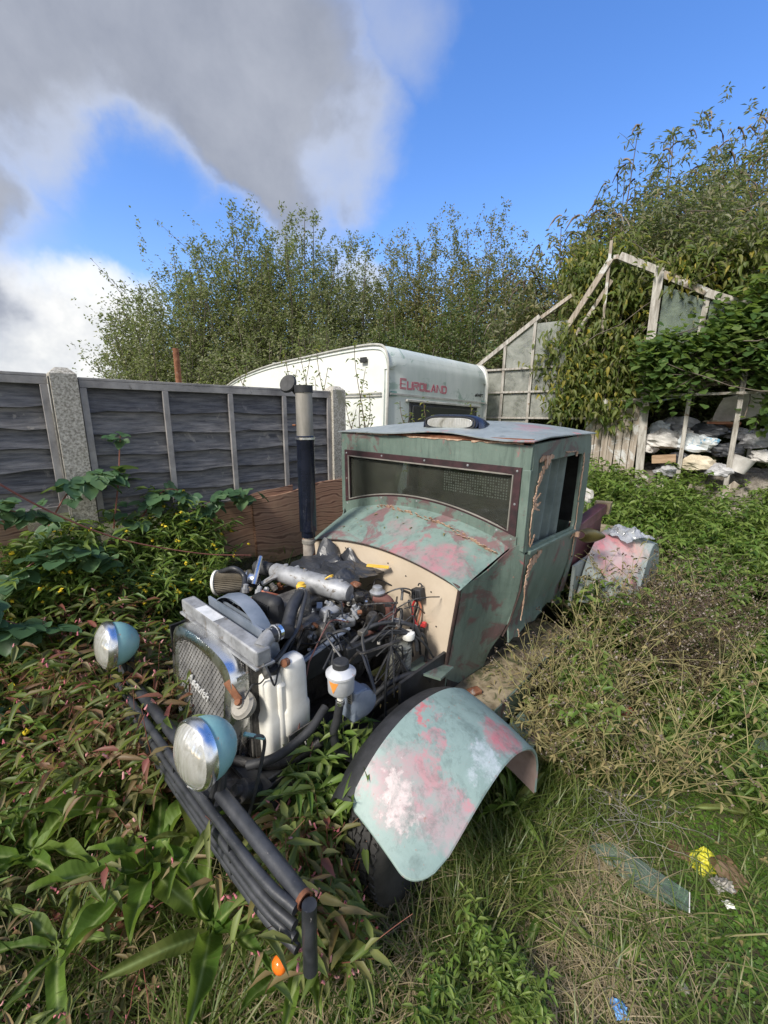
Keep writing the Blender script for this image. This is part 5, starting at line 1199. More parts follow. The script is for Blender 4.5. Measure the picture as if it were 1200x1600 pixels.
def rubbish():
    r = random.Random(8); rz = math.atan2(GD.y, GD.x)
    # rubble bank the rubbish lies on
    G = []
    for i in range(26):
        row = []
        for j in range(12):
            a = .60+1.75*i/25; off = -.25+1.5*j/11; z = .55+.62*sstep(-.25, .25, off)+.05*mnoise.noise(Vector((a*5, off*5, 2)))+.04*mnoise.noise(Vector((a*13, off*13, 2))); row.append(tuple(GW(a, float(z), off)))
        G.append(row)
    tag(MB().sheet(G, .02).build('rubble_bank', smat('rubble and soil', (.10, .085, .065), (.30, .27, .23), 12, .95, bs=1, bd=.03)), kind='structure')
    wc = smat('dirty white cloth', (.42, .40, .37), (.66, .64, .61), 6, .8); bb = smat('blue and white packet', (.50, .55, .58), (.66, .68, .68), 4, .5, c3=(.10, .32, .50), thr=.56, scale3=7)
    gy = smat('grey plastic sheet', (.24, .24, .25), (.42, .42, .43), 6, .5); cr = smat('stained cream cushion', (.42, .36, .26), (.60, .54, .42), 5, .9); kb = smat('damp cardboard', (.26, .17, .10), (.40, .28, .18), 5, .9, stretch=(1, 1, 6)); rd = smat('rusty orange board', (.28, .11, .06), (.36, .17, .10), 5, .9)
    items = [('cloth_bundle', .80, 1.45, .12, .20, .17, .16, wc, 'white cloth bundle at the left end of the rubbish, above the cardboard box', 'cloth', 11),
             ('cloth_bundle', .66, 1.36, .10, .10, .10, .12, wc, 'small white rag tucked beside the peeling greenhouse post', 'cloth', 12),
             ('plastic_sheet', .98, 1.66, .45, .22, .15, .12, gy, 'grey plastic sheet with a round blue mark, at the back of the pile', 'plastic sheet', 13),
             ('patterned_packet', 1.17, 1.43, .10, .22, .16, .14, bb, 'blue and white patterned packet in the middle of the pile', 'packet', 14),
             ('bin_bag', 1.27, 1.58, .30, .24, .16, .12, M['binbag'], 'black bin bag behind the blue and white packet', 'bin bag', 15),
             ('bin_bag', 1.02, 1.22, .02, .14, .10, .10, M['binbag'], 'black plastic bag squashed at the foot of the leaning pole', 'bin bag', 16),
             ('cushion', 1.22, 1.18, -.02, .17, .11, .12, cr, 'stained cream cushion below the patterned packet', 'cushion', 17),
             ('grey_rag', 1.78, 1.48, .20, .16, .14, .12, gy, 'grey plastic rag right of the second leaning pole', 'cloth', 28),
             ('bin_bag', 1.50, 1.36, .10, .16, .12, .12, M['binbag'], 'black bag beside the second leaning pole above the bucket', 'bin bag', 29),
             ('carrier_bag', .75, 1.58, .30, .14, .12, .12, bb, 'pale blue carrier bag at the back left of the pile', 'bag', 41), ('cloth_bundle', 1.05, 1.50, .28, .15, .12, .12, wc, 'white rag behind the first leaning pole', 'cloth', 42), ('cloth_bundle', 1.38, 1.66, .5, .16, .12, .10, cr, 'cream rag at the back of the heap under the rusty board', 'cloth', 43), ('bin_bag', .92, 1.08, -.05, .14, .08, .10, gy, 'grey sack at the foot of the heap by the upright plank', 'bag', 44), ('cloth_bundle', 1.95, 1.55, .3, .15, .12, .14, wc, 'white bundle at the far right of the heap', 'cloth', 45),
             ('cloth_bundle', 1.45, 1.12, -.10, .13, .10, .10, gy, 'grey plastic bundle between cushion and bucket', 'cloth', 30),
             ('cloth_bundle', 1.86, 1.30, .05, .15, .12, .10, wc, 'white rag at the right end of the pile behind the white bucket', 'cloth', 18),
             ('cloth_bundle', 1.62, 1.55, .45, .16, .14, .10, gy, 'grey rag in the shade beneath the white plastic seat', 'cloth', 19)]
    for (nm, a, z, off, sx, sy, h, mt, lab, cat, sd_) in items:
        lump(nm, GW(a, z+.10, off), sx*1.05, sy*1.1, h*.95, mt, lab, cat, sd_, rz+r.uniform(-.4, .4))
    p = GW(.86, 1.34, -.08); o = gthing(MB().box((0, 0, 0), (.26, .14, .10), Matrix.Rotation(rz, 3, 'Z') @ Matrix.Rotation(-.12, 3, 'Y')), 'cardboard_box', kb, 'flattened brown cardboard box under the white cloth bundle', 'box', p, bevel=.004)
    p = GW(1.42, 1.78, .30); gthing(MB().box((0, 0, 0), (.34, .20, .03), Matrix.Rotation(rz, 3, 'Z') @ Matrix.Rotation(-.25, 3, 'X')), 'rusty_board', rd, 'orange brown rusty board lying on top of the rubbish under the plastic seat', 'board', p, bevel=.003)
    p = GW(1.60, 1.24, -.08); c = MB().lathe((0, 0, 0), (.3, -.2, 1), [(0, .001), (0, .09), (.17, .115), (.18, .12), (.18, .10), (.05, .08)], 24); gthing(c, 'bucket', wc, 'white plastic bucket tipped on the right side of the rubbish beside the second pole', 'bucket', p, smooth=True)
    # white moulded plastic seat, tilted
    G = []; cc = GW(1.56, 2.0, .25)
    for i in range(11):
        t = i/10; row = []
        for j in range(11):
            u = j/10*2-1; x = .25*u*(1-.25*t); y = .18*(t-.5)*-1; z = .32*t**.7+.05*u*u*(1-t) ; row.append(tuple(GD*x*1.0+GN*(.25-.30*t)*.6*1.+Vector((0, 0, z-.16+.05*u))))
        G.append(row)
    gthing(MB().sheet(G, .012), 'moulded_chair', wc, 'white moulded plastic chair shell lying tilted at the top of the rubbish', 'chair', cc, smooth=True)
    # heap of pale litter by the greenhouse wall behind the cab
    lump('foil_bag', GW(-.10, .86, -.95), .24, .17, .20, gy, 'silver grey foil rubbish bag piled behind the cab, above the maroon rail', 'bag', 23, 1)
    lump('plastic_wrap', GW(.10, .86, -1.15), .18, .14, .18, wc, 'white plastic wrapping heaped behind the truck bed', 'wrapping', 24, .4)
rubbish()

# ------------------------------------------------------------------ vegetation
def leaf_tpl(n=3, width=(.0, .8, 1., .7, 0), droop=.25, fold=.25, wav=0.):
    """unit leaf along +x; width scaled to 1; returns verts, triangles. n inner stations"""
    V = [(0, 0, 0)]; F = []; xs = np.linspace(0, 1, n+2); wf = np.interp(xs, np.linspace(0, 1, len(width)), width)
    for i in range(1, n+1):
        x = xs[i]; z = -droop*x*x; w = wf[i]*.5; f = fold*w + (wav*(1 if i % 2 else -1))
        V += [(x, -w, z+f), (x, 0, z), (x, w, z+f)]
    V.append((1, 0, -droop)); t = len(V)-1
    F += [(0, 2, 1), (0, 3, 2)]
    for i in range(n-1):
        a = 1+3*i; b = a+3; F += [(a, a+1, b+1), (a, b+1, b), (a+1, a+2, b+2), (a+1, b+2, b+1)]
    a = 1+3*(n-1); F += [(a, a+1, t), (a+1, a+2, t)]
    return np.array(V), np.array(F)
T_SMALL = (np.array([(0, 0, 0), (.45, -.5, .06), (1, 0, -.12), (.5, .5, .06)], float), np.array([(0, 1, 2), (0, 2, 3)]))
T_SMALL4 = (np.array([(0, 0, 0), (.35, -.48, .05), (.85, -.35, .02), (1, 0, -.08), (.85, .35, .02), (.35, .48, .05)], float), np.array([(0, 1, 5), (1, 2, 4), (1, 4, 5), (2, 3, 4)]))
T_LANCE = leaf_tpl(2, (0, .9, 1, .55, 0), .30, .3)
T_LONG = leaf_tpl(3, (0, .8, 1, .6, 0), .45, .3)
T_ROUND = leaf_tpl(2, (0, 1, 1.05, .8, 0), .10, .15)
def frames(yaw, pitch, roll):
    cy, sy, cp, sp, cr, sr = np.cos(yaw), np.sin(yaw), np.cos(pitch), np.sin(pitch), np.cos(roll), np.sin(roll)
    X = np.stack([cp*cy, cp*sy, sp], -1); Y0 = np.stack([-sy, cy, np.zeros_like(sy)], -1); Z0 = np.cross(X, Y0)
    Y = Y0*cr[:, None]+Z0*sr[:, None]; Z = np.cross(X, Y); return np.stack([X, Y, Z], -1)
def scatter(tpl, pos, yaw, pitch, roll, L, W):
    tv, tf = tpl; n = len(pos); Mx = frames(yaw, pitch, roll)
    s = np.stack([L, W, L], -1)[:, None, :]*tv[None]
    V = np.einsum('nij,nkj->nki', Mx, s)+pos[:, None, :]
    F = tf[None]+(np.arange(n)*len(tv))[:, None, None]
    return V.reshape(-1, 3), F.reshape(-1, tf.shape[1])
def tubes_np(paths, radii, k=4):
    """paths: list of (m,3) arrays"""
    Vs = []; Fs = []; b = 0
    for p, r in zip(paths, radii):
        m = len(p); t = np.gradient(p, axis=0); t /= np.linalg.norm(t, axis=1, keepdims=True)+1e-9
        ref = np.where(np.abs(t[:, 2:3]) < .9, np.array([[0, 0, 1.]]), np.array([[1., 0, 0]])); x = np.cross(t, ref); x /= np.linalg.norm(x, axis=1, keepdims=True)+1e-9; y = np.cross(t, x)
        a = np.arange(k)*2*np.pi/k; rr = np.linspace(r[0], r[1], m)[:, None, None]
        V = p[:, None, :]+(x[:, None, :]*np.cos(a)[None, :, None]+y[:, None, :]*np.sin(a)[None, :, None])*rr
        Vs.append(V.reshape(-1, 3)); i, j = np.meshgrid(np.arange(m-1), np.arange(k), indexing='ij'); j2 = (j+1) % k
        Fs.append(np.stack([i*k+j, i*k+j2, (i+1)*k+j2, (i+1)*k+j], -1).reshape(-1, 4)+b); b += m*k
    return np.concatenate(Vs), np.concatenate(Fs)
def U(a, b, n=None): return rng.uniform(a, b, n)

M['bark'] = smat('grey brown bark', (.07, .055, .04), (.16, .135, .11), 12, .9, bs=.8)
M['lf_willow'] = leafmat('sallow leaves', [(0.128, 0.154, 0.067), (0.201, 0.221, 0.108), (0.268, 0.275, 0.147), (0.336, 0.322, 0.188), (0.175, 0.188, 0.087), (0.228, 0.221, 0.108)], .3, .55)
M['lf_willow2'] = leafmat('autumn sallow leaves', [(0.165, 0.172, 0.076), (0.275, 0.248, 0.117), (0.343, 0.275, 0.123), (0.220, 0.213, 0.097), (0.138, 0.158, 0.062)], .3, .55)
M['lf_dark'] = leafmat('dark shrub leaves', [(0.069, 0.106, 0.037), (0.106, 0.150, 0.053), (0.150, 0.181, 0.075), (0.200, 0.206, 0.094)], .25, .5)
M['lf_budd'] = leafmat('grey green buddleia leaves', [(0.098, 0.121, 0.057), (0.149, 0.167, 0.086), (0.218, 0.218, 0.127), (0.276, 0.270, 0.184), (0.253, 0.196, 0.081)], .3, .55)
M['lf_climb'] = leafmat('climber leaves', [(0.084, 0.131, 0.032), (0.137, 0.179, 0.042), (0.189, 0.221, 0.058), (0.221, 0.210, 0.074), (0.116, 0.147, 0.037), (0.179, 0.200, 0.063), (0.473, 0.378, 0.053)], .35, .5)
M['lf_bramb'] = leafmat('bramble leaves', [(.06, .12, .035), (.09, .16, .05), (.14, .21, .06), (.20, .26, .08)], .35, .45)
M['lf_bramb_d'] = leafmat('blue green bramble leaves', [(0.047, 0.101, 0.047), (0.074, 0.149, 0.068), (0.115, 0.189, 0.081)], .2, .45, per='object')
M['lf_dock'] = leafmat('dock leaves', [(.065, .13, .02), (.10, .18, .025), (.15, .24, .04), (.12, .16, .035), (.20, .19, .06)], .3, .52, per='object', rib=True, spec=.25)
M['lf_red'] = leafmat('redshank leaves', [(0.101, 0.134, 0.034), (0.146, 0.185, 0.050), (0.202, 0.213, 0.073), (0.224, 0.190, 0.084), (0.246, 0.123, 0.078), (0.291, 0.078, 0.078), (0.123, 0.157, 0.039), (0.112, 0.168, 0.034)], .3, .5)
M['lf_redg'] = leafmat('green redshank leaves', [(0.109, 0.163, 0.034), (0.163, 0.230, 0.054), (0.217, 0.271, 0.075), (0.257, 0.257, 0.095), (0.135, 0.204, 0.041), (0.326, 0.204, 0.109), (0.135, 0.176, 0.041)], .3, .5)
M['lf_brown'] = leafmat('browning redshank leaves', [(0.143, 0.143, 0.050), (0.209, 0.176, 0.077), (0.264, 0.187, 0.099), (0.220, 0.121, 0.066), (0.121, 0.143, 0.044), (0.308, 0.242, 0.132)], .2, .6)
M['lf_weed'] = leafmat('weed leaves', [(0.082, 0.157, 0.030), (0.137, 0.226, 0.040), (0.191, 0.273, 0.055), (0.246, 0.315, 0.082), (0.117, 0.177, 0.038)], .3, .45)
M['lf_dry'] = leafmat('dry curled leaves', [(0.192, 0.144, 0.060), (0.288, 0.240, 0.108), (0.144, 0.168, 0.054), (0.120, 0.072, 0.042)], .15, .7)
M['grass'] = leafmat('grass blades', [(.065, .11, .022), (.10, .15, .03), (.14, .19, .04), (.18, .22, .06), (.36, .31, .16)], .3, .4)
M['drygrass'] = leafmat('straw', [(.30, .23, .13), (.42, .34, .21), (.36, .29, .19), (.22, .17, .09)], .15, .6)
M['clover'] = leafmat('small round leaves', [(.06, .13, .018), (.09, .18, .025), (.13, .23, .035), (.17, .28, .06)], .3, .4)
M['stem_g'] = smat('green stem', (.09, .13, .035), (.16, .19, .07), 10, .6); M['stem_r'] = smat('red stem', (.16, .05, .04), (.24, .10, .06), 10, .55)
M['stem_tan'] = smat('olive tan stem', (.20, .18, .07), (.32, .29, .13), 10, .7); M['stem_d'] = smat('dark dry stem', (.07, .045, .03), (.15, .11, .07), 10, .8)
M['pinkfl'] = leafmat('pink flower spikes', [(.48, .12, .16), (.60, .24, .26), (.62, .34, .32), (.40, .08, .10)], .1, .6)
M['yelfl'] = leafmat('yellow flowers', [(.75, .55, .02), (.80, .62, .05)], .1, .6)
M['pod'] = leafmat('brown seed heads', [(.045, .03, .02), (.10, .07, .05), (.20, .16, .12), (.34, .30, .26)], 0, .8)

# trees ----------------------------------------------------------------
def tree(name, x, y, h, rr, nl, mat, label, cat='tree', group=None, leafL=.062, leafW=.026, z0=0., tpl=T_SMALL, nsh=60, low=.12, droop=0., lean=(0, 0), panicle=0, twl=.62):
    root = empty(name, (x, y, z0)); tag(root, label, cat, group)
    paths = []; rad = []; tw = []
    for k in range(nsh):
        th = U(0, 2*np.pi); ro = rr*np.sqrt(U(0, 1)); hh = h*(1-.40*(ro/rr)**2.2)*U(.80, 1.0)
        t = np.linspace(0, 1, 7)[:, None]; e = np.array([ro*np.cos(th)+lean[0]*h*.2, ro*np.sin(th)+lean[1]*h*.2, hh])
        mid = np.array([e[0]*.55, e[1]*.55, hh*.42]); p = (1-t)**2*np.array([[U(-.12, .12), U(-.12, .12), 0]])+2*t*(1-t)*mid+t*t*e
        p += rng.normal(0, .025*h/5, p.shape)*t
        if k < 26: paths.append(p); rad.append((.045*h/6, .006))
        nt_ = 17
        for q in range(nt_):
            f = U(low, 1); i = f*6; i0 = min(int(i), 5); b = p[i0]*(1-(i-i0))+p[i0+1]*(i-i0)
            d = (p[i0+1]-p[i0]); d /= np.linalg.norm(d); a = U(0, 2*np.pi); out = np.array([np.cos(a), np.sin(a), U(-.2, .5)])*U(.5, 1.35)
            dv = d*.75+out; dv /= np.linalg.norm(dv); L = U(.35, 1.)*twl*(1.15-.3*f)
            s = np.linspace(0, 1, 4)[:, None]; tp = b+dv*L*s+np.array([[0, 0, 1]])*(.10-droop)*L*s*s*1.4; tw.append(tp)
        # leader tip
        tp = p[-1]+(p[-1]-p[-2])/np.linalg.norm(p[-1]-p[-2])*np.linspace(0, .16, 4)[:, None]; tw.append(tp)
    TWI = np.array(tw); sel = rng.integers(0, len(TWI), nl); f = U(0, 1, nl)*3; i0 = np.minimum(f.astype(int), 2); fr_ = (f-i0)[:, None]
    base = TWI[sel, i0]*(1-fr_)+TWI[sel, i0+1]*fr_; base += rng.normal(0, .035, base.shape)
    nf = int(nl*.25); uu = rng.normal(0, 1, (nf, 3)); uu /= np.linalg.norm(uu, axis=1, keepdims=True); uu *= U(.35, 1., nf)[:, None]**.5
    cl = rng.integers(0, 60, nf); cc_ = rng.normal(0, .12, (60, 3))
    base[:nf] = uu*np.array([rr*.80, rr*.80, h*.40])+np.array([lean[0]*h*.1, lean[1]*h*.1, h*.46])+cc_[cl]
    base[:, 2] = np.maximum(base[:, 2], .05)
    V, F = scatter(tpl, base, U(0, 6.283, nl), U(-.9, .9, nl)-droop, U(-1.2, 1.2, nl), leafL*U(.6, 1.25, nl), leafW*U(.7, 1.25, nl))
    tag(mesh_np('crown', V, F, mat, root), kind='stuff')
    keep = rng.choice(len(TWI), min(len(TWI), 300), replace=False)
    V2, F2 = tubes_np(paths+[TWI[i] for i in keep], rad+[(.005, .002)]*len(keep), 4)
    mesh_np('trunk', V2, F2, M['bark'], root)
    if panicle:
        pp = []; rd = []
        tips = TWI[np.argsort(-TWI[:, -1, 2])[:panicle*3:3]]
        for tpn in tips:
            s = np.linspace(0, 1, 7)[:, None]; a = U(0, 6.28); d = np.array([np.cos(a), np.sin(a), 0]); pp.append(tpn[-1]+d*.20*s+np.array([[0, 0, 1]])*(.06*s-.26*s*s)); rd.append((.016, .006))
        V3, F3 = tubes_np(pp, rd, 5); V3 += rng.normal(0, .004, V3.shape); tag(mesh_np('dead_panicles', V3, F3, M['pod'], root), kind='stuff')
    return root
trees = [(-5.35, 10.0, 4.5, 1.0, 14000, 'lf_willow', 'lowest sallow at the left end of the row beside the white cloud'),
         (-4.45, 10.1, 5.75, 1.25, 24000, 'lf_willow', 'tall upright sallow at the left of the row behind the rusty pole'),
         (-3.2, 10.4, 6.25, 1.25, 26000, 'lf_willow', 'tallest grey green sallow behind the fence left of the caravan'),
         (-2.0, 10.5, 6.3, 1.25, 26000, 'lf_willow', 'grey green sallow with spiky top behind the caravan nose'),
         (-.75, 10.6, 5.75, 1.2, 24000, 'lf_willow', 'slightly lower sallow behind the middle of the caravan roof'),
         (.45, 11.2, 6.15, 1.15, 22000, 'lf_willow2', 'browner sallow rising above the rear corner of the caravan'),
         (1.5, 11.3, 6.55, 1.2, 22000, 'lf_willow2', 'brownish upright sallow right of the caravan with a flat topped crown'),
         (2.6, 11.2, 6.6, 1.2, 22000, 'lf_willow2', 'brownish sallow just left of the blue gap before the greenhouse shrubs')]
for (x, y, h, r_, nl, mt, lab) in trees: tree('sallow_tree', x, y, h, r_*1.25, int(nl*2.4), M[mt], lab, group='sallow trees behind the fence and caravan', leafL=.066, leafW=.033, nsh=84, twl=.92, droop=.04)
for (x, y, h, r_, lab) in [(-4.3, 8.7, 3.5, 1.15, 'low bushy shrub filling behind the fence near the concrete post'), (-2.7, 8.9, 3.8, 1.2, 'rounded olive shrub behind the fence and rusty pole'), (-1.1, 9.0, 3.9, 1.2, 'dense olive shrub behind the caravan nose'),
                           (.4, 9.3, 4.3, 1.15, 'dense dark shrub behind the caravan roof'), (1.8, 9.4, 4.5, 1.15, 'dense dark shrub between caravan and greenhouse'), (2.9, 9.9, 4.6, 1.1, 'dark shrub behind the left slope of the greenhouse')]:
    tree('shrub', x, y, h, r_, 22000, M['lf_dark'] if x > 0 else M['lf_willow'], lab, 'shrub', group='shrubs under the sallows', nsh=50, low=.05, leafL=.07, leafW=.034)
for i, (x, y, h, r_, lab) in enumerate([(2.65, 8.3, 4.7, .95, 'arching buddleia over the left slope of the greenhouse'), (3.35, 8.2, 5.6, 1.0, 'buddleia with drooping brown flower heads above the greenhouse ridge'), (4.15, 8.3, 6.45, 1.1, 'tall buddleia with curled dead panicles right of the ridge'),
                           (5.15, 8.5, 6.9, 1.25, 'tall buddleia towards the right edge above the green panes'), (6.4, 8.6, 7.7, 1.4, 'tallest buddleia at the right edge of the view'), (7.9, 8.3, 7.9, 1.5, 'buddleia just outside the right edge'), (6.2, 6.6, 5.0, 1.0, 'dense green shrub at the right edge behind the greenhouse eaves'), (3.5, 7.3, 4.7, .85, 'low buddleia tumbling over the greenhouse ridge'), (4.5, 7.2, 5.6, .95, 'leafy buddleia hanging over the right roof slope of the greenhouse'), (5.5, 7.4, 6.3, 1.1, 'heavy rounded buddleia above the right greenhouse eaves')]):
    tree('buddleia', x, y, h, r_, 25000, M['lf_budd'] if i % 3 != 1 else M['lf_willow2'], lab, 'shrub', group='buddleias over the greenhouse', leafL=.11, leafW=.030, nsh=58, droop=.28, tpl=T_SMALL, panicle=34, low=.08, twl=.75)

def cloud_plant(name, label, cat, boxes, mat, tpl=T_ROUND, L=.09, W=.07, group=None, stems=30, pitch=(-.8, .3)):
    """climber filling a few oblique boxes given in greenhouse coordinates (a0,a1,z0,z1,o0,o1,n)"""
    root = empty(name, tuple(GW(boxes[0][0], 0, 0))); tag(root, label, cat, group); P = []
    for (a0, a1, z0, z1, o0, o1, n) in boxes:
        # clumps inside each box give gaps and lumps
        m = max(8, n//55); ca = U(a0, a1, m); cz = U(z0, z1, m); co = U(o0, o1, m); idx = rng.integers(0, m, n)
        pts = np.stack([ca[idx], co[idx], cz[idx]], -1)+rng.normal(0, 1, (n, 3))*np.array([.11, .10, .11]); P.append(pts)
    P = np.concatenate(P); Wp = np.array([GD.x, GD.y, 0])[None]*P[:, 0:1]+np.array([GN.x, GN.y, 0])[None]*P[:, 1:2]+np.array([GA.x, GA.y, 0])[None]+np.array([0, 0, 1.])[None]*P[:, 2:3]
    Wp -= np.array(root.location)[None]; n = len(Wp)
    V, F = scatter(tpl, Wp, U(3.2, 6.2, n), U(pitch[0], pitch[1], n), U(-.7, .7, n), L*U(.5, 1.2, n), W*U(.6, 1.2, n)); tag(mesh_np('foliage', V, F, mat, root), kind='stuff')
    ps = []
    for k in range(stems):
        i, j = rng.integers(0, n, 2); a = Wp[i]; b = Wp[j]
        if np.linalg.norm(a-b) > 1.6: continue
        s = np.linspace(0, 1, 6)[:, None]; ps.append(a*(1-s)+b*s+np.array([[0, 0, 1]])*(-.25*s*(1-s))+rng.normal(0, .02, (6, 3)))
    V, F = tubes_np(ps, [(.007, .004)]*len(ps), 4); mesh_np('stem', V, F, M['bark'], root)
    return root
cloud_plant('climbing_shrub', 'climber with yellowing leaves smothering the middle of the greenhouse gable', 'climber', [(-.45, .46, 2.15, 3.0, -.15, .45, 2700), (-.25, .46, 2.9, 3.7, .0, .7, 2000), (-.95, -.35, 1.95, 3.0, -.05, .3, 900), (-.85, .1, 3.2, 4.2, .2, 1.0, 2600), (.5, 1.7, 3.35, 3.9, -.05, .5, 1800), (-.55, .3, 1.9, 2.2, -.2, 0, 500)], M['lf_climb'], T_LONG, .12, .042, stems=110, pitch=(-1.3, .2))
cloud_plant('climbing_shrub', 'dark tangle of foliage inside the greenhouse behind the panes', 'climber', [(-1.8, .5, 1.0, 3.0, .5, 1.8, 7000), (.55, 2.3, 1.9, 3.4, .8, 2.0, 6000), (.6, 2.4, 1.0, 2.2, 1.3, 2.4, 4500)], M['lf_dark'], T_SMALL, .12, .055, stems=120)
cloud_plant('bramble', 'large leaved light green bramble spilling over the right side of the greenhouse', 'bramble', [(.55, 2.3, 2.35, 2.72, -.45, -.05, 1900), (1.15, 2.5, 2.5, 3.05, -.35, .1, 1700), (1.75, 2.4, 1.85, 2.4, -.4, -.1, 500), (.5, .95, 2.15, 2.6, -.4, -.1, 350), (1.2, 2.6, 2.85, 3.3, -.25, .2, 900)], M['lf_bramb'], T_ROUND, .115, .088, stems=60)
cloud_plant('climbing_shrub', 'dense ivy coloured growth along the greenhouse roof at the right', 'climber', [(.7, 2.8, 3.1, 4.3, .1, 1.2, 7000), (0, 1.2, 3.6, 4.8, .4, 1.6, 5000)], M['lf_budd'], T_LANCE, .10, .034, stems=60)

# generic weeds ----------------------------------------------------------
def weed_mesh(h, nstem, L, W, lpf, branch=3, spread=.35, tpl=T_LANCE, leafmat_='lf_red', stemmat='stem_r', flower=None, fl_n=14, fl_L=.022, fl_r=.0045, pitch=(-.5, .6), bare=0.0, sr=.0022, curl=0):
    paths = []; rad = []; LP = []; tips = []
    for k in range(nstem):
        a = U(0, 6.283); s = U(.3, 1)*spread*h; hh = h*U(.7, 1.05); t = np.linspace(0, 1, 8)[:, None]
        e = np.array([np.cos(a)*s, np.sin(a)*s, hh]); p = t*e+np.array([[np.cos(a), np.sin(a), 0]])*(.10*h*np.sin(t*3.1))*U(-1, 1)+rng.normal(0, .006, (8, 3))*t
        paths.append(p); rad.append((sr*1.4, sr*.6)); subs = [p]; tips.append(p[-1])
        for b in range(branch):
            i = rng.integers(2, 7); aa = U(0, 6.283); l = U(.15, .42)*h; q = np.linspace(0, 1, 5)[:, None]
            d = np.array([np.cos(aa)*.8, np.sin(aa)*.8, U(.5, 1.1)]); bp = p[i]+d*l*q+np.array([[0, 0, -1]])*.15*l*q*q; paths.append(bp); rad.append((sr*.8, sr*.4)); subs.append(bp); tips.append(bp[-1])
        for sp in subs:
            m = max(2, int(lpf*(1 if sp is p else .55))); f = U(bare if sp is p else .1, 1, m)*(len(sp)-1); i0 = np.minimum(f.astype(int), len(sp)-2); fr_ = (f-i0)[:, None]
            LP.append(sp[i0]*(1-fr_)+sp[i0+1]*fr_)
    LP = np.concatenate(LP); n = len(LP)
    V, F = scatter(tpl, LP, U(0, 6.283, n), U(pitch[0], pitch[1], n), U(-.5, .5, n), L*U(.5, 1.2, n), W*U(.7, 1.2, n))
    st = tubes_np(paths, rad, 4); fl = None
    if flower:
        tips = np.array(tips); m = fl_n; sel = rng.integers(0, len(tips), m); ps = []; rr = []
        for i in sel:
            b = tips[i]+rng.normal(0, .010, 3); a = U(0, 6.28); d = np.array([np.cos(a)*.5, np.sin(a)*.5, U(.5, 1)]); ps.append(b+d*fl_L*np.linspace(0, 1, 4)[:, None]); rr.append((fl_r, fl_r*.6))
        fv, ff = tubes_np(ps, rr, 5); fv += rng.normal(0, fl_r*.28, fv.shape); fl = (fv, ff)
    return dict(leaf=(V, F, leafmat_), stem=(*st, stemmat), fl=(*fl, flower) if fl else None)
def proto(name, w):
    """returns meshes to link as parts; each placed weed is an Empty with stem, foliage and flower parts sharing them"""
    out = []
    for key, nm in (('stem', 'stem'), ('leaf', 'foliage'), ('fl', 'flowers')):
        if w[key] is None: continue
        V, F, mt = w[key]; o = mesh_np(nm, V, F, M[mt], None); me = o.data; bpy.data.objects.remove(o); out.append((nm, me))
    return (name, out)
def put(pr, x, y, z, rz, s, label, cat, group, tilt=(0, 0), sz=None):
    root = empty(pr[0], (x, y, z), rz); root.rotation_euler = (tilt[0], tilt[1], rz); root.scale = (s, s, sz or s); tag(root, label, cat, group)
    for nm, me in pr[1]:
        o = bpy.data.objects.new(nm, me); col.objects.link(o); o.parent = root
        if nm != 'stem': o['kind'] = 'stuff'
    return root
def in_truck(s, w, m=0.0):
    if -.06-m < s < .12+m and abs(w) < .95+m: return True
    if .1 < s < 3.6 and abs(w) < .56+m: return True
    if .3-m < s < 1.25+m and .56 < abs(w) < 1.04+m: return True
    if 1.2 < s < 2.55 and abs(w) < .80+m: return True
    if 2.4 < s < 3.5 and abs(w) < 1.05+m: return True
    return False
red = [proto('redshank_weed', weed_mesh(.55, 5, .105, .026, 9, 4, .42, T_LANCE, mt_, 'stem_r' if q_ < 3 else 'stem_tan', 'pinkfl', 20)) for q_, mt_ in enumerate(('lf_red', 'lf_redg', 'lf_redg', 'lf_brown', 'lf_redg', 'lf_redg'))]
LOOK = ('reddening', 'mostly green', 'green leaved', 'browning', 'fresh green', 'pale green')
redtall = [proto('redshank_weed', weed_mesh(.85, 6, .11, .025, 13, 4, .32, T_LANCE, 'lf_red', 'stem_r', 'pinkfl', 22)) for _ in range(3)]
bank = [proto('groundsel_weed', weed_mesh(.55, 7, .075, .018, 16, 5, .35, T_LANCE, 'lf_weed', 'stem_g', 'yelfl', 11, .012, .010)) for _ in range(4)]
tall = [proto('leafy_weed', weed_mesh(.8, 7, .075, .030, 20, 4, .30, T_LANCE, 'lf_weed', 'stem_g')) for _ in range(4)]
seed = [proto('dry_seed_plant', weed_mesh(.85, 7, .05, .014, 7, 8, .48, T_LANCE, 'lf_dry', 'stem_tan', 'pod', 150, .010, .0045, sr=.0026, bare=.2)) for _ in range(4)]
seedd = [proto('dry_seed_plant', weed_mesh(.8, 7, .035, .010, 5, 9, .45, T_LANCE, 'lf_dry', 'stem_d', 'pod', 210, .009, .0045, sr=.0020, bare=.3)) for _ in range(3)]
leafy = [proto('willowherb_weed', weed_mesh(.5, 6, .085, .026, 14, 3, .40, T_LANCE, 'lf_weed', 'stem_g')) for _ in range(4)]
DOCKS = [(-0.8, 1.16), (-0.545, 1.0), (-0.66, 1.25), (-1.22, 1.55), (-1.1, 1.36), (-1.3, 1.22), (-1.75, 1.85), (-1.02, 0.98), (-0.25, 0.95)]
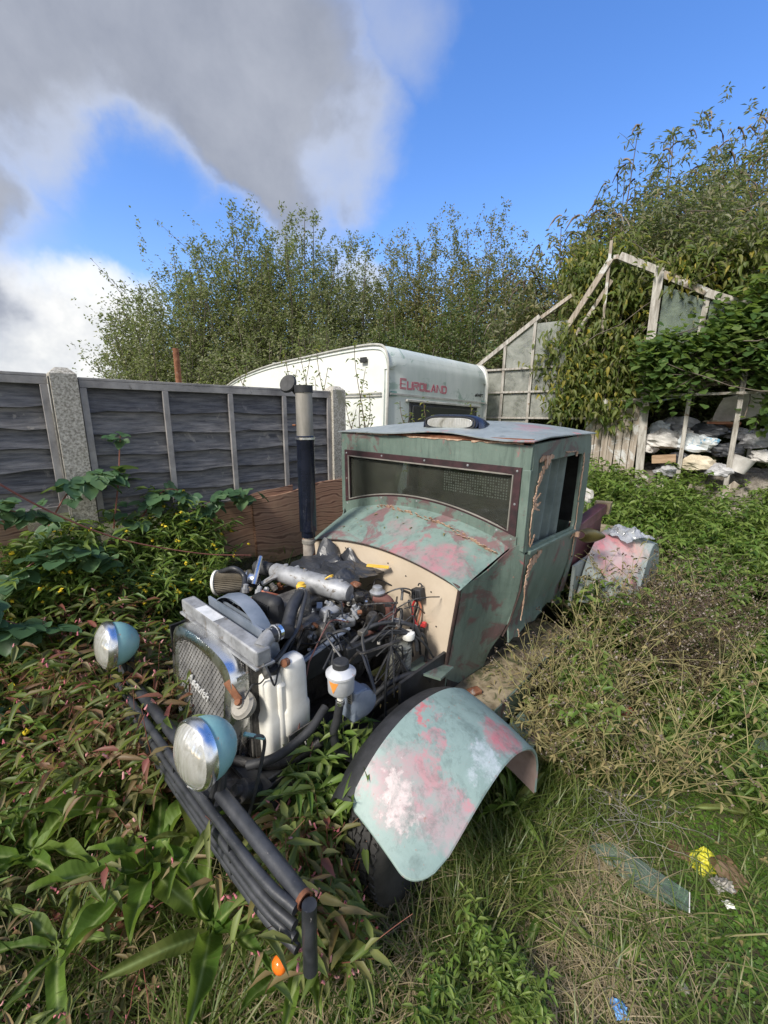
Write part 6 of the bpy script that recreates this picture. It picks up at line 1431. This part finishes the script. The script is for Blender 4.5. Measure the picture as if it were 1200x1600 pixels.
def sow(n, box, protos, sc_, label, cat, group, truckframe=True, m=0., mind=.0, cond=None, tl=.22):
    done = []; tries = 0
    while len(done) < n and tries < n*40:
        tries += 1; a = U(box[0], box[1]); b = U(box[2], box[3])
        if truckframe: p = TW(a, b); x, y = p.x, p.y; s, w = a, b
        else: x, y = a, b; s, w = to_truck(a, b)
        if in_truck(s, w, m) or fence_d(x, y) < .06 and (x-FP0[0])*FUX+(y-FP0[1])*FUY < 2.0: continue
        if cond and not cond(x, y, s, w): continue
        if math.hypot(x, y) < .62: continue
        if math.hypot(x-1.47, y-2.17) < .26 or (abs(s+.14) < .13 and abs(w-.90) < .16): continue
        if x < -.2 and s < 0 and any(math.hypot(x-q[0], y-q[1]) < .17 for q in DOCKS): continue
        if mind and any(abs(x-q[0])+abs(y-q[1]) < mind for q in done): continue
        done.append((x, y)); kk = rng.integers(0, len(protos)); put(protos[kk], x, y, gzf(x, y)-.01, U(0, 6.28), U(*sc_)*(min(1, .45+.42*max(0, math.hypot(x, y)-1.0)/.8) if protos is red else 1), (LOOK[kk]+' '+label if protos is red else label), cat, group, (U(-tl, tl), U(-tl, tl)))
for k in range(15):
    s_, w_ = U(-.13, .0), U(-.92, .15); p = TW(s_, w_); put(redtall[k % 3] if k % 2 else red[k % 6], p.x, p.y, .0, U(0, 6), U(.75, .98), 'redshank weed leaning over the far half of the bumper', 'weed', 'redshank weeds over the bumper', (U(-.2, .2), U(-.2, .2)))
for k in range(12):
    s_, w_ = U(2.3, 3.3), U(1.08, 1.28); p = TW(s_, w_); put(seedd[k % 3], p.x, p.y, .0, U(0, 6), U(.85, 1.08), 'dark podded seed plant standing against the pink rear mudguard', 'dry weed', 'dark seed plants against the rear mudguard', (U(-.15, .15), U(-.15, .15)))
for k in range(20):
    s_, w_ = U(1.45, 2.7), U(.87, 1.10); p = TW(s_, w_); put(tall[k % 4] if k % 3 == 0 else seed[k % 4], p.x, p.y, .0, U(0, 6), U(.72, 1.08), ('green leafy' if k % 3 == 0 else 'dry')+' weed pressed against the edge of the running board', 'weed', 'weeds along the running board', (U(-.3, .3), U(-.3, .3)))
G1 = 'redshank weeds in front of the bumper'
sow(72, (-1.0, -.10, -1.5, .9), red, (.65, 1.0), 'redshank weed with pink flower spikes in front of the bumper', 'weed', G1, mind=.05, cond=lambda x, y, s, w: math.hypot(x, y) > .9)
sow(10, (-1.0, -.12, -1.6, .3), leafy, (.55, .9), 'broad leaved green weed among the redshank in the left foreground', 'weed', 'green weeds among the redshank', mind=.06, cond=lambda x, y, s, w: math.hypot(x, y) > 1.2)
sow(26, (-.35, .30, -1.18, -.62), redtall, (.62, .88), 'tall redshank weed beside the far headlight and radiator', 'weed', 'tall redshank weeds by the far headlight', mind=.05, m=-.06)
sow(14, (-.08, .10, -.75, -.05), redtall, (.7, .95), 'redshank weed growing up through the bumper between the headlights', 'weed', 'redshank weeds between the headlights', m=-.5)
sow(16, (.14, .60, .50, .70), red, (.75, 1.0), 'redshank weed growing between the front wheel and the bumper', 'weed', 'redshank weeds beside the front wheel', m=-.5, cond=None) if False else None
for k in range(13):
    s, w = U(.10, .30), U(.42, .78); p = TW(s, w); put(red[k % 5], p.x, p.y, .0, U(0, 6), U(.65, .98), 'redshank weed growing between the bumper end and the front tyre', 'weed', 'redshank weeds beside the front wheel')
for k in range(8):
    s, w = U(.42, .62), U(.44, .56); p = TW(s, w); put(leafy[k % 4], p.x, p.y, .05, U(0, 6), U(.9, 1.15), 'leafy weed sprouting up through the engine bay beside the tyre', 'weed', 'weeds growing through the engine bay')
sow(110, (-.25, 1.5, -1.42, -.66), bank, (.75, 1.15), 'yellow flowered groundsel on the bank between fence and engine', 'weed', 'yellow flowered weeds on the bank', mind=.05, cond=lambda x, y, s, w: not (s > .85 and fence_d(x, y) < .5))
sow(16, (-.4, .7, -1.50, -.85), leafy, (.8, 1.2), 'leafy green weed on the bank below the fence', 'weed', 'leafy weeds on the bank', mind=.05)
sow(14, (-1.5, -.5, -2.6, -1.2), leafy, (.9, 1.3), 'leafy green weed at the left edge', 'weed', 'leafy weeds at the left edge', mind=.05)
sow(19, (1.45, 3.5, .86, 1.45), seed, (.6, 1.0), 'olive tan seed plant beside the running board', 'dry weed', 'dry seed plants beside the cab', m=-.02, tl=.42)
sow(15, (2.3, 4.1, 1.0, 1.6), seedd, (.7, 1.0), 'dark seed plant with brown pods before the rear mudguard', 'dry weed', 'dark seed plants by the rear mudguard', m=-.02)
sow(110, (1.5, 5.2, 3.0, 5.4), tall, (.65, 1.1), 'leafy green weed in the thicket between truck and greenhouse', 'weed', 'leafy weeds before the greenhouse', truckframe=False, mind=.07, cond=lambda x, y, s, w: s > 3.3 or w > 1.5)
sow(46, (.9, 5.0, 4.3, 6.1), tall, (.9, 1.25), 'tall leafy weed growing against the greenhouse boards', 'weed', 'tall weeds against the greenhouse', truckframe=False, mind=.07, cond=lambda x, y, s, w: (s > 3.4 or w > 1.3) and (.569*(x-2.966)+.822*(y-6.015)) < -.25 and not (x > 3.2 and y > 4.6))
sow(26, (2.3, 4.6, 1.7, 3.2), leafy, (.4, .8), 'low leafy weed on the mossy ground at the right', 'weed', 'low weeds at the right', truckframe=False, mind=.07)
sow(26, (1.7, 3.6, .95, 1.9), leafy, (.5, .85), 'leafy green weed growing among the dry seed plants', 'weed', 'green weeds among the dry plants', mind=.05)
sow(12, (-.2, .5, .7, 1.4), leafy, (.3, .5), 'small leafy weed in the grass below the front mudguard', 'weed', 'small weeds below the front mudguard', truckframe=False, mind=.06, m=.03)

# docks: each leaf an object ------------------------------------------------
def dock_leaf(L, W, droop, seed_):
    r = random.Random(seed_); V = []; F = []; nx, ny = 17, 7; ph = r.random()*6
    for i in range(nx):
        t = i/(nx-1); w = W*.5*(math.sin(math.pi*min(1, t*.93+.07)**.85)**.75 if t > .12 else .12+.0*t) if t < 1 else 0
        if t <= .12: w = W*.5*.14
        zc = L*(.30*t-droop*t*t)
        for j in range(ny):
            u = j/(ny-1)*2-1; ed = abs(u)
            z = zc + .30*W*ed*ed + .20*W*ed*math.sin(t*15+ph+(0 if u > 0 else 2)); V.append((L*t, w*u*(1+.05*math.sin(t*9+ph)), z))
    for i in range(nx-1):
        for j in range(ny-1): a = i*ny+j; F.append((a, a+1, a+ny+1, a+ny))
    o = mesh_np('leaf', V, F, M['lf_dock'], None, smooth=True); me = o.data; bpy.data.objects.remove(o); return me
DL = [dock_leaf(1, .23, .38, 1), dock_leaf(1, .17, .55, 2), dock_leaf(1, .29, .42, 3), dock_leaf(1, .14, .70, 4)]
# material uses object space: keep leaves at real scale by building them per size class
def scaled(me, k):
    m2 = me.copy(); m2.transform(Matrix.Scale(k, 4)); return m2
DLS = {(i, k): scaled(DL[i], k) for i in range(4) for k in (.12, .18, .24, .30, .36)}
def dock(x, y, z, size, n, label, yaw0=None, spread=6.28, pitch=(.1, .9), kinds=(0, 1, 2, 3), tall=False):
    root = empty('dock_plant', (x, y, z)); tag(root, label, 'dock plant', 'dock plants with long leaves' if False else None)
    for k in range(n):
        a = (yaw0 if yaw0 is not None else 0)+(k/n*spread if spread > 6 else U(-spread/2, spread/2))+U(-.25, .25)
        sz_ = min((.12, .18, .24, .30, .36), key=lambda q: abs(q-size*U(.45, 1.15))); o = bpy.data.objects.new('leaf', DLS[(kinds[rng.integers(0, len(kinds))], sz_)]); col.objects.link(o); o.parent = root
        o.location = (math.cos(a)*.01, math.sin(a)*.01, 0); o.rotation_euler = (U(-.6, .6), -U(*pitch), a)
    MB().tube([(0, 0, -.04), (0, 0, .015)], [.012, .008], 6).build('crown_base', M['stem_g'], root)
def W2(x, y): return (x, y)
dock(-0.8, 1.16, 0.27, .34, 10, 'large dock with broad bright leaves at the bottom left, before the bumper', pitch=(.15, .75), kinds=(0, 2))
dock(-0.545, 1, 0.25, .34, 9, 'dock with a broad upright leaf below the indicator lamp', pitch=(.25, .9), kinds=(0, 2, 1))
dock(-0.66, 1.25, 0.27, .36, 7, 'dock with long narrow drooping leaves in front of the bumper tubes', pitch=(.6, 1.2), kinds=(1, 3))
dock(-1.22, 1.55, 0.29, .34, 10, 'dock with broad pale leaves left of the near headlight', pitch=(.2, .8), kinds=(0, 2))
dock(-1.42, 1.7, 0.26, .34, 9, 'dock with bright strap leaves between the far headlight and the left edge', pitch=(.3, .95), kinds=(0, 1))
dock(-1.1, 1.36, 0.29, .32, 8, 'dock with a puckered leaf left of the bumper', pitch=(.25, .9), kinds=(2, 0))
dock(-1.3, 1.22, 0.25, .32, 8, 'dock with long dark leaf at the lower left edge', pitch=(.1, .6), kinds=(1, 0))
dock(-1.75, 1.85, 0.35, .30, 10, 'dock half hidden at the left edge below the far headlight', pitch=(.2, .8))
dock(-1.02, 0.98, 0.20, .34, 7, 'dock with one long pale strap leaf at the bottom left corner', pitch=(.05, .5), kinds=(1, 3))
dock(-0.25, 0.95, 0.20, .24, 8, 'small leaved dock at the bottom edge below the bumper end', pitch=(.2, .8), kinds=(0, 2))
dock(0.8, 1.08, 0.01, .18, 7, 'flat dock rosette with toothed leaves in the lower right grass', pitch=(-.1, .35), kinds=(0, 1, 2))
dock(0.62, 1.22, 0.01, .18, 5, 'dark narrow leaved dock beside the glass shard', pitch=(0, .4), kinds=(1,))
dock(1.95, 2.25, 0.02, .26, 9, 'bright green dock to the right of the red can', pitch=(.2, .9), kinds=(0, 2))
dock(2.25, 2.12, 0.02, .24, 7, 'dock with a silvery toothed leaf near the right edge', pitch=(.1, .6), kinds=(0, 1))
dock(1.62, 2.12, 0.02, .20, 6, 'small dock just right of the red can', pitch=(.05, .5), kinds=(1, 0))
dock(2.6, 2.75, 0.02, .30, 11, 'leafy dock clump at the right edge before the thicket', pitch=(.3, 1.), kinds=(0, 2, 1))
dock(2.95, 2.95, 0.04, .30, 10, 'second dock clump behind the one at the right edge', pitch=(.3, 1.), kinds=(0, 2, 1))
dock(1.75, 1.62, 0.02, .22, 8, 'dark green dock right of the yellow packet', pitch=(.1, .7), kinds=(1, 0))
dock(0.62, 1.62, 0.03, .24, 9, 'dock tucked under the rear of the front mudguard', pitch=(.4, 1.2), kinds=(0, 1))
dock(0.4, 1.52, 0.03, .22, 7, 'narrow leaved dock beside the front tyre below the mudguard', pitch=(.4, 1.2), kinds=(1, 3))
dock(1.1, 1.9, 0.02, .20, 7, 'low dock in the grass behind the front mudguard', pitch=(.1, .7), kinds=(1, 0))

# brambles on the fence: canes with separate three part leaves -------------
def tri_leaf(k):
    r = random.Random(k); V = []; F = []
    def lf(ox, oy, ang, L, W):
        b = len(V); n = 7; c, s = math.cos(ang), math.sin(ang)
        for i in range(n):
            t = i/(n-1); w = W*.5*math.sin(math.pi*t**.8)**.8*(1+.10*(i % 2)); z = .12*L*t-.22*L*t*t
            for u in (-1, 0, 1): x = L*t; y = w*u; V.append((ox+x*c-y*s, oy+x*s+y*c, z+.10*W*abs(u)))
        for i in range(n-1):
            for j in range(2): a = b+i*3+j; F.append((a, a+1, a+4, a+3))
    lf(.25, 0, 0, .75, .58); lf(.20, .02, 1.15, .55, .44); lf(.20, -.02, -1.15, .55, .44)
    V.extend([(0, -.012, 0), (0, .012, 0), (.25, .012, 0), (.25, -.012, 0)]); F.append((len(V)-4, len(V)-3, len(V)-2, len(V)-1))
    o = mesh_np('leaf', V, F, M['lf_bramb_d'], None, smooth=True); me = o.data; bpy.data.objects.remove(o); return me
TL = [scaled(tri_leaf(k), s) for k, s in ((1, .13), (2, .10), (3, .16), (4, .085))]
def bramble(p0, pts, n, label, scl=1., sizes=(0, 1, 2)):
    root = empty('bramble', p0); tag(root, label, 'bramble'); P = [Vector(p)-Vector(p0) for p in pts]; c = crom(P, 6)
    MB().tube(c, [lerp(.0055, .0025, i/(len(c)-1)) for i in range(len(c))], 6).build('cane', M['stem_r'], root, smooth=True)
    for k in range(n):
        i = rng.integers(1, len(c)); b = c[i]+Vector((U(-.06, .06), U(-.06, .06), U(-.02, .05)))*scl
        o = bpy.data.objects.new('leaf', TL[sizes[rng.integers(0, len(sizes))]]); col.objects.link(o); o.parent = root; o.location = b; o.rotation_euler = (U(-.4, .4), U(-.1, .8), U(-2.6, .4)+.2)
def Fp(u, d, z): return tuple(FW(u, d, z))
bramble(Fp(-.9, .1, .9), [Fp(-.9, .15, .9), Fp(-.75, .25, 1.25), Fp(-.5, .30, 1.38), Fp(-.3, .28, 1.30)], 30, 'bramble mound with blue green leaves at the left edge below the fence panel')
bramble(Fp(-.6, .3, .8), [Fp(-.6, .3, .8), Fp(-.4, .40, 1.08), Fp(-.2, .42, 1.12), Fp(.0, .40, 1.02)], 30, 'bramble arching at the foot of the concrete post')
bramble(Fp(-.35, .1, 1.1), [Fp(-.35, .1, 1.05), Fp(-.15, .12, 1.40), Fp(.02, .12, 1.48), Fp(.16, .10, 1.45)], 24, 'bramble cane climbing across the concrete post')
bramble(Fp(.05, .12, 1.2), [Fp(.05, .14, 1.15), Fp(.12, .10, 1.45), Fp(.15, .08, 1.62), Fp(.17, .08, 1.74)], 9, 'short bramble spray high on the fence boards right of the post', sizes=(1, 3))
bramble(Fp(.15, .12, 1.0), [Fp(.10, .16, 1.05), Fp(.30, .14, 1.30), Fp(.42, .14, 1.36), Fp(.58, .15, 1.26)], 24, 'bramble spray with dark leaves over the bottom of the fence panel')
bramble(Fp(.45, .14, 1.0), [Fp(.45, .16, 1.08), Fp(.62, .15, 1.22), Fp(.80, .14, 1.26), Fp(.98, .13, 1.24)], 26, 'bramble runner along the base of the fence above the plywood')
bramble(Fp(-.8, .5, .6), [Fp(-1.1, .45, .8), Fp(-.8, .55, 1.0), Fp(-.6, .60, .95), Fp(-.4, .62, .80)], 30, 'large leaved bramble in the left foreground of the bank', sizes=(0, 2))
bramble(Fp(-.9, .7, .4), [Fp(-1.2, .7, .5), Fp(-.95, .78, .78), Fp(-.75, .80, .72), Fp(-.6, .85, .55)], 26, 'low bramble with round leaves at the left edge beside the weeds', sizes=(0, 2))
# long bare arching cane from the left edge
c = crom([tuple(dd) for dd in ((-1.75, 1.78, 1.62), (-1.60, 1.95, 1.40), (-1.40, 2.15, 1.20), (-1.10, 2.40, 1.04), (-.85, 2.55, .98))], 8)
tag(MB().tube(c, [lerp(.0055, .003, i/(len(c)-1)) for i in range(len(c))], 6).build('bramble_cane', M['stem_r'], smooth=True), 'long bare red brown cane arching down from the left edge towards the engine', 'bramble cane')
# climbing shoots in front of the caravan
for (x, y, z1, h, lab) in [(-1.54, 4.82, 2.47, .75, 'short leafy shoot at the nose of the caravan above the fence'), (-.98, 4.75, 2.50, .9, 'leafy shoot just left of the exhaust flap before the caravan'), (-.86, 4.9, 2.70, 1.2, 'tallest brown leafy shoot before the caravan side'), (-.66, 4.85, 2.58, 1.2, 'leafy shoot right of the tallest one before the caravan side'),
                           (-.24, 4.70, 2.58, 1.35, 'thin twining shoot reaching the roof corner of the caravan'), (-.33, 4.55, 2.08, .9, 'bushy shoot against the caravan beside the fence end'), (-.15, 4.5, 1.98, .8, 'second bushy shoot at the foot of the caravan side'), (.24, 4.42, 2.0, .7, 'small leafy shoot at the caravan corner'), (.50, 4.6, 2.0, .7, 'yellow green shoot in front of the caravan window, middle'), (1.08, 5.0, 2.0, .7, 'yellow green shoot at the right end of the caravan window')]:
    root = empty('climbing_shoot', (x, y, z1-h)); tag(root, lab, 'climbing plant'); t = np.linspace(0, 1, 10)[:, None]; ps = []
    for q in range(3 if h > .8 else 2): ps.append(np.concatenate([.04*np.sin(t*5+q*2)+(q-1)*.05*t, .03*np.cos(t*4+q), t*h*(1-.18*q)], 1))
    V, F = tubes_np([np.array(p) for p in ps], [(.007, .003)]*len(ps), 5); mesh_np('stem', V, F, M['stem_d'], root)
    n = int(110*h); a = rng.integers(0, len(ps), n); f = rng.integers(0, 10, n); base = np.array([ps[i][j] for i, j in zip(a, f)])+rng.normal(0, .022, (n, 3))
    V, F = scatter(T_LANCE, base, U(0, 6.28, n), U(-.6, .6, n), U(-.5, .5, n), .055*U(.6, 1.3, n), .022*U(.8, 1.2, n)); tag(mesh_np('foliage', V, F, M['lf_climb'], root), kind='stuff')

# ground cover: grass, small round leaves, straw, litter of twigs ------------
def blades(name, n, xr, yr, Lr, Wd, mat, dens=None, clump=0, tilt=(.75, 1.5), label=None, zoff=0, tpl=None, fine=None):
    X = U(xr[0], xr[1], n); Y = U(yr[0], yr[1], n)
    if clump:
        cx, cy_ = U(xr[0], xr[1], clump), U(yr[0], yr[1], clump); k = rng.integers(0, clump, n); X = cx[k]+rng.normal(0, .035, n); Y = cy_[k]+rng.normal(0, .035, n)
    s = (X-OX)*UX+(Y-OY)*UY; w = (X-OX)*WX+(Y-OY)*WY
    ok = ~((s > .15) & (s < 3.6) & (np.abs(w) < .52)) & ~((fence_d(X, Y) < .03) & (X < .2)) & (np.hypot(X, Y) > .45)
    if dens is not None: ok &= rng.random(n) < dens(X, Y, s, w)
    X, Y = X[ok], Y[ok]; n = len(X); P = np.stack([X, Y, gz(X, Y)+zoff], -1)
    V, F = scatter(tpl, P, U(0, 6.283, n), U(tilt[0], tilt[1], n), U(-.6, .6, n), U(Lr[0], Lr[1], n), Wd*U(.7, 1.3, n))
    o = mesh_np(name, V, F, M[mat]); tag(o, label, name.replace('_', ' '), kind='stuff'); return o
def blade_tpl(bend): 
    V = []; F = []
    xs = (0, .35, .7, 1.)
    for i, x in enumerate(xs):
        w = (.5, .5, .36, .04)[i]; z = -bend*x**2.2; V += [(x*(1-.25*bend*x), -w, z), (x*(1-.25*bend*x), w, z)]
    for i in range(3): F.append((2*i, 2*i+1, 2*i+3)); F.append((2*i, 2*i+3, 2*i+2))
    return np.array(V, float), np.array(F)
B1, B2 = blade_tpl(.35), blade_tpl(.85)
def patch(x, y, k=1.3, o=0.): return .5+.5*np.sin(k*2.1*x+1.3*k*y+o)*np.cos(k*1.7*y-.9*x*k+o*2)
blades('grass', 60000, (-1.7, 3.4), (.6, 3.4), (.04, .17), .0042, 'grass', lambda X, Y, s, w: np.where(w > 1.1, .24+.42*patch(X, Y), .8)*np.clip(1.25-.16*Y, .3, 1), 4200, label='green grass tufts over the rough ground', tpl=B2)
blades('long_grass', 9000, (-.35, 1.3), (.65, 2.2), (.14, .30), .0048, 'grass', lambda X, Y, s, w: np.where((w < 1.18) & (s > -.1) & ~((s < .75) & (w < .92)), .8, .06), 420, label='long grass around the front wheel and mudguard', tpl=B1)
blades('long_grass', 6500, (-1.9, -.1), (.62, 2.3), (.18, .40), .0056, 'grass', lambda X, Y, s, w: np.where(s < .02, .9, .0), 170, label='long grass among the weeds in the left foreground', tpl=B1)
blades('far_grass', 20000, (-4., 5.5), (3.2, 8.), (.08, .26), .008, 'grass', None, 2500, label='grass and low growth towards the greenhouse', tpl=B1)
blades('clover', 70000, (.35, 3.2), (.6, 3.4), (.009, .018), .014, 'clover', lambda X, Y, s, w: np.where(w > 1.0, patch(X, Y, 2.2, 1.)**.8*1.1, .15)*np.where((X > 1.25) & (Y < 1.0), .35, 1), 0, (-.3, .5), 'small round leaved ground cover on the mossy ground at the right', .012, T_SMALL4)
blades('clover', 12000, (-1.5, .3), (.6, 1.6), (.014, .030), .022, 'clover', lambda X, Y, s, w: patch(X, Y, 3., 2.), 900, (-.2, .6), 'small rounded leaves low among the weeds in the foreground', .05, T_ROUND)
blades('moss_tufts', 60000, (.3, 4.5), (.6, 4.5), (.010, .032), .0035, 'clover', lambda X, Y, s, w: np.where(w > .85, .8, .1), 0, (.2, 1.4), 'fine moss and seedlings carpeting the ground at the right', .0, B1)
blades('straw', 4300, (.1, 1.15), (.68, 1.5), (.08, .24), .0026, 'drygrass', lambda X, Y, s, w: np.where((w > .98) & (w < 1.55), .9, .08), 190, (.1, .9), 'bleached dry grass lying between the mudguard and the mossy ground', .02, B2)
blades('straw', 8000, (-1.7, .2), (.6, 2.2), (.08, .26), .0028, 'drygrass', lambda X, Y, s, w: .8, 0, (-.1, .9), 'dry stalks among the weeds in the left foreground', .08, B2)
blades('fallen_leaves', 2600, (-1.7, 3.), (.6, 3.2), (.02, .05), .014, 'lf_dry', None, 0, (-.3, .3), 'small brown fallen leaves scattered on the ground', .015, T_LANCE)
# tangle of grey twigs behind the shard, and long dry stalks with bent tips
def stalks(name, n, cx, cy_, rx, ry, L, r, mat, label, zc=.05, up_=.25, cat='twigs'):
    ps = []
    for k in range(n):
        x, y = cx+rng.normal(0, rx), cy_+rng.normal(0, ry); a = U(0, 6.28); l = U(.4, 1)*L; t = np.linspace(0, 1, 7)[:, None]
        ps.append(np.array([[x, y, gzf(x, y)+zc*U(.3, 1.3)]])+np.concatenate([np.cos(a)*l*t, np.sin(a)*l*t, up_*l*t*(1-t)*2*U(.2, 1)], 1)+rng.normal(0, .008, (7, 3))*t)
    V, F = tubes_np(ps, [(r, r*.5)]*len(ps), 4); tag(mesh_np(name, V, F, M[mat]), label, cat, kind='stuff')
stalks('twig_tangle', 70, 1.10, 1.62, .13, .10, .30, .0016, 'stackgrey', 'tangle of thin grey twigs on the ground above the glass shard')
stalks('dry_stalks', 60, .60, 1.28, .18, .15, .42, .0022, 'drygrass' if False else 'stem_tan', 'long tan stalks fallen between the mudguard and the mossy ground', cat='stalks')
stalks('dry_stalks', 50, 1.9, 2.5, .45, .3, .35, .0018, 'stem_d', 'brown matted stalks on the bare ground at the right', cat='stalks', zc=.03)
stalks('dry_stalks', 46, -.95, 1.25, .35, .25, .40, .0020, 'stem_r', 'reddish dry stalks among the left foreground weeds', cat='stalks', zc=.2, up_=.4)
n = 70; pp = []
for k in range(n):
    if k < 34: q = TW(U(1.3, 2.2), U(.52, .73), .440)
    elif k < 52: q = TW(U(1.30, 1.55), U(-.4, .5), 0); ss, ww = to_truck(q.x, q.y); t_ = (ss-1.22)/.38; q.z = 1.140+.165*t_-(.083+.032*t_)*(ww/(.57+.085*t_))**2+.006
    else: q = TW(U(.5, 1.1), U(.26, .45), U(.50, .60))
    pp.append(q)
P = np.array([tuple(q) for q in pp]); V, F = scatter(T_LANCE, P, U(0, 6.28, n), U(-.15, .25, n), U(-.4, .4, n), .026*U(.6, 1.4, n), .011*U(.7, 1.3, n))
tag(mesh_np('fallen_leaves', V, F, M['lf_dry']), 'dead leaves lying on the running board and scuttle', 'leaves', kind='stuff')
# litter -----------------------------------------------------------------
def litter():
    redm = smat('crushed red can', (.55, .03, .05), (.70, .06, .09), 9, .35, c3=(.75, .70, .72), thr=.60, scale3=22)
    c = MB(); n = 16; V = []
    prof = [(0, .018), (.004, .024), (.02, .031), (.045, .026), (.07, .032), (.085, .030), (.092, .024), (.094, .020)]
    c.lathe((-.045, 0, 0), (1, 0, 0), [(0, .001)]+prof+[(.094, .001)], 18); c.v = [(x+.004*math.sin(40*y), y*.9+.010*math.sin(60*x), z*(.7 if z > 0 else 1)+.004*math.sin(80*x+30*y)) for x, y, z in c.v]
    o = c.build('drinks_can', redm, smooth=True); o.location = (1.537, 2.286, gzf(1.537, 2.286)+.055); o.rotation_euler = (.2, .1, .5); tag(o, 'crushed red and white drinks can lying in the grass right of the dry stalks', 'can')
    yl = smat('yellow printed packet', (.50, .47, .03), (.62, .58, .06), 6, .4, c3=(.20, .11, .04), thr=.60, scale3=5); br = smat('brown torn packaging', (.08, .05, .025), (.17, .11, .055), 6, .7)
    for (x, y, mt, sx, sy, sd_, lab, nm) in [(1.40, 1.43, yl, .065, .048, 31, 'torn yellow packet curled on the ground at the right', 'yellow_packet'), (1.47, 1.38, br, .075, .055, 32, 'brown torn packaging folded over the yellow packet', 'brown_wrapper'), (1.33, 1.48, br, .05, .045, 33, 'small brown flap lying behind the yellow packet', 'brown_wrapper')]:
        crumple(nm, Vector((x, y, gzf(x, y)+.01)), sx, sy, .045, mt, lab, 'litter', sd_, n=16, rz=U(0, 3), ridge=.35, fr=1.0, spikes=((.3, .6, .8, .03),))
    crumple('white_wrapper', Vector((1.385, 1.315, .012)), .038, .028, .04, M['stackgrey'], 'small crumpled white wrapper below the yellow packet', 'litter', 34, n=12, ridge=.6)
    crumple('white_wrapper', Vector((1.36, 1.25, .010)), .016, .014, .018, M['white_pl'], 'tiny scrap of white paper under the crumpled wrapper', 'litter', 35, n=8, ridge=.6)
    crumple('blue_wrapper', Vector((.765, .945, .02)), .022, .026, .03, smat('bright blue plastic', (.12, .32, .70), (.25, .50, .85), 9, .4), 'bright blue scrap of plastic at the bottom edge', 'litter', 36, n=10, ridge=.5)
    crumple('clear_wrapper', Vector((-.50, 1.30, .10)), .05, .035, .03, M['clearbag'], 'clear plastic wrapper caught in the weeds in the left foreground', 'litter', 37, n=12, ridge=.5)
    # shard of glass lying on the moss
    z = .045; P = [(.905, 1.455), (1.02, 1.47), (1.215, 1.275), (1.165, 1.205), (1.05, 1.26), (.97, 1.34)]
    zs_ = [gzf(x, y)+.035 for x, y in P]; zm = max(zs_); o = MB().prism([(x, y, zm-.0*i) for i, (x, y) in enumerate(P)], (0, 0, -.004)).build('glass_shard', M['shard']); tag(o, 'long clear shard of window glass lying flat on the green ground cover', 'glass shard')
    MB().bar((1.168, 1.203, zm-.002), (1.218, 1.272, zm-.002), .0035, .0045).build('glass_edge', M['white_pl'], o)
    o2 = MB().prism([(2.10, 2.02, .05), (2.30, 1.90, .05), (2.36, 1.97, .05), (2.2, 2.10, .05)], (0, 0, -.004)).build('glass_shard', M['shard']); tag(o2, 'smaller sheet of clear plastic glass under the dock near the right edge', 'glass shard')
    # stones
    for k, (x, y, r_) in enumerate([(1.45, .95, .02), (1.75, 1.35, .018), (1.02, 1.02, .022), (1.9, 1.2, .015), (2.2, 2.55, .03)]):
        m = MB().lathe((0, 0, 0), (0, 0, 1), [(-r_*.5, .001), (-r_*.3, r_*.8), (0, r_), (r_*.4, r_*.7), (r_*.55, .001)], 9); o = m.build('stone', M['conc'], smooth=True); o.location = (x, y, gzf(x, y)); o.scale = (1.2, .8, .8); o.rotation_euler = (0, 0, k)
        tag(o, ['small grey stone at the bottom right corner', 'small grey stone right of the yellow packet', 'brown grey stone beside the flat dock rosette', 'tiny stone near the right edge of the bare soil', 'grey stone on the bare soil at the right'][k], 'stone')
litter()
